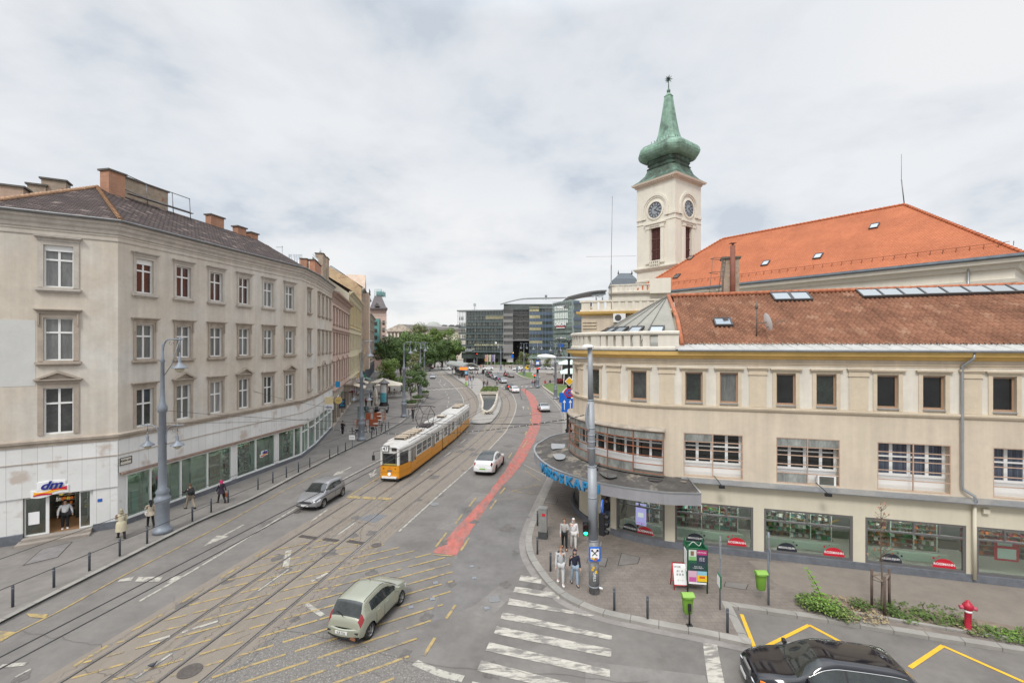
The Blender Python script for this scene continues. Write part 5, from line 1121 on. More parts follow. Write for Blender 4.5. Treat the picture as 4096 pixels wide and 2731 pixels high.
# ================= church =================
m_chw=mat('church_plaster',(.70,.66,.57),.9,noise=.06,scale=.4,streak=.05);m_cht=mat('church_trim',(.62,.53,.44),.9,noise=.08,scale=.8)
m_copper=mat('copper_green',(.23,.37,.285),.7,noise=.22,scale=.9,streak=.25,col2=(.10,.16,.12),mask=(.6,.56,.08))
m_copd=mat('copper_dark',(.085,.12,.09),.7,noise=.3,scale=1.2,streak=.3,col2=(.15,.27,.21),mask=(.8,.56,.08))
m_chroof=uvbrick('church_tiles',(.47,.165,.085),(.41,.14,.07),(.25,.085,.045),.20,.19,.85,.014,.16,.5,nsc=.3)
m_louv=mat('louvre_red',(.10,.035,.028),.7,noise=.2,scale=2)
HC=empty('church',(24,60,0),'pale church with clock tower, green copper onion spire and bright orange tiled roof','church')
E2=Vector((38.0,33.8));cu_=Vector((-.6,.8));cv=Vector((.8,.6));ZE,ZR,Hw=18.0,25.55,9.7;LN=36.5
def NP(s,v,z):p=E2+cu_*s+cv*v;return Vector((p.x,p.y,z))
# walls
b=MB();b.quad(NP(.5,.7,0),NP(LN-.6,.7,0),NP(LN-.6,.7,17.6),NP(.5,.7,17.6));b.quad(NP(.5,.7,0),NP(.5,18.6,0),NP(.5,18.6,17.6),NP(.5,.7,17.6));b.quad(NP(LN-.6,.7,0),NP(LN-.6,18.6,0),NP(LN-.6,18.6,17.6),NP(LN-.6,.7,17.6));b.quad(NP(.5,18.6,0),NP(LN-.6,18.6,0),NP(LN-.6,18.6,17.6),NP(.5,18.6,17.6));b.build('wall',m_chw,HC)
rect=[NP(LN-.6,18.6,0).to_2d(),NP(LN-.6,.7,0).to_2d(),NP(.5,.7,0).to_2d(),NP(.5,18.6,0).to_2d()]
b=MB();sweep(b,[(-.02,15.9),(.15,15.95),(.2,16.25),(-.02,16.3)],rect);sweep(b,[(-.02,17.0),(.2,17.05),(.3,17.3),(.6,17.45),(.65,17.75),(-.02,17.8)],rect);b.build('cornice',m_chw,HC)
b=MB();[b.slab([NP(s,.68,9),NP(s+1.1,.68,9),NP(s+1.1,.68,15.9),NP(s,.68,15.9)],(-cv.x,-cv.y,0),.12)for s in(.6,9,17.5,26)];b.build('pilaster',m_chw,HC)
b=MB();sweep(b,[(.62,17.76),(.70,17.75),(.86,17.86),(.82,18.05),(.5,18.05)],rect);b.build('gutter',mat('gutter_blue',(.16,.19,.22),.4,metal=.5,noise=.2),HC)
b=MB();b.tube([NP(3,.5,17.6),NP(3,.4,9)],.09,8);b.build('rain_pipe',m_zinc,HC)
b=MB();e0,e1,r0,r1=NP(0,0,ZE),NP(LN,0,ZE),NP(9.0,Hw,ZR),NP(LN-8.2,Hw,ZR);f0,f1=NP(0,2*Hw,ZE),NP(LN,2*Hw,ZE)
rquad(b,[e1,e0,r0,r1],e1,e0-e1);rquad(b,[e0,f0,r0],e0,f0-e0);rquad(b,[f0,f1,r1,r0],f0,f1-f0);rquad(b,[f1,e1,r1],f1,e1-f1);rf=b.build('roof',m_chroof,HC)
for p,q in((r0,e0),(r1,r0),(r1,e1)):
 n=int((q-p).length/.4);b=MB()
 for i in range(n):a,c=p.lerp(q,i/n),p.lerp(q,(i+1.1)/n);b.tube([a+Vector((0,0,.02)),c+Vector((0,0,.04))],[.12,.16],6)
 b.build('ridge_tiles',mat('ridge_church',(.48,.14,.055),.85,noise=.25,scale=2),rf)
b=MB();rng_=random.Random(4);s=1.0;n_r=(r0-e0);
def slopeP(s,t,off=0):return NP(s,Hw*t,ZE+(ZR-ZE)*t+off)
b=MB();[b.tube([slopeP(s*.8+.6,.10,.05),slopeP(s*.8+.6,.11,.32),slopeP(s*.8+.6,.13,.06)],.02,4)for s in range(44)];b.tube([slopeP(.8,.11,.32),slopeP(LN-1.5,.11,.32)],.02,4);b.build('snow_guard',mat('snow_guard',(.22,.08,.045),.8),rf)
def churchroof(x,y):
 a=(x-CX)/F;t=(y-CY)/F;k=(ZR-ZE)/Hw;o=E2;vv=lambda Z:(Vector((a*Z,Z))-o).dot(cv)
 lo,hi=20,90
 f=lambda Z:(H-t*Z)-(ZE+k*vv(Z))
 for _ in range(60):
  m_=(lo+hi)/2
  if f(lo)*f(m_)<=0:hi=m_
  else:lo=m_
 P=Vector((a*lo,lo));return(P-o).dot(cu_),vv(lo)/Hw
eu3=cu_.to_3d();ev3=(slopeP(0,1)-slopeP(0,0)).normalized();en3=eu3.cross(ev3);en3=-en3 if en3.z<0 else en3
for x,y in((3497,907),(3272,1027),(3062,1055),(2707,1107),(2762,1033)):
 s,t=churchroof(x,y);skylight(slopeP(s,t,.05),eu3,ev3,en3,.75,1.0,rf)
# thin rod on the ridge end, brick chimney beyond the hip
b=MB();b.tube([r0,r0+Vector((-.3,0,2.6))],.05,5);b.tube([r0+Vector((-.3,0,2.6)),r0+Vector((-.3,0,5.2))],.02,4);b.build('lightning_rod',m_gut,rf)
chimney(HC,NP(-4,8,0).to_2d(),1.2,1.2,17,20.4,.5,mat('brick_pale',(.46,.33,.25),.9),1)
# tower: square, axes cu_/cv, centre on the ridge
TW=6.6;TC=Vector((25.7,66.3))+cu_*3.3;hw=TW/2
def TPt(a,v,z):p=TC+cu_*a+cv*v;return Vector((p.x,p.y,z))
corn=[TPt(-hw,hw,0).to_2d(),TPt(hw,hw,0).to_2d(),TPt(hw,-hw,0).to_2d(),TPt(-hw,-hw,0).to_2d(),TPt(-hw,hw,0).to_2d()]
# faces seen: left one runs from (+a,-v) to (-a,-v), right one from (-a,-v) to (-a,+v)
FL=Path([corn[2],corn[3]]);FR=Path([corn[3],corn[4]]);FB1=Path([corn[0],corn[1]]);FB2=Path([corn[1],corn[2]])
zc=34.9
tow=MB();hole=(TW/2-.85,TW/2+.85,23.5,28.3)
FL.wall(tow,0,TW,12,zc,[hole],.5);FR.wall(tow,0,TW,12,zc,[hole],.5);FB1.wall(tow,0,TW,12,zc,[hole],.5);FB2.wall(tow,0,TW,12,zc,[hole],.5)
tw_=tow.build('tower',m_chw,HC)
def ring(prof):b=MB();sweep(b,prof,[corn[0],corn[1],corn[2],corn[3],corn[0]],ends=False);return b
loop=[corn[0].lerp(corn[1],.5),corn[1],corn[2],corn[3],corn[0],corn[0].lerp(corn[1],.5)]
def band(prof,nm,m):
 b=MB();sweep(b,prof,loop,ends=False);return b.build(nm,m,tw_)
band([(-.05,zc-.2),(.12,zc-.15),(.18,zc+.05),(.55,zc+.2),(.62,zc+.45),(-.05,zc+.5)],'cornice',m_cht)
b=MB()
for P in(FL,FR,FB1,FB2):
 for k in range(22):P.box(b,.1+k*.3,.25+k*.3,zc-.02,zc+.16,.15,.42)
b.build('dentils',m_cht,tw_)
band([(-.05,22.0),(.12,22.05),(.4,22.4),(.42,22.55),(-.05,22.65)],'string_course',m_chw)
band([(-.05,20.4),(.1,20.45),(.15,20.7),(-.05,20.75)],'string_course',m_chw)
zt_,m_chd=30.2,m_chw
m_dial=mat('clock_face',(.27,.30,.33),.6);m_gold=mat('clock_marks',(.02,.02,.025),.5)
def facedet(P):
 b=MB();m_=TW/2
 for a,c in((0,m_-1.6),(m_+1.6,TW)):P.box(b,a,c,zt_-.4,zt_-.1,0,.14);P.box(b,a,c,zt_-1.1,zt_-1.0,0,.08)
 zc_=31.0
 for r0_,r1_,d_2 in((1.95,2.3,.20),(1.72,1.95,.10)):
  rows=[]
  for k in range(25):
   t=pi*k/24;rows.append([P.at(m_+r*cos(t),zc_+r*sin(t),dd)for r,dd in((r0_,0),(r1_,0),(r1_,d_2),(r0_,d_2))])
  b.grid(rows,closed_v=True,sm=False,caps=True)
  for s in(-1,1):P.box(b,m_+s*(r0_+r1_)/2-(r1_-r0_)/2,m_+s*(r0_+r1_)/2+(r1_-r0_)/2,zt_-.4,zc_,0,d_2)
 rows=[]
 for k in range(33):
  t=2*pi*k/32;rows.append([P.at(m_+r*cos(t),30.9+r*sin(t),dd)for r,dd in((1.13,0),(1.45,0),(1.42,.13),(1.2,.16))])
 b.grid(rows,closed_v=True,sm=False)
 for s in(-1,1):P.box(b,m_+s*1.25-.28,m_+s*1.25+.28,23.4,28.2,0,.16);P.box(b,m_+s*1.25-.36,m_+s*1.25+.36,28.2,28.55,0,.24);P.box(b,m_+s*1.25-.36,m_+s*1.25+.36,23.1,23.4,0,.24)
 P.box(b,m_-1.7,m_+1.7,28.55,28.85,0,.2);P.box(b,m_-1.85,m_+1.85,28.85,29.05,0,.34);P.box(b,m_-.9,m_+.9,28.3,28.55,0,.1)
 P.box(b,m_-1.0,m_+1.0,23.35,23.5,-.1,.2)
 for k in range(5):c=m_-.72+k*.36;P.box(b,c-.07,c+.07,22.65,23.35,.1,.24);P.box(b,c-.11,c+.11,22.85,23.1,.06,.28)
 b.build('tower_trim',m_chw,tw_)
 b=MB();P.box(b,*hole,-.45,-.38)
 for k in range(24):z=23.5+k*.2;P.box(b,hole[0]+.12,hole[1]-.12,z+.04,z+.14,-.38,-.30)
 P.box(b,m_-.05,m_+.05,23.5,28.3,-.38,-.26)
 for z in(23.5,25.0,26.6,28.15):P.box(b,hole[0],hole[1],z,z+.13,-.38,-.27)
 b.build('louvre',m_louv,tw_)
 b=MB();zc2=30.9;b.mi=0;b.poly([P.at(m_+1.15*cos(2*pi*k/32),zc2+1.15*sin(2*pi*k/32),.05)for k in range(32)])
 b.mi=1;rows=[[P.at(m_+r*cos(2*pi*k/32),zc2+r*sin(2*pi*k/32),.07)for r in(1.06,1.16)]for k in range(33)];b.grid(rows,sm=False);rows=[[P.at(m_+r*cos(2*pi*k/32),zc2+r*sin(2*pi*k/32),.07)for r in(.62,.67)]for k in range(33)];b.grid(rows,sm=False)
 ck=b.build('clock',[m_dial,m_gold],tw_)
 b=MB()
 def bar(t,r0_,r1_,w_,d):s_,c_=sin(t),cos(t);b.poly([P.at(m_+r*s_+q*c_,zc2+r*c_-q*s_,d)for r,q in((r0_,-w_),(r1_,-w_),(r1_,w_),(r0_,w_))])
 for k in range(12):bar(k*pi/6-.05,.7,1.02,.035,.075);bar(k*pi/6+.05,.7,1.02,.03,.075)
 b.build('numerals',m_gold,ck)
 b=MB();bar(radians(122),-.15,.62,.06,.085);bar(radians(52),-.15,.92,.045,.09);b.build('hand',m_gold,ck)
for P in(FL,FR):facedet(P)
# spire: square skirt, neck, bulging eight-sided cushion, tall eight-sided needle, star
def ngon(mb,prof,sq,rot=0):
 """loft of squares that turn into chamfered squares; prof [(halfwidth, z, chamfer)]"""
 rows=[]
 for h_,z,c_ in prof:
  k=h_*c_;pts=[(h_,-h_+k),(h_,h_-k),(h_-k,h_),(-h_+k,h_),(-h_,h_-k),(-h_,-h_+k),(-h_+k,-h_),(h_-k,-h_)]
  rows.append([TPt(a,v,z)for a,v in pts])
 mb.grid(rows,closed_v=True,sm=False,caps=True)
z0=zc+.5
b=MB();ngon(b,[(hw+.5,z0,.02),(hw-.1,z0+.5,.06),(hw-.6,z0+1.2,.14),(hw-.85,z0+2.0,.2),(hw-.95,z0+2.05,.22),(hw-.8,z0+2.25,.2),(hw-.95,z0+2.3,.24),(hw-1.0,z0+2.7,.26),(hw-.8,z0+2.85,.26),(hw-1.0,z0+2.95,.28),(hw-.9,z0+3.35,.3),(hw-.3,z0+3.6,.32)],1);b.build('spire_base',m_copd,tw_)
b=MB();ngon(b,[(hw-.55,z0+3.42,.34),(hw-.1,z0+3.55,.35),(hw+.22,z0+3.82,.36),(hw+.42,z0+4.15,.38),(hw+.5,z0+4.5,.38),(hw+.42,z0+4.9,.38),(hw+.2,z0+5.25,.38),(hw-.15,z0+5.55,.38),(hw-.65,z0+5.8,.38),(hw-1.3,z0+6.05,.36),(1.75,z0+6.25,.34)],1);sp_=b.build('spire_bulb',m_copper,tw_)
b=MB()
for t in range(4):
 for j in range(7):
  k=-1.5+j*.5
  for z,h_ in((z0+6.05,hw-1.15),):
   ax=[(h_,k),(-h_,k),(k,h_),(k,-h_)][t];p=TPt(ax[0],ax[1],z);b.tube([p,p+Vector((0,0,.32))],.045,4)
b.build('spire_crest',m_copd,sp_)
b=MB();ngon(b,[(1.9,z0+6.2,.36),(1.55,z0+6.7,.36),(1.28,z0+7.7,.36),(.98,z0+9.6,.36),(.72,z0+11.6,.36),(.52,z0+13.2,.36),(.58,z0+13.25,.36),(.30,z0+13.65,.36),(.14,z0+13.9,.36)],1);b.build('spire_needle',m_copper,tw_)
b=MB();c3=(TC.x,TC.y,0);b.lathe([(.12,z0+13.8),(.28,z0+14.0),(.28,z0+14.2),(.10,z0+14.4),(.07,z0+15.2),(.06,z0+15.6)],c3,8)
ctr=Vector((TC.x,TC.y,z0+15.9));
for k in range(26):
 t=k*2.399;zz3=1-2*(k+.5)/26;r=sqrt(1-zz3*zz3);d=Vector((r*cos(t),r*sin(t),zz3));b.tube([ctr,ctr+d*.35,ctr+d*.62],[.06,.05,.01],5)
b.build('star_finial',m_copd,tw_)
# raised attic with balusters at the near left of the church
Pz=terrace_block(2446,54,6.2,18.25,HC,'attic',m_chw,back=6,yel=False)
b=MB();p0=A(2595,53.5).to_2d();
b.box((p0.x+1.1,p0.y-.6,17.9),(2.3,2.0,1.7),atan2(rd.y,rd.x));b.build('parapet_block',m_chw,HC)
# ================= far end of the square =================
m_gldk=mat('facade_glass',(.08,.105,.10),.08,noise=.5,scale=.12,spec=1,col2=(.11,.13,.115),mask=(.16,.54,.05),stretch=(1,1,2.5))
m_glrow=mat('facade_glass_dark',(.06,.075,.07),.08,noise=.5,scale=.25,spec=1)
m_glyel=mat('facade_glass_yellow',(.42,.38,.22),.15,noise=.3,scale=.2);m_glblue=mat('spandrel_blue',(.10,.135,.19),.2,noise=.2,scale=.2);m_stone_f=mat('office_stone',(.25,.245,.24),.8,noise=.1,scale=.3);m_stl_f=mat('office_steel',(.24,.27,.27),.4,metal=.4)
m_glp=mat('facade_glass_pale',(.26,.33,.30),.1,noise=.35,scale=.15,spec=.9)
HO=empty('office_building',(8,235,0),'dark glass office block with curved roof at the far end of the square','building')
OZ=232.0
def oX(x,Z=OZ):return(x-CX)/F*Z
def opath(x0,x1,Z0=OZ,Z1=None):return Path([Vector((oX(x0,Z0),Z0)),Vector((oX(x1,Z1 or Z0),Z1 or Z0))])
def oz(y,Z=OZ):return Hz(y,Z)
P=opath(1829,2013.8,236,232);T=P.T
b=MB();P.box(b,4.5,T,6.6,oz(1241),-18,-.6);P.box(b,2,T,3.6,6.6,-18,-1.0);b.build('wall',m_glrow,HO)
b=MB()
for k in range(7):
 z=6.8+k*3.1;P.box(b,1.0+max(0,(k-4)*4)if k>4 else .6,T,z,z+.9,-.6,-.35)
b.build('spandrel',mat('spandrel_glass',(.11,.145,.15),.15,noise=.3,scale=.2),HO)
b=MB();n=30
for k in range(n+1):u=.3+k*(T-.4)/n;P.box(b,u-.06,u+.06,6.6,oz(1243),-.3,-.05)
for k in range(14):z=6.8+k*1.55;P.box(b,.2,T,z,z+.07,-.28,-.06)
P.box(b,-.2,T+.1,oz(1243),oz(1238),-6,.1)
b.build('facade_grid',m_stl_f,HO)
b=MB();P.box(b,15,T-.3,oz(1264),oz(1276)-.1,-.5,-.3)if False else P.box(b,15,T-.3,oz(1277),oz(1261),-.58,-.30);b.build('lit_window',m_glyel,HO)
rr=random.Random(8)
for k in range(28):
 for r in range(6):
  if rr.random()<.5:u=.9+k*(T-.9)/28;z=7.9+r*3.1;b=MB();P.box(b,u,u+.5,z,z+1.7,-.59,-.45);b.build('window',mat('facade_window',(.22,.23,.20),.2,noise=.4,scale=.5),HO)
m_k=mat('letter_gold',(.62,.40,.04),.5)
text_on(P,2.4,oz(1394),'K',2.6,m_k,HO,d=.15,extrude=.05,offset=.03);text_on(P,6.4,oz(1398),'KÁLVIN SQUARE',.75,m_txt_w,HO,d=.1,extrude=.02);text_on(P,6.0,oz(1402.5),'IRODAHÁZ',.7,m_txt_w,HO,d=.1,extrude=.02)
text_on(P,(1962-1829)/1820.4*234,oz(1379.5),'IRODA KIADÓ +36 70 388 6161',1.15,mat('letter_cream',(.62,.58,.38),.5),HO,d=.1,extrude=.02,offset=.02)
b=MB();u=(1988-1829)/1820.4*234;P.box(b,u-.5,u+.5,oz(1375),oz(1367),-.1,.02);b.build('notice',m_txt_w,HO)
b=MB();[P.box(b,u,u+.8,0,3.6,-4,-3.2)for u in(3,9,15,21)];b.build('column',m_stone_f,HO);b=MB();P.box(b,1,T,.1,3.6,-12,-8);b.build('ground_floor',mat('lobby_dark',(.03,.045,.035),.2,noise=.6,scale=.3),HO)
# stone part with window strips
P=opath(2013.8,2051.6);T=P.T;b=MB();hs_=[(.15,T-.1,oz(1100+y1/2.851),oz(1100+y0/2.851))for y0,y1 in((398,438),(470,508),(540,578),(612,650),(682,720),(752,790),(888,925))]
P.wall(b,0,T,3.5,oz(1233),hs_,.6);b.build('wall',m_stone_f,HO)
b=MB();P.box(b,.1,T,5,oz(1236),-.8,-.55);b.build('pane',m_glrow,HO);b=MB();[P.box(b,.15+k*T/7,.25+k*T/7,a,c,-.5,-.4)for(_,_,a,c)in hs_ for k in range(1,7)];b.build('mullion',m_stone_f,HO)
# recess with balconies and the dark passage
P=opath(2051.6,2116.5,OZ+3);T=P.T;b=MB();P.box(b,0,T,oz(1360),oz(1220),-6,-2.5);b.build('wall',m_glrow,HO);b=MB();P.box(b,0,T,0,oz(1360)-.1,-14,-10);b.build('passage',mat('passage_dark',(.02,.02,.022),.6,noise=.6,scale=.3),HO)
b=MB();[P.box(b,0,T,oz(1100+y/2.851),oz(1100+y/2.851)+.35,-2.5,0)for y in(460,530,600,665,735)];[P.box(b,0,T,oz(1100+y/2.851)+1.1,oz(1100+y/2.851)+1.2,-.2,0)for y in(460,530,600,665,735)];P.box(b,0,T,oz(1100+402/2.851),oz(1100+345/2.851),-2.4,-1.5);b.build('balcony',m_stone_f,HO)
b=MB();[P.box(b,u-.15,u+.15,oz(1360),oz(1225),-2.5,-2.2)for u in(2.8,5.6)];b.build('column',m_stone_f,HO)
# blue and yellow glass block
P=opath(2116.5,2222,OZ-2);T=P.T;b=MB();P.box(b,0,T,4,oz(1234),-15,-.3);b.build('wall',m_glrow,HO)
b=MB();[P.box(b,0,T,oz(1100+y/2.851)-.9,oz(1100+y/2.851)+.7,-.3,-.15)for y in(440,512,580,655,728,798,870)];b.build('spandrel',m_glblue,HO)
b=MB();[P.box(b,.2,T*f_,oz(1100+y/2.851)-.8,oz(1100+y/2.851)+1.5,-.32,-.2)for y,f_ in((400,.38),(478,.42),(546,.5),(612,.45),(760,.5))];b.build('lit_window',m_glyel,HO);b=MB();[P.box(b,u-.05,u+.05,4,oz(1234),-.2,-.08)for u in[k*T/8 for k in range(9)]];P.box(b,0,T,oz(1234),oz(1231),-8,.2);b.build('facade_grid',m_stl_f,HO)
# curved roof over the middle
b=MB();rows=[]
for k in range(13):
 t=k/12;x=2002+t*(2262-2002);zt2=oz(1221)+(oz(1197)-oz(1221))*sin(min(1,t*2.2)*pi/2)*.9+t*.6;X=oX(x);rows.append([(X,OZ-3,zt2),(X,OZ-3,zt2+.5),(X,OZ+22,zt2+2.8),(X,OZ+22,zt2+2.2)])
b.grid(rows,closed_v=True,sm=False,caps=True);b.build('curved_roof',mat('roof_alu',(.33,.33,.33),.5,metal=.3),HO)
b=MB();P2_=opath(2015,2225,OZ+4);P2_.box(b,0,P2_.T,oz(1236),oz(1213),-10,0);b.build('top_storey',m_glp,HO)
# mirrored glass tower nearer on the right, leaning out
UZ=196;HU=empty('office_tower',(18,200,0),'pale green glass office front with UNION lettering leaning over the square','building')
P=Path([Vector((oX(2216,UZ),UZ)),Vector((oX(2292,UZ-6),UZ-6))]);T=P.T
def uz(y):return Hz(y,UZ-3)
b=MB();rows=[[P.at(0,4,0),P.at(T,4,0),P.at(T,4,-14),P.at(0,4,-14)],[P.at(0,uz(1211),.9),P.at(T,uz(1201),.9),P.at(T,uz(1201),-14),P.at(0,uz(1211),-14)]];b.grid(rows,closed_v=True,sm=False,caps=True);b.build('wall',m_glp,HU)
b=MB()
for k in range(11):u=k*T/10;b.tube([P.at(u,4,.15),P.at(u,uz(1211)+(uz(1201)-uz(1211))*k/10,1.1)],.07,4)
for k in range(17):z=5+k*1.5;b.tube([P.at(0,z,.2+.9*(z-4)/25),P.at(T,z,.2+.9*(z-4)/25)],.07,4)
b.build('facade_grid',m_stl_f,HU)
b=MB()
for y0,y1 in((1224,1243),(1251,1275),(1279,1292)):
 for k in range(8):P.box(b,1.0+k*.85,1.6+k*.85,uz(y1),uz(y0),.55,1.0+.01*k)
b.build('bright_window',mat('window_white_refl',(.62,.68,.64),.3),HU)
b=MB();[P.box(b,.3,T-.2,uz(y)-.5,uz(y),.6,.8)for y in(1312,1330,1360,1388)];P.box(b,.3,T,uz(1222),uz(1212),.8,.95);b.build('spandrel',m_gldk,HU)
text_on(P,4.1,uz(1230),'NAC',1.7,m_txt_w,HU,d=1.15,extrude=.05,offset=.06);text_on(P,6.6,uz(1230),'VIG',1.5,m_shopf,HU,d=1.2,extrude=.05,shear=.3,offset=.05)
text_on(P,3.9,uz(1297),'UNION',1.7,m_txt_w,HU,d=1.15,extrude=.05,offset=.06);b=MB();P.box(b,2.0,6.0,uz(1308),uz(1304.5),1.0,1.1);b.build('sign_bar',m_redp,HU);b=MB();P.box(b,1.9,6.1,uz(1312.5),uz(1309.5),1.0,1.1);b.build('sign_bar',m_txt_w,HU)
text_on(P,2.7,uz(1353),'MONEY',.75,m_txt_w,HU,d=.9,extrude=.03);text_on(P,4.2,uz(1352),'&',1.5,m_txt_w,HU,d=.9,extrude=.03);text_on(P,5.6,uz(1353),'MORE',.75,m_txt_w,HU,d=.9,extrude=.03)
b=MB();P.box(b,2.7,5.4,uz(1390),uz(1375),.6,.7);b.build('blue_sign',m_blue,HU)
Pd=Path([Vector((oX(2293,UZ-6),UZ-6)),Vector((oX(2370,UZ-3),UZ-3))]);b=MB();Pd.box(b,0,Pd.T,4,uz(1207),-10,-.5);b.build('wall',m_gldk,HU);b=MB();[Pd.box(b,0,Pd.T,uz(1207)-1-k*3.4,uz(1207)-k*3.4,-.5,-.2)for k in range(7)];b.build('spandrel',m_glblue,HU)
b=MB();rows=[]
for k in range(9):t=k/8;X=oX(2262+t*150,UZ+12);z=Hz(1199-26*sin(t*pi/2),UZ+12);rows.append([(X,UZ+4,z-.1),(X,UZ+4,z+.6),(X,UZ+26,z+.6),(X,UZ+26,z-.1)])
b.grid(rows,closed_v=True,sm=False,caps=True);b.build('curved_roof',m_shopf,HU)
b=MB();
for x in(2385,2410):q=A(x,UZ+5);b.slab([(q.x-1.6,q.y,31.5),(q.x+1.6,q.y,33.0),(q.x+1.2,q.y+.5,34.6),(q.x-2.4,q.y+.5,33.4)],(0,1,0),.3);b.tube([(q.x,q.y,29),(q.x,q.y,33)],.3,6)
b.build('roof_reflector',mat('reflector',(.30,.32,.33),.4,metal=.4),HU)
def roofmast(x,Z,z0,z1,lab,k=4):
 q=A(x,Z);b=MB();b.tube([(q.x,q.y,z0),(q.x,q.y,z1)],.12,5)
 for i in range(k):t=i*2*pi/k;b.box((q.x+.5*cos(t),q.y+.4*sin(t),z1-1.0),(.25,.15,1.6));b.tube([(q.x,q.y,z1-1),(q.x+.5*cos(t),q.y+.4*sin(t),z1-1)],.05,4)
 b.tube([(q.x-1.8,q.y,z0),(q.x,q.y,z0+1.6),(q.x+1.8,q.y,z0)],.05,4);b.build('antenna_mast',m_stl_f,None,label=lab,cat='antenna')
roofmast(1899,236,oz(1240),oz(1209),'phone antenna mast on the flat roof of the dark glass office');roofmast(2184,236,oz(1197),oz(1175),'phone antenna cluster above the curved office roof',6)
# dark grey dome roof behind the corner building
q=A(2492,150);b=MB();hw_=3.9;r=[(q.x-hw_,q.y-hw_),(q.x+hw_,q.y-hw_),(q.x+hw_,q.y+hw_),(q.x-hw_,q.y+hw_)]
b=MB();b.prism(r,0,Hz(1146,150));hd=b.build('corner_turret',m_bgw,None,label='grey slate pavilion roof peeping over the parapet left of the church tower',cat='building')
b=MB();rows=[]
for s,z in((1.05,Hz(1146,150)),(.86,Hz(1120,150)),(.55,Hz(1103,150)),(.45,Hz(1096,150)),(.0,Hz(1093,150))):rows.append([(q.x+(p[0]-q.x)*s+.8*(1-s),q.y+(p[1]-q.y)*s,z)for p in r])
b.grid(rows,closed_v=True,sm=False);b.build('roof',mat('slate_blue',(.12,.14,.16),.7,noise=.15),hd)
for dx_ in(-2,2.4):b=MB();b.tube([(q.x+dx_,q.y-2,Hz(1100,150)),(q.x+dx_,q.y-2,Hz(1083,150))],[.3,.02],6);b.build('finial',m_shopf,hd)
# hotel tower with pyramid roof
q0,q1=A(1480,190).to_2d(),A(1546,190).to_2d();q2=q1+Vector((-8,26));q3=q0+Vector((-8,26));zb_=Hz(1238,190)
ht=empty('hotel',(q0.x,200,0),'pink stone hotel tower with dark steep pyramid roof above the treetops','building')
b=MB();b.prism([q0,q1,q2,q3],0,zb_);b.build('wall',mat('hotel_stone',(.58,.42,.36),.9,noise=.08,scale=.3),ht)
PH=Path([q0,q1]);b=MB();[PH.box(b,.5+k*1.1,1.0+k*1.1,8,zb_-1,0,.08)for k in range(0)];
for k in range(7):PH.box(b,-.1,PH.T+.3,5+k*3,5.25+k*3,0,.12)
b.build('string_course',m_trim_lt,ht)
b=MB();PH.box(b,-1.2,.62*PH.T,9,Hz(1275,190),.1,1.4);o=b.build('oriel',mat('glass_turquoise',(.16,.36,.34),.15,noise=.3,scale=.3),ht);b=MB();[PH.box(b,-.6,.5*PH.T,10+k*2.9,11.6+k*2.9,1.4,1.45)for k in range(4)];b.build('window',m_glrow,o)
b=MB();[PH.box(b,PH.T*.75,PH.T*.9,7+k*3,8.8+k*3,.0,.06)for k in range(5)];b.build('window',m_glrow,ht)
o_=lambda p,s:(q0+q2)/2+(p-(q0+q2)/2)*s
b=MB();b.grid([[(*o_(p,s),z)for p in(q0,q1,q2,q3)]for s,z in((1.12,zb_),(1.12,zb_+.5),(.95,zb_+1.2),(.45,Hz(1178,190)),(.45,Hz(1176,190)))],closed_v=True,sm=False,caps=True);rfh=b.build('roof',mat('hotel_roof',(.10,.085,.085),.7,noise=.15,scale=.4),ht)
b=MB();zt3=Hz(1178,190);
for k in range(6):
 for j in range(3):p=o_(q0.lerp(q1,k/5),.45);b.tube([(p.x,p.y+j*3,zt3),(p.x,p.y+j*3,zt3+3)],.07,4)
for zz4 in(1.0,2.0,3.0):b.tube([(*o_(q0,.45),zt3+zz4),(*o_(q1,.45),zt3+zz4),(*o_(q2,.45),zt3+zz4)],.08,4)
b.box((o_(q0,.45).x+2.0,o_(q0,.45).y+3,zt3+1.2),(3,3,1.8));b.build('roof_plant',mat('plant_teal',(.20,.36,.36),.5,noise=.3,scale=1),rfh)
b=MB();p=q1.lerp(q0,.55);b.slab([(p.x-1,p.y-1.2,zb_+1.2),(p.x+1,p.y-1.2,zb_+1.2),(p.x,p.y-1.2,zb_+2.8)],(0,1,0),2);b.build('dormer',MATS['hotel_roof'],rfh)
# museum
MZd=320;hm_=empty('museum',(-60,330,0),'pale neoclassical museum with sculpted pediment and low dome behind the trees','building')
mx_=lambda x:(x-CX)/F*MZd;mzz=lambda y:Hz(y,MZd);m_mus=mat('museum_stone',(.62,.56,.48),.9,noise=.06,scale=.2);m_musr=mat('museum_roof',(.26,.25,.24),.8,noise=.1,scale=.2)
b=MB();b.box(((mx_(1548)+mx_(1860))/2,MZd+12,mzz(1318)/2),(mx_(1860)-mx_(1548),20,mzz(1318)));b.build('wall',m_mus,hm_)
b=MB();[b.tube([(mx_(1552)+k*2.5,MZd-1,2),(mx_(1552)+k*2.5,MZd-1,mzz(1325))],.6,8)for k in range(8)];b.build('column',m_mus,hm_)
b=MB();b.slab([(mx_(1546),MZd-2,mzz(1320)),(mx_(1646),MZd-2,mzz(1320)),(mx_(1600),MZd-2,mzz(1296))],(0,1,0),12);b.box(((mx_(1546)+mx_(1646))/2,MZd,mzz(1323)),(mx_(1646)-mx_(1546)+1,5,1.2));b.build('pediment',mat('pediment_relief',(.50,.43,.36),.9,noise=.4,scale=.8),hm_)
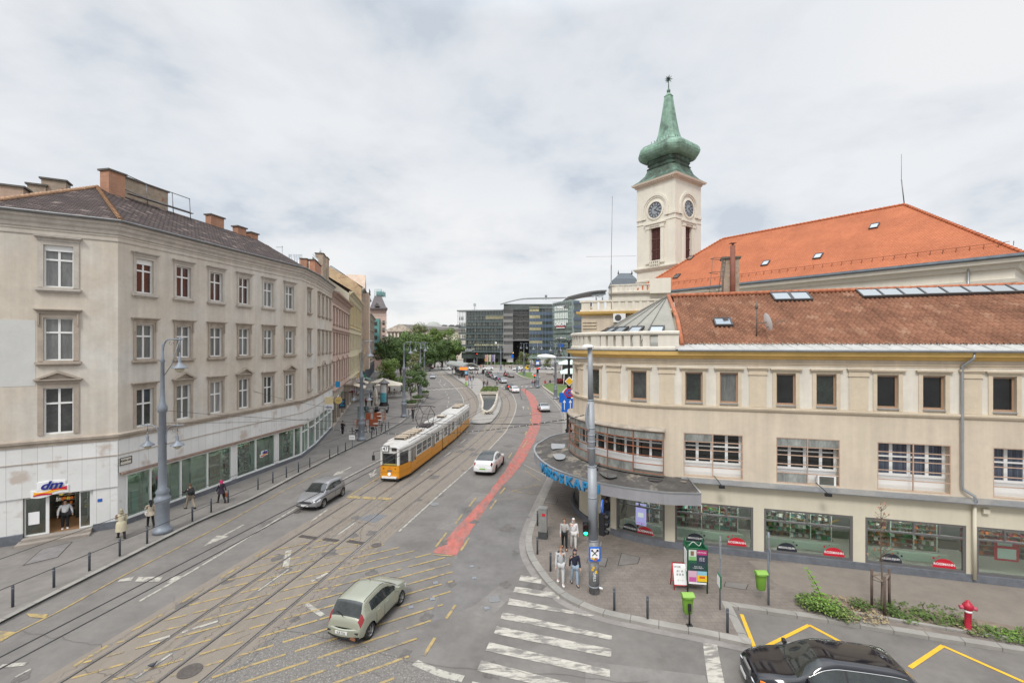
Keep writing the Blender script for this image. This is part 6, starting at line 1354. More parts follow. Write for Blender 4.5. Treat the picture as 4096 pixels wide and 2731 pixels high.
b=MB();b.grid([[(mx_(1600),MZd+2,mzz(1296)),(mx_(1640),MZd+2,mzz(1316))],[(mx_(1860),MZd+14,mzz(1299)),(mx_(1860),MZd+1,mzz(1314))]],sm=False);b.box(((mx_(1640)+mx_(1860))/2,MZd+1.2,mzz(1316)),(mx_(1860)-mx_(1640),2,.9));b.build('roof',m_musr,hm_)
b=MB();b.lathe([(mx_(1760)-mx_(1718),mzz(1304)),(mx_(1760)-mx_(1720),mzz(1300)),(mx_(1760)-mx_(1735),mzz(1293)),(4.2,mzz(1289)),(3.6,mzz(1289)),(3.4,mzz(1286)),(.2,mzz(1282))],(mx_(1720),MZd+14,0),20);b.build('dome',mat('museum_dome',(.34,.36,.33),.7),hm_)
b=MB();[b.slab([(mx_(x)-2,MZd+5,mzz(1304)),(mx_(x)+2.5,MZd+5,mzz(1304)),(mx_(x)+2,MZd+5,mzz(1298)),(mx_(x)-.5,MZd+5,mzz(1297))],(0,1,0),4)for x in(1770,1800,1826)];b.build('skylight',m_shopf,hm_)
# ================= trees =================
LEAF=[mat('leaf_dark',(.065,.115,.028),.7,noise=.4,scale=.7),mat('leaf_mid',(.10,.17,.038),.7,noise=.4,scale=.7),mat('leaf_light',(.17,.25,.055),.7,noise=.35,scale=.7),mat('leaf_olive',(.18,.18,.08),.7,noise=.3,scale=.7)]
m_bark=mat('bark',(.09,.075,.06),.95,noise=.3,scale=3)
def tree(name,loc,h,r,lab,n=2600,leaf=.32,tone=1,seed=1,trunk=.3,cat='tree',group=None,z0=None,aspect=1.0):
 rg=random.Random(seed);e_=empty(name,loc,lab,cat,group);z0=z0 or h*.16
 L0=Vector(loc);blobs=[];nb=9+int(r*1.2)
 for i in range(nb):
  t=rg.random()*2*pi;f=sqrt(rg.random())*.72;zc2=z0+(h-z0)*(.18+.74*rg.random());sh=1-.55*((zc2-z0)/(h-z0));blobs.append((Vector((cos(t)*r*f*sh*1.35,sin(t)*r*f*sh*1.25,zc2)),r*rg.uniform(.28,.52)))
 blobs.append((Vector((0,0,h-r*.42)),r*.42))
 b=MB();
 for i in range(n):
  c,br=blobs[rg.randrange(len(blobs))];d=Vector((rg.gauss(0,1),rg.gauss(0,1),rg.gauss(0,1))).normalized();rr2=br*(.55+.5*rg.random()**.6)
  p=L0+c+Vector((d.x*rr2,d.y*rr2,d.z*rr2*.8*aspect))
  nrm=(d+Vector((rg.uniform(-.7,.7),rg.uniform(-.7,.7),rg.uniform(-.3,.9)))).normalized();x=nrm.orthogonal().normalized();a=rg.random()*6.28;x=(x*cos(a)+nrm.cross(x)*sin(a));y=nrm.cross(x);s=leaf*rg.uniform(.6,1.35)
  b.mi=max(0,min(2,tone+rg.choice([-1,0,0,1])if tone<3 else 3))if tone<3 else rg.choice([3,3,1])
  b.poly([p-x*s*.5,p+y*s*.38-x*s*.1,p+x*s*.55,p-y*s*.38])
 b.build('crown',LEAF,e_,fix=False)
 t=MB();t.tube([L0,L0+Vector((.05*r,0,z0)),L0+Vector((-.03*r,.05*r,h*.62))],[trunk,trunk*.75,trunk*.3],8)
 for c,br in blobs[:8]:t.tube([L0+Vector((0,0,z0*.8+.1*h*rg.random())),L0+c*.55+Vector((0,0,c.z*.35)),L0+c],[trunk*.4,trunk*.25,trunk*.08],5)
 t.build('trunk',m_bark,e_)
 return e_
def tx(x,Z):return A(x,Z)
TG='trees around the square'
tree('street_tree',tx(1556,104),Hz(1436,104),3.3,'bright green street tree behind the advertising column',4200,.30,2,1,.22)
tree('broadleaf_tree',tx(1562,150),14.6,5.2,'dark green broad tree beside the hotel, left edge of the grove',8840,.42,0,2,.4)
tree('broadleaf_tree',tx(1618,172),15.5,5.4,'tall dense green tree in the middle of the grove behind the lamp posts',7820,.45,1,3,.4)
tree('broadleaf_tree',tx(1602,140),10.5,3.8,'lower dark tree in front of the grove above the cafe',3600,.38,0,4,.35)
tree('broadleaf_tree',tx(1672,235),Hz(1295,235),7.6,'brownish olive tree crown standing highest before the museum',7140,.5,3,5,.5)
tree('broadleaf_tree',tx(1690,190),16,6.2,'mid green tree right of the tall olive crown',7140,.5,1,6,.4)
tree('broadleaf_tree',tx(1738,215),Hz(1310,215),6.2,'light green upright tree before the museum dome',6460,.5,2,7,.4)
tree('broadleaf_tree',tx(1790,215),Hz(1312,215),6.4,'light green tree left of the glass office',6460,.5,2,8,.4)
tree('broadleaf_tree',tx(1768,195),13.5,6.0,'dark green wide tree at the foot of the pale trees by the office',7140,.5,0,9,.4)
tree('broadleaf_tree',tx(1822,200),13,4.8,'dark green tree hiding the left corner of the glass office',5440,.5,1,10,.4)
tree('broadleaf_tree',tx(1650,205),13,5.2,'dark tree deep in the grove under the olive crown',5440,.5,0,15,.4)
tree('broadleaf_tree',tx(1720,185),9.5,5.0,'low dark tree over the far pavement between the lamp posts',5440,.45,0,16,.4)
tree('planted_tree',G(1643,1624,PV),6.6,1.8,'slim street tree in the nearer round concrete planter',1500,.26,0,11,.09,z0=1.9)
tree('planted_tree',G(1672,1603,PV),7.6,1.9,'slim street tree in the farther round concrete planter',1500,.28,0,12,.09,z0=1.9)
tree('planted_tree',G(1662,1560,PV),9.2,2.5,'taller thin street tree behind the two planter trees',1600,.3,3,13,.12,z0=2.2)
tree('planted_tree',G(2190,1478,0),5.0,2.1,'small olive tree in a planter on the far right of the square',900,.35,3,14,.12)
tree('planted_tree',G(2098,1470,0),7.5,3.4,'loose grey green tree at the foot of the office right of the flags',1300,.4,3,17,.12)
tree('planted_tree',G(2146,1468,0),6.5,3.2,'low olive green tree behind the pale cars',1100,.4,3,18,.12)
m_conc_p=mat('planter_concrete',(.42,.39,.35),.85,noise=.12,scale=2)
def planter(p,r,h,lab,plant=True):
 b=MB();b.lathe([(r*.72,0),(r,h*.8),(r,h),(r*.88,h),(r*.85,h*.85),(.01,h*.86)],(p.x,p.y,p.z),24,sm=False);o=b.build('planter',m_conc_p,None,label=lab,cat='planter')
 if plant:
  rg=random.Random(int(r*100+p.x));b=MB()
  for i in range(500):
   t=rg.random()*6.28;q=sqrt(rg.random())*r*.9;z=p.z+h*.86+rg.random()*.55;c=Vector((p.x+q*cos(t),p.y+q*sin(t),z));s=.13;n=Vector((rg.gauss(0,1),rg.gauss(0,1),rg.gauss(0,1))).normalized();x=n.orthogonal().normalized();y=n.cross(x);b.poly([c-x*s,c+y*s*.6,c+x*s,c-y*s*.6])
  b.build('planting',LEAF[0],o,kind='stuff',fix=False)
planter(G(1643,1628,PV),1.25,.75,'nearer round concrete planter with low green plants');planter(G(1672,1607,PV),1.2,.75,'farther round concrete planter behind the first');planter(G(1692,1588,PV),1.4,.9,'larger concrete planter beside the kerb and the second lamp post');planter(G(2199,1500,0),1.3,.9,'pale round planter on the open square at right',False)
# hedge with low wall before the office
b=MB();rg=random.Random(9);x0h,x1h=A(1940,222).x,A(2120,222).x
for i in range(7000):
 c=Vector((rg.uniform(x0h,x1h),222+rg.uniform(-.8,.8),rg.uniform(.5,1.9)+.3*sin(i)));s=.3;n=Vector((rg.gauss(0,1),rg.gauss(0,1),rg.gauss(0,1))).normalized();x=n.orthogonal().normalized();y=n.cross(x);b.mi=rg.choice([0,1]);b.poly([c-x*s,c+y*s*.7,c+x*s,c-y*s*.7])
b.build('hedge',LEAF,None,label='clipped green hedge above the low wall before the office',cat='hedge',fix=False)
b=MB();b.box(((x0h+x1h)/2,219.5,.55),(x1h-x0h+4,.6,1.1));b.box(((x0h+x1h)/2,219.5,1.13),(x1h-x0h+4.2,.8,.07));b.build('low_wall',mat('pale_concrete',(.4,.37,.33),.85),None,label='long low pale wall below the hedge in front of the office',cat='low wall')
b=MB();x0h,x1h=A(1500,176).x,A(1800,176).x
for k in range(50):X=x0h+(x1h-x0h)*k/49;b.tube([(X,180,0),(X,180,1.1)],.04,4)
b.tube([(x0h,180,1.1),(x1h,180,1.1)],.05,4);b.tube([(x0h,180,.6),(x1h,180,.6)],.04,4);b.build('railing',m_stl_f,None,label='long thin steel railing along the far kerb under the trees',cat='railing')
# ================= tram stop =================
sh0,sh1=Vector((-22.3,168)),Vector((-13.2,146));P=Path([sh1,sh0]);sd=(sh0-sh1).normalized();sn=Vector((sd.y,-sd.x));HS_=empty('tram_shelter',((sh0.x+sh1.x)/2,(sh0.y+sh1.y)/2,0),'long grey barrel roofed tram shelter on the island','shelter')
m_shel=mat('shelter_roof',(.26,.27,.25),.5,noise=.1,scale=.5);m_shs=mat('shelter_steel',(.10,.13,.12),.5)
b=MB();Ls=(sh1-sh0).length;rows=[]
for i in range(13):
 t=i/12;u=t*Ls;rows.append([P.at(u,3.7+1.25*max(0,sin(pi*k/12))**.8+.25*(t<.05),-2.6+5.2*k/12)for k in range(13)]+[P.at(u,3.55+1.2*max(0,sin(pi*k/12))**.8,-2.5+5.0*k/12)for k in range(12,-1,-1)])
b.grid(rows,closed_v=True,caps=True);b.build('roof',m_shel,HS_)
b=MB()
for i in range(6):
 u=1+i*(Ls-2)/5;b.tube([P.at(u,PV,0),P.at(u,2.4,0)],.12,6)
 for s in(-1,1):b.tube([P.at(u,1.8,0),P.at(u,2.9,s*.9),P.at(u,3.75,s*2.3)],.06,5);b.tube([P.at(u,1.2,0),P.at(u,2.6,s*.5),P.at(u,4.3,s*1.2)],.05,5)
b.build('post',m_shs,HS_)
b=MB();P.box(b,2,Ls-2,.5,.58,-.3,.3);P.box(b,3,Ls-6,.8,2.2,-.04,.04);b.build('bench',m_shs,HS_)
def post(x,y,h,lab,name='sign_post',cat='sign post',r=.05,z=PV,m=None,base=True):
 p=G(x,y,z);b=MB();b.lathe([(r*2.6,0),(r*2.4,.25),(r*1.3,.5),(r,.6),(r,h),(.005,h+.02)]if base else[(r,0),(r,h),(.005,h+.01)],tuple(p),8,sm=True);o=b.build(name,m or m_grey_post,None,label=lab,cat=cat);return p,o
def plate(p,z,w,h,m,par,yaw=0,th=.05,off=.08,s=None,sm=None,size=.2,nm='sign_plate',shape=None,sx=1):
 """flat plate facing the viewer's side, yaw turns it"""
 n=Vector((sin(yaw),-cos(yaw),0));ex=Vector((cos(yaw),sin(yaw),0));c=Vector((p.x,p.y,z))+n*off;b=MB()
 if shape=='disc':b.slab([c+ex*w/2*cos(k*pi/12)+Vector((0,0,w/2*sin(k*pi/12)))for k in range(24)],n,th)
 elif shape=='diamond':b.slab([c+ex*w/2,c+Vector((0,0,w/2)),c-ex*w/2,c-Vector((0,0,w/2))],n,th)
 else:b.slab([c-ex*w/2-Vector((0,0,h/2)),c+ex*w/2-Vector((0,0,h/2)),c+ex*w/2+Vector((0,0,h/2)),c-ex*w/2+Vector((0,0,h/2))],n,th)
 o=b.build(nm,m,par)
 if s:text(s,size,frameM(c+n*(th+.004),ex,(0,0,1)),'lettering',sm,o,extrude=.003,sx=sx)
 return o
p,o=post(1874,1543,5.0,'tall stop sign post with orange display at the tram island',r=.07);m_disp=mat('display_orange',(1,.16,.02),.5,emit=1.3)
plate(p+Vector((-1.3,0,0)),4.7,2.4,.85,m_stl_f,o,off=.0);plate(p+Vector((-1.3,0,0)),4.7,2.1,.6,m_disp,o,off=.06,nm='led_display');plate(p+Vector((-.6,0,0)),3.6,.7,.7,mat('sign_skyblue',(.25,.5,.7),.5),o,nm='stop_sign');plate(p+Vector((-.5,0,0)),2.2,.8,1.3,mat('advert_pink',(.5,.22,.18),.6,noise=.5,scale=2),o,nm='timetable');plate(p+Vector((-.7,0,0)),.7,.5,1.0,mat('lime',(.20,.42,.03),.5),o,nm='litter_bin')
p,o=post(1887.5,1553,4.0,'slim post with small round clock near the island end',r=.06);plate(p,3.9,.6,.6,m_shopf,o,shape='disc')
# metro stair well: concrete rim, dark glazed slope, planting
rim=catmull(g2((1920,1573),(1988,1569),(1993,1592),(1988,1622),(1977,1645),(1962,1660),(1937,1661),(1923,1652),(1925,1622),(1917,1592))+[g2((1920,1573))[0]],4)[:-1]
hw2=empty('subway_entrance',G(1950,1620),'oval concrete rimmed subway stair opening with a green bed behind, between the tracks','subway entrance')
Q=rim+[rim[0]];ar=sum(rim[i].x*rim[(i+1)%len(rim)].y-rim[(i+1)%len(rim)].x*rim[i].y for i in range(len(rim)));si=-1 if ar>0 else 1
ci=offset_line(Q,.42*si)
b=MB();b.grid([[(p.x,p.y,0),(p.x+(q.x-p.x)*.1,p.y+(q.y-p.y)*.1,.6),(p.x+(q.x-p.x)*.45,p.y+(q.y-p.y)*.45,.8),(q.x,q.y,.75),(q.x,q.y,.3)]for p,q in zip(Q,ci)]);b.build('rim',mat('rim_concrete',(.50,.45,.38),.85,noise=.15,scale=1),hw2)
yfar=max(p.y for p in ci);ysp=yfar-9
front=[p for p in ci[:-1]if p.y<ysp];
b=MB();b.poly([(p.x,p.y,.45)for p in ci[:-1]]);o=b.build('glazed_cover',mat('cover_glass',(.05,.06,.07),.15,noise=.3,scale=.3,spec=.9),hw2)
xs_=[p.x for p in ci if abs(p.y-ysp)<3];b=MB();b.box(((min(xs_)+max(xs_))/2,ysp,.85),(max(xs_)-min(xs_)+.2,.5,.6));b.build('cross_wall',MATS['rim_concrete'],hw2)
b=MB();rg=random.Random(6);bx0,bx1=min(p.x for p in rim),max(p.x for p in rim)
for i in range(6000):
 c=Vector((rg.uniform(bx0+.6,bx1-.6),rg.uniform(ysp+.6,yfar+.6),0.6+rg.random()*.7));s=.3;n=Vector((rg.gauss(0,1),rg.gauss(0,1),rg.gauss(0,.6))).normalized();x=n.orthogonal().normalized();y=n.cross(x);b.mi=rg.choice([1,1,2,3]);b.poly([c-x*s,c+y*s*.5,c+x*s,c-y*s*.5])
b.build('planting',LEAF,hw2,kind='stuff',fix=False)
pf=min(rim,key=lambda p:p.y);text('AHOC',.48,frameM(Vector((pf.x+.25,pf.y-.06,.40)),(1,0,0),(0,.08,1)),'graffiti',m_txt_k,hw2,extrude=.005,offset=.02)
# flags
for x,c,k,lb in((1989-39,(.50,.28,.24),0,'pinkish red flag, leftmost of the three flagpoles'),(1964,(.52,.47,.30),1,'yellow and white flag, middle of the three flagpoles'),(1979,(.26,.22,.42),2,'violet flag, rightmost of the three flagpoles')):
 q=A(x,214);b=MB();b.tube([(q.x,q.y,0),(q.x,q.y,Hz(1418,214))],.09,6);o=b.build('flagpole',m_frame_w,None,label=lb,cat='flag',group='flagpoles before the office');b=MB();rows=[[(q.x-.15-.25*j-.1*sin(i),q.y+.1*sin(i*1.1+j),Hz(1419,214)-i*.45)for j in range(5)]for i in range(8)];b.grid(rows);b.build('flag',mat('flag_%d'%k,c,.8,noise=.3,scale=1),o)
# glass pavilion with two curved roofs, red flower bed
hp=empty('pavilion',(15,125,0),'pavilion with two pale curved roofs and glass walls right of the lawn','pavilion')
for(x0,x1,Zp,zr_,nm)in((2231,2330,133,6.2,0),(2238,2330,120,4.4,1)):
 b=MB();rows=[]
 for k in range(9):t=k/8;X0=A(x0,Zp).x-.3*t;rows.append([(A(x0,Zp).x+(A(x1,Zp).x-A(x0,Zp).x)*j/8,Zp-3+6*t,zr_-.9+1.3*sin(pi*t)**.7*min(1,.35+j*.25))for j in range(9)])
 b.grid(rows);b.build('roof',mat('pavilion_roof',(.50,.58,.53),.4,noise=.1,scale=.4),hp)
 b=MB();[b.tube([(A(x0,Zp).x+.7+j*2.2,Zp-2.8,0),(A(x0,Zp).x+.9+j*2.2,Zp-2.8,zr_-.8)],.09,6)for j in range(4)];b.build('post',m_frame_w,hp)
 b=MB();b.box(((A(x0,Zp).x+A(x1,Zp).x)/2+.8,Zp+.5,(zr_-.9)/2),(A(x1,Zp).x-A(x0,Zp).x-1,3.5,zr_-.9));b.build('glass_wall',mat('pavilion_glass',(.06,.065,.065),.1,noise=.5,scale=.5),hp)
b=MB();rg=random.Random(12)
for i in range(4200):
 c=G(rg.uniform(2228,2300),rg.uniform(1530,1543));c.z=.5+rg.random()*.7;s=.22;n=Vector((rg.gauss(0,1),rg.gauss(0,1),rg.gauss(0,1))).normalized();x=n.orthogonal().normalized();y=n.cross(x);b.poly([c-x*s,c+y*s*.6,c+x*s,c-y*s*.6])
b.build('flower_bed',mat('flowers_red',(.20,.03,.03),.8,noise=.5,scale=2),None,label='dark red flower bed before the pavilion',cat='flower bed',kind='stuff',fix=False)
b=MB();a,c=G(2222,1545),G(2320,1552);b.box(((a.x+c.x)/2,(a.y+c.y)/2,.3),((c-a).length,.5,.6),atan2(c.y-a.y,c.x-a.x));b.build('low_wall',MATS['pale_concrete'],None,label='low pale wall in front of the red flower bed',cat='low wall')
# round glass canopy before the blue glass block
q=A(2165,222);b=MB();b.lathe([(7.2,4.2),(7.2,4.45),(4.5,5.6),(.1,6.0)],(q.x,q.y,0),24);o=b.build('entrance_canopy',mat('canopy_glass',(.22,.30,.28),.2,noise=.2,scale=.3),None,label='low round glass canopy at the foot of the blue glass office',cat='canopy');b=MB();[b.tube([(q.x+6.5*cos(t),q.y+6.5*sin(t),0),(q.x+6.5*cos(t),q.y+6.5*sin(t),4.3)],.12,6)for t in[k*pi/4 for k in range(8)]];b.build('post',m_frame_w,o)
# ================= cars =================
m_carglass=mat('car_glass',(.030,.036,.036),.03,spec=.9,noise=.5,scale=1.5);m_tyre=mat('tyre',(.018,.018,.018),.85);m_rim=mat('rim',(.38,.38,.38),.35,metal=.8);m_blk=mat('trim_black',(.02,.02,.022),.55)
m_head=mat('headlight',(.55,.58,.60),.12,spec=1);m_tail=mat('taillight',(.26,.01,.015),.2,spec=.8);m_tail_on=mat('taillight_on',(1,.03,.02),.4,emit=2.2);m_plate=mat('number_plate',(.62,.62,.60),.5);m_plateg=mat('number_plate_green',(.22,.42,.06),.5);m_under=mat('underbody',(.012,.012,.012),.9);m_head_on=mat('headlight_on',(1,.97,.9),.4,emit=3.0)
def ip(pts,x):
 """smooth monotone cubic through [(x,v)] with x falling from front to rear"""
 n=len(pts)
 if x>=pts[0][0]:return pts[0][1]
 if x<=pts[-1][0]:return pts[-1][1]
 d=[(pts[i+1][1]-pts[i][1])/(pts[i+1][0]-pts[i][0])for i in range(n-1)]
 m=[d[0]]+[0 if d[i]*d[i+1]<=0 else 2*d[i]*d[i+1]/(d[i]+d[i+1])for i in range(n-2)]+[d[-1]]
 for i in range(n-1):
  if x>=pts[i+1][0]:
   h=pts[i+1][0]-pts[i][0];t=(x-pts[i][0])/h;return(2*t**3-3*t*t+1)*pts[i][1]+(t**3-2*t*t+t)*h*m[i]+(3*t*t-2*t**3)*pts[i+1][1]+(t**3-t*t)*h*m[i+1]
CT=dict(hatch=dict(L=3.64,W=1.66,H=1.50,fo=.70,wb=2.37,r=.29,top=[(1.82,.66),(1.70,.76),(1.35,.87),(.92,.96),(.12,1.44),(-.25,1.50),(-1.05,1.47),(-1.38,1.42),(-1.66,1.02),(-1.76,.90),(-1.82,.62)],belt=[(1.82,.60),(1.2,.80),(.7,.89),(-.8,.96),(-1.5,1.0),(-1.82,.62)],ws=(.90,.16),rw=(-1.36,-1.68),sw=(.72,-1.12),bp=(-.22,-.34),tail=(.84,1.06,.44),head=(.56,.74)),swift=dict(L=3.84,W=1.74,H=1.50,fo=.80,wb=2.45,r=.31,top=[(1.92,.64),(1.80,.80),(1.45,.91),(.98,.98),(.20,1.43),(-.2,1.50),(-1.1,1.45),(-1.45,1.38),(-1.72,1.03),(-1.84,.92),(-1.92,.6)],belt=[(1.92,.58),(1.3,.84),(.7,.93),(-.8,1.0),(-1.6,1.03),(-1.92,.6)],ws=(.96,.24),rw=(-1.44,-1.72),sw=(.78,-1.2),bp=(-.22,-.34),tail=(.80,1.02,.5),head=(.60,.80)),suv=dict(L=4.6,W=1.87,H=1.62,fo=.86,wb=2.75,r=.35,top=[(2.3,.72),(2.16,.88),(1.75,1.0),(1.18,1.08),(.35,1.54),(-.15,1.62),(-1.2,1.57),(-1.6,1.50),(-2.05,1.18),(-2.2,1.10),(-2.3,.7)],belt=[(2.3,.66),(1.6,.92),(.9,1.03),(-1.0,1.12),(-1.9,1.14),(-2.3,.7)],ws=(1.16,.40),rw=(-1.58,-2.05),sw=(.95,-1.5),bp=(-.25,-.38),tail=(.92,1.08,.55),head=(.70,.88)),cross=dict(L=4.75,W=1.92,H=1.62,fo=.86,wb=2.89,r=.36,top=[(2.37,.62),(2.26,.80),(1.8,.98),(1.3,1.06),(.45,1.54),(-.1,1.62),(-.75,1.57),(-1.9,1.20),(-2.22,1.13),(-2.30,1.03),(-2.37,.7)],belt=[(2.37,.60),(1.7,.90),(1.0,1.02),(-.9,1.10),(-1.9,1.12),(-2.37,.7)],ws=(1.28,.50),rw=(-.50,-1.90),sw=(1.08,-1.35),bp=(-.15,-.27),tail=(.94,1.06,.42),head=(.70,.84)),sedan=dict(L=4.55,W=1.78,H=1.45,fo=.85,wb=2.65,r=.31,top=[(2.27,.62),(2.15,.76),(1.7,.88),(1.12,.95),(.35,1.38),(-.05,1.45),(-.8,1.41),(-1.12,1.34),(-1.66,1.06),(-2.16,1.02),(-2.27,.66)],belt=[(2.27,.58),(1.6,.82),(.9,.90),(-1.0,.96),(-1.8,.98),(-2.27,.66)],ws=(1.1,.38),rw=(-1.12,-1.64),sw=(.88,-1.25),bp=(-.25,-.36),tail=(.78,.94,.45),head=(.58,.74)),wagon=dict(L=4.82,W=1.86,H=1.47,fo=.92,wb=2.78,r=.33,top=[(2.41,.60),(2.28,.78),(1.85,.90),(1.22,.98),(.42,1.40),(0,1.47),(-1.4,1.43),(-1.85,1.36),(-2.2,1.05),(-2.33,.95),(-2.41,.62)],belt=[(2.41,.56),(1.7,.83),(1.0,.93),(-1.0,.98),(-2.0,1.0),(-2.41,.62)],ws=(1.2,.44),rw=(-1.86,-2.2),sw=(1.0,-1.85),bp=(-.12,-.22),tail=(.80,.98,.5),head=(.58,.80)),van=dict(L=4.6,W=1.85,H=1.83,fo=.85,wb=2.8,r=.33,top=[(2.3,.75),(2.15,.95),(1.7,1.08),(1.3,1.15),(.65,1.72),(.2,1.82),(-1.6,1.83),(-2.05,1.76),(-2.2,1.2),(-2.26,1.1),(-2.3,.7)],belt=[(2.3,.7),(1.5,1.0),(.9,1.08),(-1.5,1.12),(-2.3,.9)],ws=(1.3,.7),rw=(-2.06,-2.2),sw=(1.1,-1.8),bp=(-.1,-.22),tail=(1.0,1.4,.62),head=(.72,.92)),coupe=dict(L=4.25,W=1.80,H=1.30,fo=.88,wb=2.42,r=.33,top=[(2.12,.52),(2.0,.66),(1.6,.78),(.92,.88),(.25,1.24),(-.1,1.30),(-.5,1.28),(-1.35,1.02),(-1.8,.90),(-2.05,.80),(-2.12,.58)],belt=[(2.12,.5),(1.5,.72),(.8,.84),(-.8,.88),(-1.6,.84),(-2.12,.58)],ws=(.90,.27),rw=(-.52,-1.35),sw=(.7,-.95),bp=(-.55,-.6),tail=(.66,.80,.48),head=(.52,.68)))
def make_wheel(par,x,y,r,side,rimm=None,spokes=5,wd=.21):
 b=MB();k=20;prof=[(r*.70,-wd/2),(r*.93,-wd/2),(r,-wd/2+.03),(r,wd/2-.03),(r*.93,wd/2),(r*.70,wd/2)]
 rows=[[(x+rr_*cos(2*pi*j/k),y+d,r+rr_*sin(2*pi*j/k))for rr_,d in prof]for j in range(k)]
 b.grid(rows,closed_u=True,sm=True);b.poly([(x+r*.7*cos(2*pi*j/k),y,r+r*.7*sin(2*pi*j/k))for j in range(k)]);w_=b.build('wheel',m_tyre,par)
 b=MB();yo=y+side*(wd/2-.02)
 rows=[[(x+q*cos(2*pi*j/k),yo+d,r+q*sin(2*pi*j/k))for q,d in((r*.72,.0),(r*.64,-.015*side),(r*.60,-.05*side))]for j in range(k+1)];b.grid(rows)
 for s in range(spokes):
  a=2*pi*s/spokes+.3;d=Vector((cos(a),0,sin(a)));b.box(Vector((x,yo-.02*side,r))+d*r*.35,(r*.62,.03,r*.17),ax=(d,(0,1,0),(-sin(a),0,cos(a))))
 b.box((x,yo-.015*side,r),(r*.28,.04,r*.28));b.build('rim',rimm or m_rim,w_)
def car(kind,paint,loc,yaw,lab,group=None,plate_m=None,brake=False,lights_on=False,rim=None,dx=.07,plate=None,roof_m=None,name=None,extra=None,front_plate=True,far=False):
 t=CT[kind];L_,W,r=t['L'],t['W'],t['r'];xf_=L_/2-t['fo'];xr=xf_-t['wb']
 root=empty(name or{'hatch':'hatchback','swift':'hatchback','suv':'crossover_car','cross':'crossover_car','sedan':'sedan','wagon':'estate_car','van':'van','coupe':'coupe'}[kind],(0,0,0),lab,'car' if kind!='van' else 'van',group)
 n=int(L_/dx);xs=[L_/2*sin(pi/2*(1-2*i/n))*.45+L_/2*(1-2*i/n)*.55 for i in range(n+1)];Ra=r+.055;zs0=.24 if kind!='suv' else .28
 def fpl(x):
  u=abs(x)/(L_/2);x0=.62;f=1-.0 if u<x0 else 1-.17*((u-x0)/(1-x0))**2.4
  return f
 NS=8;rows=[];tagx=[]
 Hm=max(p[1]for p in t['top'])
 for x in xs:
  zc=ip(t['top'],x);zb=min(ip(t['belt'],x),zc-.04);f=fpl(x)*W/2;zs=zs0+.05*(abs(x)>L_/2-.3);bul=0
  for xw in(xf_,xr):
   if abs(x-xw)<Ra:zs=max(zs,r+sqrt(max(0,Ra*Ra-(x-xw)**2)));
   if abs(x-xw)<Ra+.12:bul=.018
  sec=[]
  for k in range(NS+1):
   s_=k/NS;z=zs+(zb-zs)*s_;q=(z-zs0)/(zb-zs0+1e-6);w_=f*(.955+.045*sin(pi*min(1,max(0,q))**.8))if q<.98 else f*.955
   w_=f*(.95+.05*sin(pi*max(0,min(1,q*.92+.04))))+bul*(1-q);
   if k==NS:w_=f*.935
   sec.append((w_,z))
  g=max(0,min(1,(zc-zb-.05)/(Hm-zb-.05)));wr=f*(.90*(1-g)+.70*g)if kind!='van' else f*(.90*(1-g)+.80*g);zr=zb+(zc-zb)*(.55+.33*g)
  for k in(1,2,3):s_=k/4;sec.append((f*.935+(wr-f*.935)*s_,zb+.0+(zr-zb)*(s_**.95)))
  sec.append((wr,zr));sec.append((wr*.93,zr+(zc-zr)*.45));sec.append((wr*.72,zr+(zc-zr)*.80));sec.append((wr*.38,zr+(zc-zr)*.96));sec.append((0,zc))
  rows.append(sec)
 NL=len(rows[0]);parts={}
 def add(tag_,pts,sm=True):parts.setdefault(tag_,MB()).poly(pts,sm=sm)
 V={}
 def vid(key,tag_,p):
  mb=parts.setdefault(tag_,MB());d=V.setdefault(tag_,{})
  if key not in d:d[key]=mb.vert(p)
  return d[key]
 def P3(i,k,s):w_,z=rows[i][k];return(xs[i],s*w_,z)
 it_=min(range(n+1),key=lambda q:abs(xs[q]+L_/2-.2));kt_=[k for k in range(NL-4)if t['tail'][0]-.02<(rows[it_][k][1]+rows[it_][k+1][1])/2<t['tail'][1]+.02]
 def face(tag_,keys):parts.setdefault(tag_,MB());idx=[vid(kk,tag_,P3(*kk))for kk in keys];parts[tag_].face(idx,None,True)
 wsF,wsT=t['ws'];rwF,rwT=t['rw'];swF,swT=t['sw'];b0,b1=t['bp']
 for i in range(n):
  xm=(xs[i]+xs[i+1])/2
  for k in range(NL-1):
   for s in(1,-1):
    a,c,d,e_=(i,k,s),(i+1,k,s),(i+1,k+1,s),(i,k+1,s)
    zm=(rows[i][k][1]+rows[i][k+1][1])/2;wm_=(rows[i][k][0]+rows[i+1][k+1][0])/2;tg='body'
    if NS<=k<NS+4:
     gl=rows[i][NS+4][1]-rows[i][NS][1]
     if swT<xm<swF and gl>.12 and k<NS+4 and k>=NS:
      tg='side_window|%d%d'%(s,xm>b0)if not(b1<xm<b0)else 'pillar|%d'%s
      if k==NS+3:tg='body' if gl>.2 else tg
    elif k>=NS+5:
     if wsT<xm<wsF:tg='windscreen'
     elif rwT<xm<rwF and(k>=NS+5):tg='rear_window'
     elif roof_m and rwF<xm<wsT:tg='roof'
    elif k<NS:
     if zm<zs0+.05:tg='sill|%d'%s
     if xm>L_/2-.42 and t['head'][0]<zm<t['head'][1]:tg='headlight|%d'%s
    zt0,zt1,yt=t['tail']
    if -L_/2+.05<xm<-L_/2+.24 and k in kt_:tg='taillight|%d'%s
    face(tg,[a,c,d,e_]if s==1 else[a,e_,d,c])
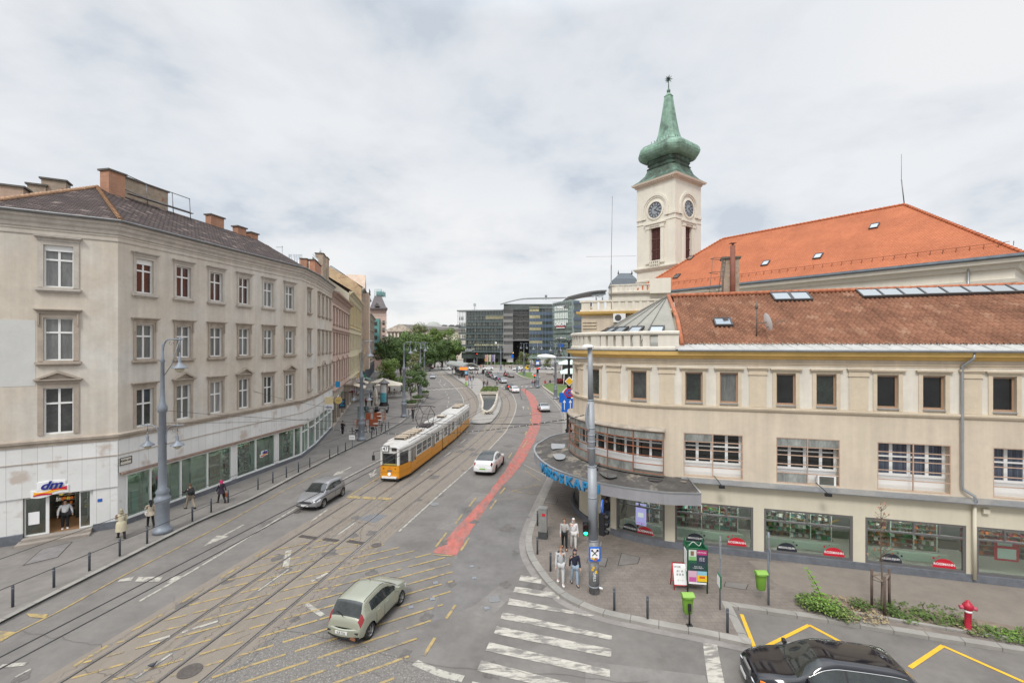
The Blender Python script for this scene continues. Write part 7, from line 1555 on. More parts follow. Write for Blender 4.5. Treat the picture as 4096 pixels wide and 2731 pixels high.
 for end,i in((1,0),(-1,n)):
  sec=rows[i];M_=12;grid_=[]
  lv=[(w_,z)for w_,z in sec[:NS+1]]+[(sec[NS+4][0],sec[NS+4][1]),(sec[-1][0]+sec[NS+4][0]*.7,sec[-1][1])]
  for w_,z in lv:
   row=[]
   for j in range(M_+1):y=-w_+2*w_*j/M_;q=y/max(.01,w_);row.append((xs[i]+end*(.13*(1-q*q))*(.6+.4*(z<lv[-1][1])),y,z))
   grid_.append(row)
  for a in range(len(grid_)-1):
   for j in range(M_):
    zm=(grid_[a][j][2]+grid_[a+1][j][2])/2;ym=(grid_[a][j][1]+grid_[a][j+1][1])/2;tg='body'
    if end==1:
     if t['head'][0]<zm<t['head'][1]and abs(ym)>W*.29:tg='headlight|%d'%(1 if ym>0 else -1)
     elif t['head'][0]-.06<zm<t['head'][1]-.05 and abs(ym)<W*.29:tg='grille'
     elif zm<.36:tg='intake'
    else:
     zt0,zt1,yt=t['tail']
     if zt0<zm<zt1 and abs(ym)>W*.25:tg='taillight|%d'%(1 if ym>0 else -1)
     elif zm<.38:tg='sill'
    q=[grid_[a][j],grid_[a][j+1],grid_[a+1][j+1],grid_[a+1][j]];mb=parts.setdefault(tg,MB());mb.poly(q if end==-1 else q[::-1],sm=False)
 mm=dict(body=paint,windscreen=m_carglass,rear_window=m_carglass,side_window=m_carglass,pillar=m_blk,roof=roof_m or paint,sill=m_blk,taillight=m_tail_on if brake else m_tail,headlight=m_head_on if lights_on else m_head,grille=m_blk,intake=m_blk)
 body=None
 order=['body']+[k for k in parts if k!='body']
 for tg in order:
  parts[tg].build(tg.split('|')[0],mm[tg.split('|')[0]],root)
 if not far:
  b=MB()
  def side_pt(x,z,s,off=.004):
   i=min(range(n+1),key=lambda q:abs(xs[q]-x));sec=rows[i]
   for k in range(NS):
    if sec[k][1]<=z<=sec[k+1][1]+1e-6:tt=(z-sec[k][1])/max(1e-6,sec[k+1][1]-sec[k][1]);return Vector((x,s*(sec[k][0]+(sec[k+1][0]-sec[k][0])*tt+off),z))
   return Vector((x,s*(sec[0][0]+off),z))
  for s in(1,-1):
   for x in(swF+.12,(b0+b1)/2,max(xr+Ra+.02,swT+.25)):
    zt1_=ip(t['belt'],x)-.01;b.tube([side_pt(x,z,s)for z in(.33,.5,.7,zt1_)],.006,4)
   b.tube([side_pt(x,.315,s)for x in(xf_-Ra,0,xr+Ra)],.008,4)
  b.build('shut_line',m_blk,root)
  b=MB()
  for s in(1,-1):
   for x in((b0+b1)/2+.22,swT+.42):
    p=side_pt(x,ip(t['belt'],x)-.14,s,.012);b.box(p,(.17,.03,.03))
  b.build('door_handle',paint,root)
  for s in(1,-1):
   b=MB();x=wsF-.28;z=ip(t['belt'],x)+.06;b.box((x,s*(W/2+.06),z),(.10,.20,.13));b.tube([(x+.02,s*(W/2-.08),z-.03),(x,s*(W/2+.02),z-.02)],.02,5);b.build('mirror',paint if kind!='wagon' else m_blk,root)
  b=MB();b.tube([(wsF+.03,.45,ip(t['top'],wsF+.03)+.012),(wsF-.12,-.15,ip(t['top'],wsF-.12)+.012)],.01,4);b.tube([(wsF+.03,-.1,ip(t['top'],wsF+.03)+.012),(wsF-.12,-.6,ip(t['top'],wsF-.12)-.0)],.01,4);b.build('wiper',m_blk,root)
 b=MB();b.box((-L_/2-.13,0,.62 if kind in('cross','sedan','coupe','van')else .50),(.02,.52,.11));pr=b.build('number_plate',plate_m or m_plate,root)
 if plate:text(plate,.115,frameM(Vector((-L_/2-.143,0,.50)),(0,-1,0),(0,0,1)),'lettering',m_txt_k,pr,extrude=.001)
 if front_plate:b=MB();b.box((L_/2+.135,0,.42),(.02,.52,.11));b.build('number_plate',m_plate,root)
 b=MB();b.box((0,0,.33),(L_-.5,W-.52,.22));b.box(((xf_+xr)/2,0,.33),(t['wb']-2*Ra-.1,W-.12,.20));
 for xw in(xf_,xr):b.box((xw,0,.52),(2*Ra+.1,W-.50,.36))
 b.build('underbody',m_under,root)
 for xw in(xf_,xr):
  for s in(1,-1):make_wheel(root,xw,s*(W/2-.115),r,s,rim)
 if extra:extra(root,t,rows,xs)
 root.location=(loc[0],loc[1],0);root.rotation_euler=(0,0,yaw)
 return root
def cp(name,c,rough=.28,metal=.35):return mat(name,c,rough,metal=metal,coat=.6)
p_green=cp('paint_sage',(.35,.36,.285));p_grey=cp('paint_grey',(.27,.27,.28));p_white=cp('paint_white',(.68,.69,.69),.25,0);p_black=cp('paint_black',(.008,.008,.012),.10,.0);p_silver=cp('paint_silver',(.42,.43,.44));p_red=cp('paint_darkred',(.22,.02,.03));p_navy=cp('paint_navy',(.02,.03,.10));p_brown=cp('paint_greybrown',(.17,.14,.13));p_dark=cp('paint_anthracite',(.05,.055,.06))
def yaris_extra(root,t,rows,xs):
 b=MB()
 for s in(1,-1):b.box((-1.84,s*.50,.50),(.06,.30,.04),s*.28);b.tube([(xs[i],s*rows[i][13][0],rows[i][13][1]+.004)for i in range(len(xs))if -1.36<xs[i]<.1],.011,4)
 b.build('trim',m_blk,root);b=MB();b.tube([(-1.80,.02,1.0),(-1.78,.12,1.06),(-1.66,.42,1.09)],.012,5);b.build('rear_wiper',m_blk,root)
 b=MB();b.tube([(.0,0,1.49),(-.12,0,1.62)],.01,5);b.build('antenna',m_blk,root)
 b=MB();b.box((-1.90,-.40,.31),(.04,.36,.08),-.15);b.build('rust_patch',mat('rust',(.25,.10,.05),.9,noise=.4,scale=10),root)
def at2(px,z=0):return G(px[0],px[1],z).to_2d()
def between(a,c,side):
 """centre and heading from the two visible tyre contacts (rear, front) of one side; side=+1 when those are the car's right wheels"""
 a,c=at2(a),at2(c);d=(c-a).normalized();n=Vector((-d.y,d.x));return(a+c)/2+n*side,atan2(d.y,d.x)
ctr,yw=between((1472,2555),(1606,2408),.74);car('hatch',p_green,ctr+Vector((cos(yw),sin(yw)))*.05,yw,'sage green hatchback with red tail lamps driving over the yellow hatching',plate='ILB 526',extra=yaris_extra,dx=.05)
ctr,yw=between((1368,1983),(1286,2034),-.78);car('swift',p_grey,ctr,yw,'silver grey hatchback facing the camera in the left lane before the tram',lights_on=False,dx=.05)
# white crossover behind the red lane start
ctr,yw=between((1979,1894),(2010,1857),.86);car('cross',p_white,ctr,yw,'white crossover with black glass roof and green number plate beside the red lane',plate_m=m_plateg,roof_m=m_carglass,rim=mat('rim_dark',(.05,.03,.035),.5),dx=.05)
def rails_extra(root,t,rows,xs):
 b=MB()
 for s in(1,-1):b.tube([(xs[i],s*(rows[i][11][0]+.006),rows[i][11][1]+.01)for i in range(len(xs))if -1.85<xs[i]<.95],.013,5)
 b.build('window_chrome',mat('chrome',(.6,.6,.58),.15,metal=1),root)
 b=MB();b.box((2.42,0,.62),(.06,.62,.24));b.build('radiator_grille',m_rim,root);b=MB();b.lathe([(.10,0),(.09,.03),(.01,.06)],(-1.55,0,1.415),8);b.build('antenna',p_black,root)
 b=MB();b.box((2.20,.78,.66),(.14,.06,.11),-.5);b.build('indicator',mat('indicator_orange',(.8,.22,.02),.3),root)
car('wagon',p_black,(10.15,14.62),radians(170),'glossy black estate car with reflecting roof at the bottom edge before the yellow bay lines',extra=rails_extra,dx=.05)
# far traffic; heading given towards or from the camera
def fc(kind,paint,px,head,lab,**k):
 p=at2(px);a=radians(head);L_=CT[kind]['L'];car(kind,paint,p+Vector((cos(a),sin(a)))*L_/2*(1 if k.pop('rear',True)else -1),a,lab,dx=.16,far=True,**k)
GQ='cars queueing at the far crossing'
fc('coupe',p_silver,(2182,1649),94,'silver grey sports coupe driving away right of the red lane')
fc('sedan',p_white,(2065,1572),102,'white saloon braking at the top of the red lane',brake=True,group=GQ)
fc('hatch',p_dark,(2046,1561),104,'black car with lit brake lamps left of the white saloon',brake=True,group=GQ)
fc('sedan',p_silver,(2018,1534),103,'silver saloon, last of the middle queue before the crossing',group=GQ)
fc('sedan',p_navy,(2002,1525),107,'dark blue car with lit brake lamps ahead of the silver saloon',brake=True,group=GQ)
fc('suv',p_silver,(1987,1518),107,'pale silver car in the queue between the blue and the black ones',group=GQ)
fc('sedan',p_dark,(1969,1511),107,'dark grey car braking right behind the black van',brake=True,group=GQ)
fc('van',p_dark,(1961,1505),107,'black van with lit brake lamps at the head of the queue',brake=True,group=GQ)
fc('sedan',p_brown,(2048,1511),100,'grey brown saloon in the right queue beside the small lawn',group=GQ)
fc('hatch',p_red,(2030,1506),104,'red car ahead of the grey brown saloon',brake=True,group=GQ)
fc('hatch',p_silver,(1730,1515),-82,'silver hatchback coming towards the camera in the left lane',rear=False)
def fs(kind,paint,px,head,lab,**k):
 p=at2(px);car(kind,paint,p,radians(head),lab,dx=.16,far=True,**k)
fs('suv',p_white,(1953,1480),184,'white crossover crossing from the right before the flagpoles');fs('wagon',p_dark,(1892,1482),-6,'dark grey estate car half behind the tram shelter')
fs('suv',p_white,(1784,1480),172,'white crossover with black roof left of the tram shelter',roof_m=m_blk);fs('hatch',p_red,(1720,1476),-8,'dark red hatchback at the far left crossing');fs('hatch',p_silver,(1704,1478),-10,'silver hatchback before the dark red one at the far left crossing')
fs('suv',p_white,(2078,1480),182,'white car left of the yellow cleaning machine');fs('hatch',p_white,(2066,1481),182,'small white car just ahead of the other white one')
fs('suv',p_silver,(2170,1478),180,'silver grey people carrier on the far road at right');fs('sedan',p_white,(2197,1478),180,'white pickup-like car behind the silver one at far right')
# small yellow street sweeper
q=at2((2109,1480));root=empty('street_sweeper',(0,0,0),'small yellow street cleaning machine on the far road','street sweeper');m_yv=mat('machine_yellow',(.65,.42,.02),.5)
b=MB();b.slab([(-1.2,-.7,.45),(1.1,-.7,.45),(1.2,-.7,1.1),(.75,-.7,2.0),(-.2,-.7,2.05),(-.35,-.7,1.4),(-1.3,-.7,1.4)],(0,1,0),1.4);b.build('body',m_yv,root);b=MB();b.slab([(.95,-.71,1.15),(.72,-.71,1.85),(-.1,-.71,1.9),(-.15,-.71,1.15)],(0,1,0),1.42);b.build('cab_window',m_carglass,root)
for x in(.8,-.85):
 for s in(1,-1):make_wheel(root,x,s*.62,.32,s)
root.location=(q.x,q.y,0);root.rotation_euler=(0,0,0)
# ================= tram =================
m_tor=mat('tram_orange',(.66,.27,.015),.35,noise=.06,scale=1,streak=.08);m_tor2=mat('tram_orange_worn',(.60,.30,.07),.5,noise=.08,scale=1,streak=.10);m_tw=mat('tram_white',(.64,.63,.60),.5,noise=.08,scale=1.5,streak=.10);m_tr=mat('tram_roof',(.52,.51,.49),.8,noise=.28,scale=1.3,col2=(.30,.26,.22),mask=(1.3,.58,.08));m_tpane=mat('tram_pane',(.07,.075,.075),.06,noise=.6,scale=1.2,spec=.8);m_tdark=mat('tram_dark',(.025,.023,.022),.8);m_box=mat('roof_box',(.40,.33,.25),.85,noise=.3,scale=3)
TLn=[0];
for i in range(len(T1)-1):TLn.append(TLn[-1]+(T1[i+1]-T1[i]).length)
def tpos(s):
 i=0
 while i<len(TLn)-2 and TLn[i+1]<s:i+=1
 return T1[i]+(T1[i+1]-T1[i]).normalized()*(s-TLn[i])
s0=next(TLn[i]+(37.15-T1[i].y)for i in range(len(T1))if T1[i+1].y>37.15)
TR=empty('tram',(*tpos(s0+13),0),'yellow and white articulated tram number 47 with raised pantograph','tram')
def section(sa,sb,nose,side_feats,left_feats,roofboxes,rear=False):
 a,c=tpos(sa),tpos(sb);d=(c-a).normalized();Ls=(c-a).length;n_=Vector((d.y,-d.x))
 hw_=1.14
 if nose:pr=[a+n_*hw_+d*Ls,a+n_*hw_+d*1.55,a+n_*.80+d*.04,a+n_*.70,a-n_*.70,a-n_*.80+d*.04,a-n_*hw_+d*1.55,a-n_*hw_+d*Ls][::-1]
 elif rear:pr=[a-n_*hw_,a-n_*hw_+d*(Ls-1.55),a-n_*.75+d*Ls,a+n_*.75+d*Ls,a+n_*hw_+d*(Ls-1.55),a+n_*hw_][::1]
 else:pr=[a-n_*hw_,a-n_*hw_+d*Ls,a+n_*hw_+d*Ls,a+n_*hw_]
 if not nose:pr=pr if True else pr
 P=Path(pr)
 ar=sum(pr[i].x*pr[(i+1)%len(pr)].y-pr[(i+1)%len(pr)].x*pr[i].y for i in range(len(pr)))
 if ar<0:pr=pr[::-1];P=Path(pr)
 def uof(s,side):
  q=a+d*s+n_*side*hw_;best=min(range(2000),key=lambda k:(P.at(P.T*k/1999).to_2d()-q).length);return P.T*best/1999
 feats=[]
 for side,lst in((1,side_feats),(-1,left_feats)):
  for kind_,x0,x1 in lst:u0,u1=sorted((uof(x0,side),uof(x1,side)));feats.append((kind_,u0,u1))
 wins=[(u0,u1,1.42,2.34)if k=='w' else(u0,u1,1.12,2.36)for k,u0,u1 in feats]
 if nose:
  k=[i for i in range(len(pr)-1)if abs((pr[i+1]-pr[i]).length-1.4)<.02][0];wins.append((P.L[k]+.07,P.L[k+1]-.07,1.30,2.40));fr=(P.L[k],P.L[k+1])
  sk=[i for i in range(len(pr)-1)if 1.4<(pr[i+1]-pr[i]).length<1.7];wins+=[(P.L[i]+.12,P.L[i+1]-.18,1.34,2.36)for i in sk]
 b=MB()
 for i in range(len(pr)-1):P.wall(b,P.L[i],P.L[i+1],.30,1.36,[h for h in wins if P.L[i]-.01<=h[0]and h[1]<=P.L[i+1]+.01],.06)
 b.quad((*pr[-1],.3),(*pr[0],.3),(*pr[0],1.36),(*pr[-1],1.36));b.build('body',m_tor if nose else m_tor2,TR)
 b=MB()
 for i in range(len(pr)-1):P.wall(b,P.L[i],P.L[i+1],1.36,2.66,[h for h in wins if P.L[i]-.01<=h[0]and h[1]<=P.L[i+1]+.01],.06)
 b.quad((*pr[-1],1.36),(*pr[0],1.36),(*pr[0],2.66),(*pr[-1],2.66));b.build('window_band',m_tw,TR)
 for h in wins:
  b=MB();P.box(b,h[0]-.01,h[1]+.01,h[2]-.01,h[3]+.01,-.09,-.05);pn=b.build('window',m_tpane,TR)
  b=MB()
  if h[2]==1.42:P.box(b,h[0],h[1],1.84,1.87,-.05,-.03)
  elif h[2]==1.12:[P.box(b,h[0]+(h[1]-h[0])*t-.025,h[0]+(h[1]-h[0])*t+.025,h[2],h[3],-.05,-.01)for t in(.25,.5,.75)]
  if b.f:b.build('window_bar',m_tw,pn)
 for k,u0,u1 in feats:
  if k=='d':b=MB();[P.box(b,u0+(u1-u0)*t+.03,u0+(u1-u0)*(t+.5)-.03,.42,1.12,.0,.03)for t in(0,.5)];P.box(b,(u0+u1)/2-.02,(u0+u1)/2+.02,.42,2.36,0,.035);b.build('door',m_tor,TR)
 b=MB();sweep(b,[(-.02,.78),(.012,.78),(.012,.81),(-.02,.81)],pr);sweep(b,[(-.02,.30),(.02,.30),(.02,.40),(-.02,.40)],pr);b.build('trim_line',mat('tram_line',(.45,.20,.03),.6),TR)
 b=MB();b.prism([a+(p-a)*.96+d*.1 for p in pr]if False else[((a+c)/2+(p-(a+c)/2)*.93)for p in pr],.12,.32);b.build('underframe',m_tdark,TR)
 b=MB();mid_=lambda s:a+d*s;rows=[];N_=16
 for i in range(N_+1):
  s=Ls*i/N_;w_=hw_+.03
  if nose and s<1.6:w_=.80+(hw_-.80+.03)*min(1,s/1.55)
  if rear and s>Ls-1.6:w_=.80+(hw_-.80+.03)*min(1,(Ls-s)/1.55)
  drop=.16*max(0,1-s/1.0)if nose else(.16*max(0,1-(Ls-s)/1.0)if rear else 0)
  rows.append([(*(mid_(s)+n_*w_*cos(pi*k/12)),2.64+(.36-drop)*sin(pi*k/12)**.7)for k in range(13)])
 b.grid(rows,sm=True);b.poly(rows[0]);b.poly(rows[-1]);rf_=b.build('roof',m_tr,TR)
 b=MB();[b.tube([(*(mid_(s_)+n_*o),2.93)for s_ in((1.8 if nose else .3),Ls-.3)],.055,6)for o in(-.92,.92)];b.build('roof_rail',m_tw,rf_)
 for s,l,w2 in roofboxes:
  b=MB();p=mid_(s);b.mi=0;b.box((p.x,p.y,3.10),(l,w2,.2),atan2(d.y,d.x));b.mi=1;q=mid_(s-l/2-.01);b.box((q.x,q.y,3.09),(.03,w2-.15,.11),atan2(d.y,d.x));b.build('roof_box',[m_box,m_tdark],rf_)
 for s in((2.2,)if nose else(Ls-2.2,)if rear else())+((Ls,)if not rear else()):
  p=mid_(s);b=MB()
  for off in(-.85,.85):
   for sd_ in(-.7175,.7175):q=p+d*off+n_*sd_;M=Matrix.Translation((q.x,q.y,.34))@Matrix.Rotation(atan2(n_.y,n_.x),4,'Z')@Matrix.Rotation(pi/2,4,'Y');st=len(b.v);b.lathe([(.33,-.05),(.33,.05)],(0,0,0),14);b.xf(M,st)
  b.box((p.x,p.y,.4),(2.4,1.3,.25),atan2(d.y,d.x));b.build('bogie',m_tdark,TR)
 return a,c,d,n_,P,(fr if nose else None)
A_=section(s0,s0+10.5,True,[('d',1.75,2.95),('w',3.2,4.5),('w',4.65,5.85),('w',6.0,7.1),('d',7.25,8.2),('w',8.5,9.6)],[('w',2.0,3.4),('w',3.7,5.1),('w',5.4,6.8),('w',7.1,8.5),('w',8.8,9.8)],[(2.3,.5,1.0),(3.1,.7,1.1),(4.1,.7,1.1),(5.1,.7,1.1),(6.0,.7,1.0)])
B_=section(s0+10.85,s0+16.7,False,[('w',.5,1.6),('d',2.0,3.0),('w',3.6,4.7)],[('w',.5,1.6),('w',2.0,3.0),('w',3.6,4.7)],[(3.2,.5,.9)])
C_=section(s0+17.05,s0+26.4,False,[('w',.4,1.3),('d',1.5,2.5),('w',3.0,4.1),('w',4.3,5.4),('w',5.6,6.7),('w',6.9,7.7)],[('w',.4,1.8),('w',2.4,3.8),('w',4.4,5.8),('w',6.2,7.6)],[(4.6,.8,1.0),(5.6,.6,1.1),(6.4,.6,1.1),(7.2,.6,1.1)],rear=True)
for s in(s0+10.67,s0+16.87):
 p=tpos(s);d=(tpos(s+1)-tpos(s-1)).normalized();b=MB()
 for k in range(4):b.box((*(p+d*(k-1.5)*.09),1.6),(.05,2.05-.1*(k%2),2.3),atan2(d.y,d.x))
 b.build('bellows',m_tdark,TR)
a,c,d,n_,P,fr=A_
um=sum(fr)/2
b=MB();P.box(b,um-.62,um+.62,.32,.46,-.05,.14);b.build('bumper',m_frame_w,TR)
b=MB();P.box(b,um-.75,um+.75,.12,.30,-.3,.02);b.build('skirt',m_tdark,TR)
b=MB();c3=P.at(um,.66,.02);e3=(P.at(um+.1,.66)-P.at(um,.66)).normalized();nn3=(P.at(um,.66,1)-P.at(um,.66)).normalized();b.slab([c3+e3*.13*cos(k*pi/8)+Vector((0,0,.13*sin(k*pi/8)))for k in range(16)],nn3,.06);b.build('headlight',mat('tram_lamp',(.8,.8,.78),.3,emit=.2),TR)
b=MB();P.box(b,um-.2,um+.2,.87,.97,.0,.03);b.build('number_plate',m_plinth,TR)
text_on(P,um,1.12,'1467',.16,mat('worn_red',(.5,.13,.02),.6),TR,d=.012,extrude=.002)
for o in(-.5,.5):b=MB();P.box(b,um+o-.04,um+o+.04,1.05,1.13,0,.03);b.build('marker_light',m_tail,TR)
b=MB();P.box(b,um-.60,um+.60,1.32,1.48,-.045,-.035);b.build('dash_panel',mat('dash_yellow',(.38,.30,.08),.6),TR);b=MB();P.box(b,um-.55,um+.55,2.31,2.39,-.045,-.03);b.build('route_strip',m_txt_w,TR)
b=MB();uo=um-.33;P.box(b,uo-.30,uo+.30,2.48,2.96,-.1,.10);nb_=b.build('number_box',m_shopf,TR)
b=MB();P.box(b,uo-.25,uo+.25,2.53,2.91,.09,.11);b.build('number_panel',m_txt_w,nb_);text_on(P,uo,2.71,'47',.40,m_txt_k,nb_,d=.118,extrude=.002,offset=.008)
b=MB();P.box(b,um+.2,um+.62,2.55,2.78,-.1,.06);b.build('air_grille',m_tdark,TR)
# driver
b=MB();dv=P.at(um+.1,1.5,-.8);b.lathe([(.05,0),(.24,.05),(.26,.35),(.16,.52),(.06,.58)],tuple(dv),10);b.build('driver_shirt',m_txt_w,TR)
for s in(1,-1):b=MB();q=a+n_*s*.85+d*.2;q2=a+n_*s*1.35-d*.1;b.tube([(*q,2.5),(*q2,2.42),(*q2,2.1)],.025,5);b.box((*q2,1.95),(.06,.22,.42),atan2(d.y,d.x));b.build('mirror',m_blk,TR)
# pantograph
pc=a+d*8.6;zb0=3.12;m_pan=mat('pantograph',(.055,.04,.04),.6)
b=MB();b.box((*pc,zb0),(1.5,1.2,.07),atan2(d.y,d.x));[b.tube([(*(pc+d*x+n_*y),2.95),(*(pc+d*x+n_*y),zb0+.05)],.07,6)for x in(-.9,.9)for y in(-.55,.55)]
def pp(x,y,z):q=pc+d*x+n_*y;return(q.x,q.y,z)
for y in(-.62,.62):
 for x in(-1,1):b.tube([pp(x*.35,y,zb0),pp(x*1.15,y*1.0,4.05),pp(-x*.12,y*.92,4.98)],.03,5)
for x in(-1,1):b.tube([pp(x*1.15,-.62,4.05),pp(x*1.15,.62,4.05)],.022,5);b.tube([pp(x*1.15,-.62,4.05),pp(-x*.1,.4,4.98)],.012,4);b.tube([pp(x*.35,-.62,zb0),pp(x*1.15,.62,4.05)],.012,4)
for x in(-.16,.16):b.tube([pp(x,-1.0,4.90),pp(x,-.72,5.03),pp(x,.72,5.03),pp(x,1.0,4.90)],.028,5)
b.build('pantograph',m_pan,TR)
b=MB();[b.tube([(*(a+d*(6.6+.0)+n_*o),2.98),(*(a+d*8+n_*(o*.6)),3.2),(*(a+d*12+n_*o),3.05),(*(a+d*15.5+n_*(o*.4)),3.1)],.02,4)for o in(.3,-.2,.5)];b.build('roof_cable',m_tdark,TR)
b=MB();q=a+d*2.6+n_*.1;b.tube([(*q,3.02),(*(q+d*.9+n_*.35),3.28)],.018,4);b.build('trolley_antenna',m_tdark,TR)
# ================= street lamps, poles, wires =================
m_lant=mat('lantern_glass',(.55,.50,.38),.3)
def lantern(b,g,p,s=1.0):
 """bell shaped hanging lantern whose hook is at p"""
 x,y,z=p;b.lathe([(.02*s,0),(.035*s,-.12*s),(.03*s,-.22*s),(.085*s,-.3*s),(.07*s,-.5*s),(.13*s,-.62*s),(.36*s,-.80*s),(.37*s,-.83*s),(.05*s,-.82*s)],(x,y,z),14);g.lathe([(.21*s,-.82*s),(.20*s,-.92*s),(.12*s,-1.02*s),(.02*s,-1.06*s)],(x,y,z),10)
def lamp(px,lab,top='crook',low=False,h=11.4,side=1,dirv=(1,0),base_r=.30,z=PV,group='ornate grey lamp posts',p=None,m=None,low_z=6.3,cat='street lamp'):
 p=p or G(px[0],px[1],z);root=empty('street_lamp',tuple(p),lab,cat,group);X,Y,Z=p;m=m or m_grey_post
 b=MB();R0=base_r;b.lathe([(R0*1.75,0),(R0*1.75,.22),(R0*1.35,.30),(R0*1.25,.55),(R0*1.2,1.7),(R0*1.45,1.85),(R0*1.5,2.05),(R0*1.15,2.15),(R0*1.1,2.3),(R0*1.3,2.42),(R0*.84,2.6),(R0*.80,3.0),(R0*.64,h*.62),(R0*.86,h*.625),(R0*.9,h*.65),(R0*.52,h*.67),(R0*.42,h*.72),(R0*.34,h*.88),(R0*.5,h*.885),(R0*.3,h*.9),(R0*.16,h*.97),(.01,h*.985)],(X,Y,Z),14);b.build('post',m,root)
 D=Vector((dirv[0],dirv[1],0)).normalized();P0=Vector((X,Y,Z))
 sides=[side]if top=='crook' else([-1,1]if top=='double' else[])
 for s in sides:
  b=MB();g=MB();pts=[P0+Vector((0,0,h*.86)),P0+D*s*.02+Vector((0,0,h*.93)),P0+D*s*.12+Vector((0,0,h*.98)),P0+D*s*.40+Vector((0,0,h)),P0+D*s*1.0+Vector((0,0,h)),P0+D*s*1.25+Vector((0,0,h+.03))];b.tube(catmull(pts,3),.045,6)
  b.tube([P0+Vector((0,0,h*.80)),P0+D*s*.55+Vector((0,0,h*.87)),P0+D*s*1.0+Vector((0,0,h-.05))],.025,5);q=P0+D*s*1.02+Vector((0,0,h));b.tube([q+Vector((0,0,.2)),q-Vector((0,0,.75))],.03,6)
  sp=[P0+D*s*(.5+.16*cos(t*.5)*(1-t/16))+Vector((0,0,h-.25+.16*sin(t*.5)*(1-t/16)))for t in range(14)];b.tube(sp,.015,4);lantern(b,g,tuple(q-Vector((0,0,.75))),1.15);o=b.build('lamp_arm',m,root);g.build('lamp_glass',m_lant,o)
 if low:
  for s in(-1,1):
   b=MB();g=MB();zl=low_z;pts=[P0+D*s*R0*.8+Vector((0,0,zl-1.1)),P0+D*s*R0*.85+Vector((0,0,zl-.4)),P0+D*s*(R0+.2)+Vector((0,0,zl-.02)),P0+D*s*(R0+.62)+Vector((0,0,zl+.02)),P0+D*s*(R0+1.0)+Vector((0,0,zl+.05))];b.tube(catmull(pts,4),.035,6)
   c_=P0+D*s*(R0+.42)+Vector((0,0,zl-.28));b.tube([c_+D*s*(.18*cos(t*.6)*(1-t/15))+Vector((0,0,.18*sin(t*.6)*(1-t/15)))for t in range(13)],.015,4);q=P0+D*s*(R0+.6)+Vector((0,0,zl));b.tube([q+Vector((0,0,.15)),q-Vector((0,0,.35))],.025,5);lantern(b,g,tuple(q-Vector((0,0,.35))),.98);o=b.build('lamp_arm',m,root);g.build('lamp_glass',m_lant,o)
 return root
lamp((650,2128),'big ornate grey lamp post before the drugstore windows, nearest of all',low=True,base_r=.285)
lamp((1446,1760),'ornate lamp post with double lower lanterns between the cafe chairs',low=True,low_z=5.8,base_r=.30)
lamp((1616,1667),'ornate lamp post by the kerb left of the tram pantograph',low=False,base_r=.30)
lamp((1681,1594),'ornate lamp post with two hanging lanterns beside the farther planter',top='double',z=PV)
lamp((1697,1520),'ornate two lantern post seen just behind the slim planter trees',top='double',z=PV)
for x,y,lb,tp in((1782,1456,'double lantern lamp post before the dark trees left of the tram shelter','double'),(1821,1452,'double lantern lamp post just behind the tram shelter roof','double'),(1897,1461,'slim grey lamp post with orange and blue signs before the glass office','double'),(2003,1482,'grey lamp post right of the flags','double'),(2078,1459,'lamp post before the dark passage of the office, left one','double'),(2095.5,1508,'lamp post standing in the smaller lawn','double'),(2247,1478,'lamp post far behind the pavilion','double')):
 lamp((x,y),lb,top=tp,z=0,base_r=.34)
tl=lamp((2150,1549),'grey lamp post with traffic signal and blue crossing sign on the pavement tip',top='double',z=PV,base_r=.36)
lamp((2222,1596),'tall two lantern lamp post beside the larger lawn',top='double',z=PV,base_r=.30,dirv=(1,.2))
blk=lamp(None,'black ornate lamp post carrying diamond, no stopping and lane signs beside the rounded corner',top='double',p=Vector((5.75,46,PV)),h=11.6,base_r=.30,m=m_black,dirv=(.9,-.3))
m_sgy=mat('sign_yellow',(.75,.45,.02),.5);m_sblue=mat('sign_bright_blue',(.01,.13,.58),.4)
bp_=Vector((5.75,46,0));
o=plate(bp_,7.85-.35,.95,.95,m_txt_w,blk,off=.32,shape='diamond');plate(bp_,7.5,.76,.76,m_sgy,o,off=.375,shape='diamond',th=.02)
o=plate(bp_+Vector((-.05,0,0)),6.35,.95,.95,m_redp,blk,off=.32,shape='disc');plate(bp_+Vector((-.05,0,0)),6.35,.74,.74,m_sblue,o,off=.375,shape='disc',th=.02);b=MB();c=bp_+Vector((-.05,-.40,6.35));[b.box(c,(.85,.03,.09),ax=((cos(t),0,sin(t)),(0,1,0),(-sin(t),0,cos(t))))for t in(pi/4,-pi/4)];b.build('sign_cross',m_redp,o)
o=plate(bp_+Vector((-.2,0,0)),5.1,1.15,1.35,m_sblue,blk,off=.32)
b=MB()
for dx_ in(-.3,.3):c=bp_+Vector((-.2+dx_,-.385,5.05));b.box(c,(.07,.02,.8));b.poly([c+Vector((-.16,-.012,.32)),c+Vector((.16,-.012,.32)),c+Vector((0,-.012,.62))])
b.build('sign_arrow',m_txt_w,o)
b=MB();c=A(2252,60,Hz(1590,60));b.box(c,(1.0,.06,1.3));o=b.build('blue_sign',m_sblue,blk);b=MB();c=A(2282,55,Hz(1600,55));b.box(c,(.95,.08,1.7));o=b.build('bus_stop_sign',m_redp,blk);b=MB();b.box(c+Vector((0,-.06,-.15)),(.7,.02,1.0));b.build('timetable',m_txt_w,o)
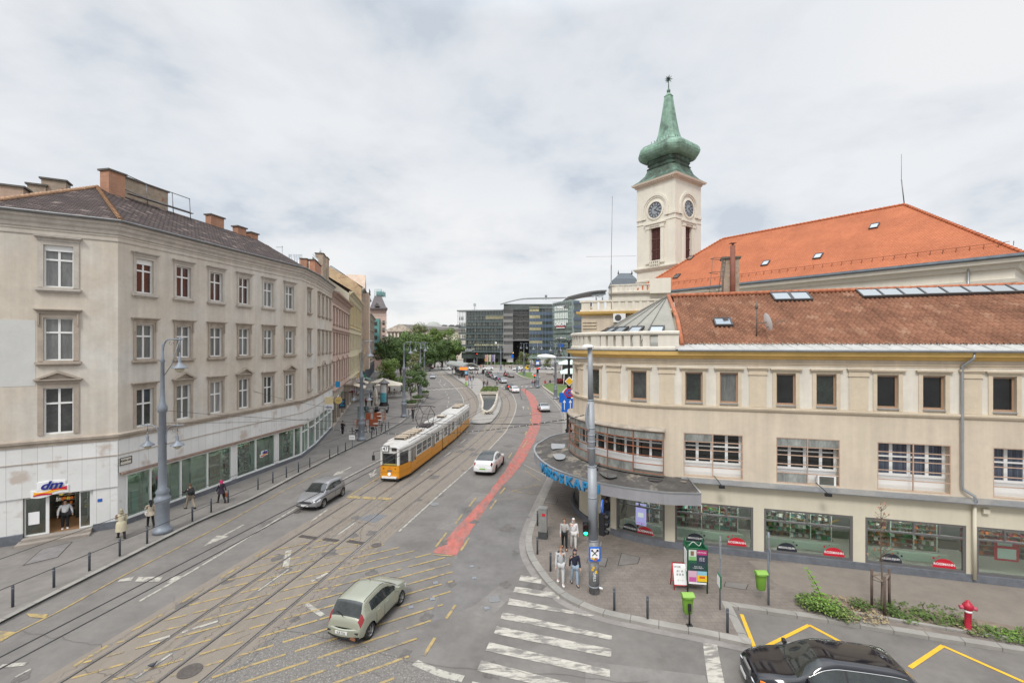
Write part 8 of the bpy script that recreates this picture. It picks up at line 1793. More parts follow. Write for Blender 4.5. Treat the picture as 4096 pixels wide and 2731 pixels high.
def signal(par,p,z,cols,on=None,w=.28,h=.85,yaw=0,nm='traffic_light'):
 n=Vector((sin(yaw),-cos(yaw),0));ex=Vector((cos(yaw),sin(yaw),0));c=Vector((p[0],p[1],z));b=MB();b.box(c,(w,.26,h),yaw);k=len(cols)
 for i in range(k):q=c+n*.13+Vector((0,0,h/2-h*(i+.5)/k));b.tube([q+Vector((0,0,.02)),q+n*.16+Vector((0,0,0))],w*.40,8,caps=False)
 o=b.build(nm,m_black,par)
 for i,cc in enumerate(cols):
  q=c+n*.14+Vector((0,0,h/2-h*(i+.5)/k));b=MB();b.slab([q+ex*w*.33*cos(t*pi/6)+Vector((0,0,w*.33*sin(t*pi/6)))for t in range(12)],n,.02);lit=on==i
  b.build('lamp_lens',mat('lens_%s_%s'%(cc,lit),{'r':(1,.03,.01),'y':(1,.4,.01),'g':(.02,1,.35)}[cc]if lit else{'r':(.10,.01,.01),'y':(.1,.05,.01),'g':(.01,.05,.03)}[cc],.4,emit=5 if lit else 0),o)
 return o
q=G(2150,1549,PV);signal(tl,(q.x,q.y-.5),4.6,'ryg',0,.5,1.3);signal(tl,(q.x-.75,q.y-.5),3.0,'rg',0,.36,.8);plate(q,6.4,1.1,1.1,m_sblue,tl,off=.5);plate(q,6.35,.7,.7,m_txt_w,tl,off=.56,th=.01)
for px,h_,lb in(((1933,1543),4.4,'traffic signal pole at the end of the tram island crossing'),((2017,1492),4.0,'traffic signal pole before the far right queue'),((2053,1480),8.0,'tall traffic signal with amber lamp and blue arrow sign over the far crossing'),((1908,1468),6.5,'traffic signal showing red before the glass office')):
 p,o=post(px[0],px[1],h_,lb,'traffic_signal','traffic light',.06,0);signal(o,(p.x,p.y-.2),h_-.6,'ryg',{0:None,1:None,2:1,3:0}[[4.4,4.0,8.0,6.5].index(h_)],.45,1.2)
 if h_==8.0:plate(p+Vector((-.4,0,0)),5.9,1.0,1.5,m_sblue,o)
p,o=post(1897,1459,5.6,'slim post with orange and blue plates before the glass office',z=0);plate(p,5.2,1.3,1.2,m_sgy,o);plate(p,4.0,1.2,1.1,m_sblue,o)
p,o=post(1940,1461,4.0,'yellow parcel sign board left of the flagpoles',z=0);plate(p,3.4,1.0,1.9,m_sgy,o)
for px,lb in(((2068,1493),'short dark grey bollard pillar left of the small lawn'),((2119,1491),'short dark grey bollard pillar behind the small lawn')):lamp(px,lb,top='none',h=4.4,z=0,base_r=.30,group='short pillars of the square',cat='pillar')
# tall silver street light at the corner
CP=G(2377,2368,PV);root=empty('street_light',tuple(CP),'tall plain silver grey street light mast with two white heads at the right corner','street light')
tp=Vector((CP.x-.20,CP.y,11.2));b=MB();sp=lambda z:CP+(tp-CP)*((z-PV)/(11.2-PV))
def seg(z0,z1,r0,r1,m_):b=MB();b.tube([sp(z0),sp(z1)],[r0,r1],16,sm=True);return b.build('mast',m_,root)
m_mast=mat('mast_grey',(.30,.32,.345),.5,metal=.2,noise=.1,scale=3);m_mastd=mat('mast_dark',(.20,.205,.215),.6,noise=.3,scale=4,col2=(.28,.28,.29),mask=(1.5,.55,.05))
seg(PV,2.5,.24,.225,m_mastd);seg(2.5,5.8,.215,.20,m_mast);seg(5.8,8.75,.165,.15,m_mast);seg(8.75,11.15,.13,.105,m_mast)
b=MB()
for z,r in((2.5,.235),(5.8,.21),(8.75,.16),(7.2,.172),(7.5,.17),(6.6,.176),(6.9,.175),(4.4,.215),(.45,.25)):b.tube([sp(z-.03),sp(z+.03)],r,16)
b.build('mast_band',m_mast,root)
b=MB();b.tube([sp(10.62),sp(10.62)+Vector((-1.55,.25,.03))],.035,8);b.build('lamp_arm',m_mast,root)
def cobra(p,dv,L_=.85):
 dv=Vector(dv).normalized();nn=dv.cross(Vector((0,0,1)));b=MB();rows=[]
 for i in range(10):
  t=i/9;w_=.08+.13*sin(pi*min(1,t*1.05))**.6;hh=.05+.08*sin(pi*t)**.7;c=Vector(p)+dv*L_*t;rows.append([c+nn*w_*cos(pi*k/8)+Vector((0,0,hh*sin(pi*k/8)))for k in range(9)]+[c-nn*w_*.9-Vector((0,0,.03)),c+nn*w_*.9-Vector((0,0,.03))])
 b.grid(rows,closed_v=True,caps=True);return b.build('lamp_head',m_frame_w,root)
cobra(sp(10.62)+Vector((-1.5,.25,.03)),(-1,.1,.05));cobra(sp(11.14)+Vector((.12,.1,-.02)),(-.8,-.7,0),.62)
# signals and signs on the mast
signal(root,tuple(sp(3.2)+Vector((.40,-.15,0)))[:2],3.25,'ryg',None,.26,.95,yaw=.9);signal(root,tuple(sp(3.2)+Vector((-.36,-.2,0)))[:2],3.1,'rg',1,.26,.62,yaw=-.15)
o=plate(sp(1.9)+Vector((0,0,0)),1.98,.50,.62,m_sblue,root,off=.26);c=sp(1.95)+Vector((0,-.30,0));b=MB();b.box((c.x,c.y-.005,2.03),(.38,.02,.40));w_=b.build('sign_panel',m_txt_w,o);b=MB();[b.box((c.x,c.y-.02,2.03),(.32,.01,.035),ax=((cos(t),0,sin(t)),(0,1,0),(-sin(t),0,cos(t))))for t in(pi/4,-pi/4)];b.box((c.x+.12,c.y-.02,2.15),(.09,.01,.09));b.box((c.x-.12,c.y-.02,2.15),(.07,.01,.09));b.build('cutlery_symbol',m_txt_k,w_)
for i,(dx_,dz_,mm)in enumerate(((-.14,-.22,'sign_yellow'),(-.05,-.25,'machine_yellow'),(-.03,-.17,'letter_white'),(.08,-.24,'advert_pink'),(.02,-.29,'display_stk'),(.14,-.2,'letter_white'))):b=MB();b.box((c.x+dx_,c.y-.03,2.03+dz_),(.09,.012,.08));b.build('sticker',MATS.get(mm)or mat(mm,(.6,.15,.05),.5),o)
plate(sp(3.9)+Vector((.24,0,0)),4.0,.60,.60,m_sblue,root,off=.16,shape='disc',yaw=1.25);plate(sp(2.0)+Vector((.22,.1,0)),1.95,.45,.65,m_zinc,root,off=.1,yaw=1.3)
b=MB();[b.box(sp(z)+Vector((dx_,-.225,0)),(.09,.02,hh))for z,dx_,hh in((1.35,-.05,.10),(1.15,.06,.12),(1.25,-.1,.08))];b.build('sticker',m_sgy,root)
tg_=text('GRILS',.16,frameM(sp(.95)+Vector((-.02,-.245,0)),(0,0,-1),(1,0,0)),'graffiti',m_txt_w,root,extrude=.002)
b=MB();b.tube([sp(.42)+Vector((.1,-.05,0)),sp(.34)+Vector((.36,-.1,0))],.05,6);b.build('cable_clamp',m_txt_w,root)
b=MB();w0=sp(8.4)+Vector((-.12,-.1,0));b.tube(catmull([w0+Vector((0,0,.25)),w0+Vector((-.08,0,-.1)),w0+Vector((-.1,0,-.6)),w0+Vector((.0,0,-1.0))],3),.05,6);b.build('wire_bracket',m_mast,root)
# span wire with little clips, contact wires, loose wires
m_wire=mat('wire',(.03,.03,.032),.6)
def wire(pts,r,lab,clips=0,sag=0,m=None,cat='overhead wire',nm='overhead_wire',group=None):
 P=[Vector(p)for p in pts]
 if len(P)==2 and sag:P=[P[0].lerp(P[1],k/20)-Vector((0,0,sag*4*(k/20)*(1-k/20)))for k in range(21)]
 b=MB();b.tube(P,r,5);o=b.build(nm,m or m_wire,None,label=lab,cat=cat,group=group)
 if clips:
  b=MB();tot=[0];[tot.append(tot[-1]+(P[i+1]-P[i]).length)for i in range(len(P)-1)]
  for k in range(1,clips):
   s=tot[-1]*k/clips;i=max(j for j in range(len(P)-1)if tot[j]<=s);q=P[i].lerp(P[i+1],(s-tot[i])/(tot[i+1]-tot[i]));b.lathe([(r*.6,-r*1.3),(r*1.9,0),(r*.6,r*1.3)],tuple(q),6)
  b.build('clip',m_frame_w,o)
 return o
def W(x,y,Z):return A(x,Z,Hz(y,Z))
wire([sp(8.15),W(2258,1678,24.5),W(2121,1699,28.5),W(1950,1720,33.5),W(1790,1733,38),W(1598,1736,41),W(1420,1724,43.5),W(1196,1709,45.5)],.022,'thick black span wire with pale clips crossing the street above the tram',clips=46)
wire([W(1196,1709,45.5),W(1180,1735,45.3),W(1176,1765,45.2),W(1186,1790,45.1)],.03,'hooked cable end of the span wire before the shop windows')
GW='tram contact wires'
def along(T,k,z,y0,y1):return[Vector((p.x,p.y,z))for p in offset_line(T,k)if y0<p.y<y1]
wire(along(T1,0,5.08,-9,190),.010,'thin contact wire above the left tram track',group=GW);wire(along(T2,0,5.5,-9,190),.010,'thin contact wire above the right tram track',group=GW)
k1=lambda kk,hh,Z:Vector((kk+.0+Z*.213,Z,H-hh))
wire([k1(-10.3,5.3,2),k1(-10.3,5.3,16),k1(-10.2,5.25,30),k1(-10.0,5.0,48)],.013,'nearer black feeder wire running over the left lane towards the tram',group='feeder wires over the left lane');wire([k1(-9.95,5.3,2),k1(-9.9,5.3,16),k1(-9.85,5.25,30),k1(-9.7,5.0,48)],.013,'second black feeder wire close beside the first over the left lane',group='feeder wires over the left lane')
for(a_,b_,lb)in(((1446,1700,53),(2276,1640,46),'thin cross wire between the cafe lamp post and the black post'),((1616,1560,70),(2222,1500,86),'thin cross wire beyond the tram pantograph'),((1681,1500,92),(2150,1478,120),'thin cross wire over the far zebra crossing'),((1782,1428,200),(2003,1440,180),'thin cross wire over the tram shelter'),((1897,1425,200),(2150,1430,122),'thin cross wire before the office ground floor'),((1446,1640,53),(1000,1560,38),'thin stay wire from the cafe lamp post to the grey corner house'),((1616,1590,70),(1330,1560,62),'thin stay wire from the kerb lamp post to the pink house'),((650,1690,27.2),(1446,1650,53),'thin wire strung between the big lamp post and the cafe lamp post'),((1446,1645,53),(2200,1700,30),'thin wire crossing before the pantograph'),((650,1640,27.2),(2330,1690,24),'thin wire crossing the street in front of the tram')):
 wire([W(*a_),W(*b_)],.012 if a_[2]<80 else .02,lb,sag=.35)
wire(catmull([W(2150,1530,120),W(2090,1538,110),W(2084,1545,100),W(2081,1575,95),W(2087,1595,92)],4),.045,'curved pull-off arm above the top of the red lane');wire(catmull([W(2222,1520,86),W(2160,1545,88),W(2105,1556,90),W(2103,1575,90)],4),.035,'long wire with dropper beside the larger lawn')
# ---------------- bollards ----------------
m_bol=mat('bollard',(.07,.08,.10),.5)
bo=empty('bollard',(0,0,0),'x','bollard','dark blue bollards along the kerbs');b=MB();b.lathe([(.05,0),(.05,.88),(.042,.92),(.01,.93)],(0,0,0),10);b.build('tube',m_bol,bo);b=MB();b.lathe([(.053,.74),(.053,.82)],(0,0,0),10);b.build('band',mat('bollard_band',(.12,.13,.15),.4),bo)
LB=[(51,2426),(215.6,2348),(357.6,2282),(479,2223),(588.7,2172.5),(769.5,2084),(844.6,2048),(913,2010),(1032,1957.6),(1091.5,1931),(1145.5,1908.5),(1193.8,1888),(1239,1870),(1318.8,1833),(1351.8,1818),(1381.7,1804),(1486.6,1750),(1505.8,1741),(1525.4,1731),(1541.5,1723),(1555,1713),(1635,1661),(1648,1653),(1658,1646),(1664,1637),(1670,1629),(1675,1620),(1681,1611)]
desc=['leftmost bollard at the frame edge','bollard second from the left edge before the access cover','bollard left of the woman in the long pale coat','bollard in front of the woman in the long pale coat','bollard just left of the big ornate lamp post','bollard below the walking man in black','bollard right of the walking man in black','bollard beside the woman with the pink scarf','bollard right of the shop poster window','bollard before the shop window beside the dm sticker','bollard below the dm window sticker','bollard right below the dm window sticker','bollard at the right end of the shop windows','bollard left of the white number board','bollard with loose wires left of the white number board','bollard just left of the white number board post','first bollard right of the cafe lamp post','second bollard right of the cafe lamp post','third bollard right of the cafe lamp post','fourth bollard right of the cafe lamp post','last bollard of the cafe row','bollard just right of the third ornate lamp post','second bollard behind the cyclist','bollard before the nearer planter','second bollard before the nearer planter','third bollard beside the nearer planter','bollard between the two planters','farthest bollard by the larger planter']
for(x,y),t in zip(LB,desc):q=G(x,y,PV);place(bo,tuple(q),0,t)
RBs=[(2150,2101,'bollard left of the silver utility cabinet'),(2149.5,2215,'bollard at the kerb before the silver cabinet'),(2202,2283,'bollard left of the man in grey sweatshirt'),(2457,2439,'bollard right of the silver mast base'),(2590,2473,'bollard between the mast and the front green bin'),(2910,2527,'bollard beside the corner of the yellow parking bay')]
for x,y,t in RBs:q=G(x,y,PV);place(bo,tuple(q),0,t)
kill(bo)
p,o=post(1409.4,1790,1.4,'short post with white 22-05 board near the kerb',base=False,r=.04);plate(p,1.25,.62,.46,m_txt_w,o,s='22-05',sm=m_txt_k,size=.2)
# ---------------- right pavement things ----------------
c=(G(2155,2160,PV)+G(2191,2155,PV))/2;root=empty('utility_cabinet',tuple(c),'silver utility cabinet with dark plinth near the right kerb','utility cabinet',rz=0);b=MB();b.box((c.x,c.y+.25,PV+.2),(.5,.42,.4),-.2);b.build('plinth',mat('cab_dark',(.06,.065,.065),.8,noise=.3,scale=4),root);b=MB();b.box((c.x,c.y+.25,PV+1.05),(.47,.38,1.3),-.2);b.box((c.x,c.y+.25,PV+1.72),(.52,.43,.06),-.2);cb=b.build('cabinet',mat('cab_silver',(.34,.34,.33),.4,metal=.5,noise=.2,scale=3),root);b=MB();b.box((c.x+.02,c.y+.05,PV+1.38),(.18,.02,.16),-.2);b.build('sticker',m_redp,cb)
# green poster kiosk
m_kg=mat('kiosk_green',(.015,.11,.05),.5);c=Vector((8.36,20.75,PV));root=empty('poster_kiosk',tuple(c),'green open topped poster kiosk covered with colourful posters','poster kiosk');ang=-.14;ex=Vector((cos(ang),sin(ang),0));ey=Vector((-sin(ang),cos(ang),0));w2,d2=.42,.36
b=MB()
for sx_ in(-1,1):
 for sy_ in(-1,1):q=c+ex*w2*sx_+ey*d2*sy_;b.tube([q,q+Vector((0,0,2.0)),q+Vector((0,0,2.14))-ex*.04*sx_],.035,6)
b.build('frame',m_kg,root)
b=MB()
for sy_ in(-1,1):b.box(c+ey*d2*sy_+Vector((0,0,1.2)),(w2*2-.06,.03,1.5),ang)
for sx_ in(-1,1):b.box(c+ex*w2*sx_+Vector((0,0,1.2)),(.03,d2*2-.06,1.5),ang)
for sy_ in(-1,1):b.tube([c+ex*-w2+ey*d2*sy_+Vector((0,0,1.96)),c+ex*w2+ey*d2*sy_+Vector((0,0,1.96))],.03,6)
pan=b.build('panel',m_kg,root)
b=MB();b.box(c+Vector((0,0,.46)),(w2*2-.08,d2*2-.08,.03),ang);b.build('base_tray',m_kg,root)
def poster(x0,x1,z0,z1,m,s=None,sm=None,size=.05,lift=.022,ty=None):
 b=MB();o_=c-ey*(d2+lift);b.quad(o_+ex*x0+Vector((0,0,z0)),o_+ex*x1+Vector((0,0,z0)),o_+ex*x1+Vector((0,0,z1)),o_+ex*x0+Vector((0,0,z1)));o=b.build('poster',m,root,fix=False)
 if s:text(s,size,frameM(o_-ey*.004+ex*(x0+x1)/2+Vector((0,0,ty or(z0+z1)/2)),ex,(0,0,1)),'lettering',sm,o,extrude=.0005)
 return o
pk=lambda n_,c_:mat(n_,c_,.6)
poster(-.38,-.05,1.45,1.92,pk('poster_pale',(.55,.6,.55)),lift=.02);poster(-.36,-.07,1.45,1.62,pk('poster_green',(.20,.42,.15)),lift=.026);poster(-.30,-.16,1.66,1.86,pk('poster_face',(.22,.12,.08)),lift=.026);poster(-.04,.40,1.70,1.92,pk('poster_magenta',(.42,.03,.16)),'KERTMOZIK',m_txt_w,.07)
poster(-.04,.40,1.32,1.70,pk('poster_navy',(.03,.035,.07)),'14/07 20h\n18/07 20h\n21/07 20h',m_txt_w,.06);poster(-.33,.38,.98,1.32,pk('poster_teal',(.02,.05,.055)),'Ferencvárosi\na Nekem Magyar!',m_txt_w,.065);poster(-.40,-.03,.48,.98,pk('poster_pink',(.62,.40,.50)),lift=.022);poster(-.36,-.06,.50,.70,pk('poster_pink2',(.50,.10,.32)),lift=.026)
poster(-.02,.40,.72,.98,pk('poster_sky',(.25,.50,.62)),lift=.024);poster(-.02,.40,.52,.80,pk('poster_yellow',(.78,.52,.02)),lift=.028);poster(.08,.32,.66,.76,pk('poster_orange',(.60,.12,.02)),lift=.032);poster(-.38,.38,.40,.48,m_txt_w,lift=.03)
b=MB();c0=c+Vector((0,0,1.9));b.tube(catmull([c0-ex*.3,c0-ex*.1+Vector((0,0,.22)),c0+ex*.15+Vector((0,0,.05)),c0+ex*.3+ey*.2+Vector((0,0,.12))],4),.012,4);b.build('cable',m_txt_w,root)
b=MB();b.box(c-ex*(w2+.03)-ey*.05+Vector((0,0,1.35)),(.02,.5,.9),ang);b.build('poster',m_txt_w,root)
# folding menu board
c=G(2718,2350,PV);root=empty('menu_board',tuple(c),'red framed folding wok menu board left of the poster kiosk','menu board');b=MB();exb=Vector((cos(-.1),sin(-.1),0));
for sgn_ in(-1,1):
 f=[c-exb*.30+Vector((0,-.22*sgn_*0-.2*(sgn_<0)+.3*(sgn_>0),0)),c+exb*.30+Vector((0,-.2*(sgn_<0)+.3*(sgn_>0),0))];t_=[c+exb*.30+Vector((0,.05,1.12)),c-exb*.30+Vector((0,.05,1.12))]
 for a1,a2 in((f[0],t_[1]),(f[1],t_[0]),(t_[0],t_[1]),(f[0].lerp(t_[1],.18),f[1].lerp(t_[0],.18))):b.tube([a1,a2],.025,5)
b.build('frame',m_redp,root)
f0,f1,t0,t1=c-exb*.28+Vector((0,-.2,0)),c+exb*.28+Vector((0,-.2,0)),c+exb*.28+Vector((0,.05,1.12)),c-exb*.28+Vector((0,.05,1.12));bl_=f0.lerp(t1,.2),f1.lerp(t0,.2),f1.lerp(t0,.98),f0.lerp(t1,.98);nb2=(bl_[1]-bl_[0]).cross(bl_[3]-bl_[0]).normalized();b=MB();b.slab(list(bl_),nb2,.015);br_=b.build('board',m_txt_w,root)
up=(bl_[3]-bl_[0]).normalized();cen=(bl_[0]+bl_[2])/2+nb2*.02;text('WOK',.13,frameM(cen+up*.30-exb*.1,exb,up),'lettering',m_txt_k,br_,extrude=.001);text('# / #\n# # #',.14,frameM(cen+up*.06,exb,up),'lettering',m_txt_k,br_,extrude=.001);text('o ~ o',.12,frameM(cen-up*.25,exb,up),'lettering',m_trim_grey,br_,extrude=.001)
# posts with narrow signs and green bins
p,o=post(2880,2437,3.0,'thin grey sign post with edge-on sign and small green sign right of the kiosk',base=False,r=.035);b=MB();b.box((p.x+.02,p.y,2.75),(.05,.5,.75),-.40);b.build('sign_plate',m_zinc,o);b=MB();b.box((p.x-.03,p.y,1.35),(.07,.42,.5),-.15);b.build('green_sign',m_kg,o);b=MB();b.box((p.x-.075,p.y-.02,1.35),(.01,.36,.42),-.15);b.build('sign_face',m_txt_w,o)
p2,o=post(3074,2418,3.1,'thin grey sign post with edge-on signs carrying the second green bin',base=False,r=.045);b=MB();b.box((p2.x,p2.y,2.85),(.05,.5,.5),-.44);b.box((p2.x+.03,p2.y-.05,2.3),(.04,.3,.4),-.40);b.build('sign_plate',m_zinc,o)
m_lime=mat('bin_lime',(.15,.31,.035),.5)
def bin_(c,lab,postm=True,lean=0):
 root=empty('litter_bin',tuple(c),lab,'litter bin');X,Y,Z=c;z0=Z+.38
 b=MB();rows=[]
 for z,w_,d_ in((0,.14,.11),(.03,.16,.13),(.5,.20,.16),(.62,.215,.17),(.64,.24,.19),(.70,.24,.19)):rows.append([(X+w_*(abs(cos(t))**.5)*(1 if cos(t)>0 else -1),Y+d_*(abs(sin(t))**.5)*(1 if sin(t)>0 else -1),z0+z)for t in[k*pi/8+.01 for k in range(16)]])
 b.grid(rows,closed_v=True,caps=True);b.build('bin_body',m_lime,root)
 b=MB();b.box((X,Y-.205,z0+.60),(.30,.03,.14));b.build('bin_opening',m_blk,root)if False else None
 b=MB();rows=[]
 for k in range(7):t=k/6;rows.append([(X-.235,Y-.19+.38*t,z0+.70+.10*sin(pi*t)+.02),(X+.235,Y-.19+.38*t,z0+.70+.10*sin(pi*t)+.02),(X+.235,Y-.19+.38*t,z0+.70),(X-.235,Y-.19+.38*t,z0+.70)])
 b.grid(rows,closed_v=True,sm=False,caps=True);b.build('lid',mat('bin_lid',(.22,.40,.07),.5),root)
 if postm:b=MB();b.tube([(X,Y-.20,Z),(X,Y-.20,Z+.85)],.035,6);b.box((X,Y-.2,Z+.02),(.22,.16,.03));b.box((X,Y-.22,Z+.72),(.12,.05,.28));b.build('bin_post',m_blk,root)
bin_(G(2750,2488,PV),'bright green litter bin on its own post at the kerb');bin_(p2+Vector((-.30,.05,.25)),'bright green litter bin hanging on the second sign post',False)
# hydrant
c=G(3872,2514,PV+.03);root=empty('fire_hydrant',tuple(c),'red fire hydrant with white ring in the weedy strip','fire hydrant');m_hr=mat('hydrant_red',(.42,.015,.04),.45,noise=.15,scale=8)
b=MB();b.lathe([(.15,0),(.13,.04),(.105,.08),(.105,.72),(.13,.76),(.15,.80),(.17,.86),(.17,.92),(.13,1.0),(.07,1.05),(.06,1.1),(.03,1.12)],tuple(c),16);b.build('body',m_hr,root)
b=MB();b.lathe([(.115,.66),(.125,.68),(.125,.72),(.115,.74)],tuple(c),14);b.build('ring',m_txt_w,root)
for s in(-1,1):b=MB();q=c+Vector((.12*s,-.04*s,.84));b.tube([q,q+Vector((.13*s,-.05*s,-.03))],[.07,.075],10);b.build('outlet',mat('hydrant_pink',(.45,.08,.12),.5),root)
# young tree with three stakes
c=G(3525,2438,PV+.02);root=empty('young_tree',tuple(c),'bare young street tree with a few dry leaves held by three stakes','tree');rg=random.Random(21);b=MB();pts=[c,c+Vector((.03,0,1.5)),c+Vector((-.02,.02,2.8)),c+Vector((.0,0,4.3))];b.tube(catmull(pts,4),[.045-.036*i/12 for i in range(13)],6)
tips=[]
for i in range(34):
 z=rg.uniform(1.9,4.2);a=rg.random()*6.28;l=rg.uniform(.2,.62)*(1-(z-1.9)/4);q=c+Vector((0,0,z));e_=q+Vector((cos(a)*l,sin(a)*l,rg.uniform(.05,.4)));b.tube([q,q.lerp(e_,.5)+Vector((0,0,-.03)),e_],[.012,.008,.003],4);tips.append(e_)
 e2=q.lerp(e_,.6)+Vector((rg.uniform(-.2,.2),rg.uniform(-.2,.2),.15));b.tube([q.lerp(e_,.6),e2],[.006,.002],3);tips.append(e2)
b.build('trunk',mat('sapling_bark',(.16,.12,.09),.9,noise=.3,scale=10),root);b=MB()
for t in tips[:46]:s=.05;n=Vector((rg.gauss(0,1),rg.gauss(0,1),rg.gauss(0,1))).normalized();x=n.orthogonal();y=n.cross(x);b.poly([t-x*s,t+y*s*.6,t+x*s,t-y*s*.6])
b.build('dry_leaves',mat('dry_leaf',(.30,.14,.07),.8),root,fix=False)
st=[G(3487,2428,PV),G(3539,2463,PV),G(3557,2427,PV)]
for q in st:b=MB();b.tube([q,q+Vector((0,0,1.62))],.05,8);b.build('stake',mat('stake_wood',(.12,.085,.07),.9,noise=.3,scale=6),root)
b=MB();[b.tube([st[i]+Vector((0,0,1.4)),st[(i+1)%3]+Vector((0,0,1.38))],.03,6)for i in range(3)];b.build('tie_bar',mat('tie_wood',(.24,.19,.15),.9),root)
b=MB();[b.tube([q+Vector((0,0,1.2)),c+Vector((0,0,1.15))],.012,4)for q in st];b.build('tie_band',m_blk,root)
# weeds and the leafy shoot
rg=random.Random(31);b=MB()
def tuft(q,n,r,h,mi):
 for _ in range(n):
  a=rg.random()*6.28;rr3=sqrt(rg.random())*r;base=q+Vector((cos(a)*rr3,sin(a)*rr3,0));hh=h*rg.uniform(.3,1);s=rg.uniform(.035,.075);c_=base+Vector((rg.uniform(-.05,.05),rg.uniform(-.05,.05),hh));n3=Vector((rg.gauss(0,.6),rg.gauss(0,.6),1)).normalized();x=n3.orthogonal().normalized();a2=rg.random()*6.28;x=x*cos(a2)+n3.cross(x)*sin(a2);y=n3.cross(x);b.mi=rg.choice(mi);b.poly([c_-x*s,c_+y*s*.6,c_+x*s,c_-y*s*.6])
W_=[m_grass,LEAF[0],LEAF[1],LEAF[2],mat('straw',(.30,.24,.14),.9),mat('weed_bright',(.16,.30,.04),.8)]
for x,y,r,h,n,mi in((3235,2425,.5,.35,420,[0,2,3]),(3290,2440,.65,.5,700,[2,3,5]),(3350,2460,.5,.3,380,[2,3,0]),(3440,2430,.4,.25,260,[2,0]),(3390,2475,.4,.22,220,[2,4]),(3560,2450,.4,.25,240,[1,2,0]),(3620,2475,.4,.12,100,[0,2]),(3690,2460,.35,.12,160,[0,2]),(3750,2485,.45,.12,130,[0,2]),(3830,2490,.35,.12,120,[0,2,3]),(3880,2520,.4,.12,160,[4,0]),(3940,2530,.5,.15,170,[0,2,3]),(4020,2545,.5,.15,200,[0,2,5]),(4090,2560,.5,.12,200,[0,2,5]),(4200,2580,.9,.2,400,[0,2]),(3480,2470,.6,.12,220,[4]),(3340,2415,.7,.12,200,[4]),(3600,2440,.9,.06,260,[0]),(3780,2455,.9,.05,220,[0])):tuft(G(x,y,PV+.02),n,r,h,mi)
b.build('weeds',W_,None,label='patchy green weeds and grass in the soil strip by the parking bay',cat='weeds',kind='stuff',fix=False)
q=G(3300,2428,PV+.02);root=empty('leafy_shoot',tuple(q),'tall bright green leafy shoot rising from the weeds','plant');b=MB();tp_=q+Vector((-.6,.3,1.5));b.tube([q,q.lerp(tp_,.5)+Vector((.05,0,.1)),tp_],[.02,.015,.006],5);b.build('stem',m_bark,root);b=MB()
for k in range(26):
 t=.15+.85*k/25;c_=q.lerp(tp_,t)+Vector((0,0,.1*sin(t*3)));s=.27*(1.15-t*.55);a=k*2.4;x=Vector((cos(a),sin(a),.1)).normalized();y=Vector((0,0,1)).cross(x).normalized();m0=c_+x*s;b.poly([c_,c_+x*s*.5+y*s*.35,c_+x*s,c_+x*s*.5-y*s*.35])
b.build('leaves',W_[5],root,fix=False)
# pigeon on the hatching
c=G(610,2672);root=empty('pigeon',tuple(c),'dark grey pigeon standing on the yellow hatching','pigeon');b=MB();rows=[]
for x,r,z in((-.17,.012,.10),(-.12,.03,.11),(-.04,.062,.12),(.04,.065,.135),(.09,.045,.17),(.115,.032,.21),(.135,.034,.235),(.155,.022,.24),(.175,.006,.235)):rows.append([(c.x+x,c.y+r*cos(k*pi/4),z+r*sin(k*pi/4))for k in range(8)])
b.grid(rows,closed_v=True,caps=True);b.build('body',mat('pigeon_grey',(.05,.055,.07),.6),root);b=MB();[b.tube([(c.x+.01,c.y+s*.025,.09),(c.x+.02,c.y+s*.025,.005)],.006,4)for s in(-1,1)];b.build('leg',mat('pigeon_leg',(.35,.1,.08),.6),root)
# ---------------- cafe ----------------
m_or=mat('screen_orange',(.42,.11,.045),.8,noise=.15,scale=4);m_wd=mat('cafe_wood',(.35,.17,.08),.7);m_dk=mat('cafe_black',(.03,.03,.032),.6);m_top=mat('table_top',(.50,.42,.36),.5)
for i,(x,y,w_,lb)in enumerate(((1445,1707,1.25,'orange cafe screen panel nearest the lamp post'),(1494,1705,1.2,'orange cafe screen panel right of the lamp post'),(1473,1679,.7,'small orange screen panel behind the lamp post'),(1508,1677,1.1,'orange screen panel farthest from the kerb'))):
 c=G(x,y,PV);root=empty('screen_panel',tuple(c),lb,'screen','orange cafe screens');b=MB();b.box((c.x,c.y,PV+.52),(w_,.08,.92));b.build('panel',m_or,root);b=MB();[b.box((c.x+s*w_*.4,c.y,PV+.03),(.08,.4,.06))for s in(-1,1)];b.build('foot',m_dk,root)
def table(px,lab,m=m_top,r=.36,rnd=True):
 c=G(px[0],px[1],PV);root=empty('cafe_table',tuple(c),lab,'table','cafe tables');b=MB()
 if rnd:b.lathe([(r,.71),(r,.74),(.01,.745)],tuple(c),16)
 else:b.box(c+Vector((0,0,.73)),(r*2,r*1.6,.03))
 b.build('table_top',m,root);b=MB();b.tube([c,c+Vector((0,0,.71))],.03,6);b.box(c+Vector((0,0,.02)),(.4,.06,.03));b.box(c+Vector((0,0,.024)),(.06,.4,.03));b.build('table_leg',m_dk,root)
def chair(px,rz,lab,m=m_wd,grp='wooden cafe chairs'):
 c=G(px[0],px[1],PV);root=empty('cafe_chair',tuple(c),lab,'chair',grp);ex=Vector((cos(rz),sin(rz),0));ey=Vector((-sin(rz),cos(rz),0));b=MB();b.box(c+Vector((0,0,.45)),(.42,.42,.035),rz);b.build('seat',m,root)
 b=MB();b.box(c-ex*.2+Vector((0,0,.72)),(.03,.42,.30),rz);b.build('backrest',m,root)
 for sx_ in(-1,1):
  for sy_ in(-1,1):b=MB();b.tube([c+ex*.18*sx_+ey*.18*sy_,c+ex*.18*sx_+ey*.18*sy_+Vector((0,0,.45 if sx_>0 else .86))],.018,4);b.build('leg',m,root)
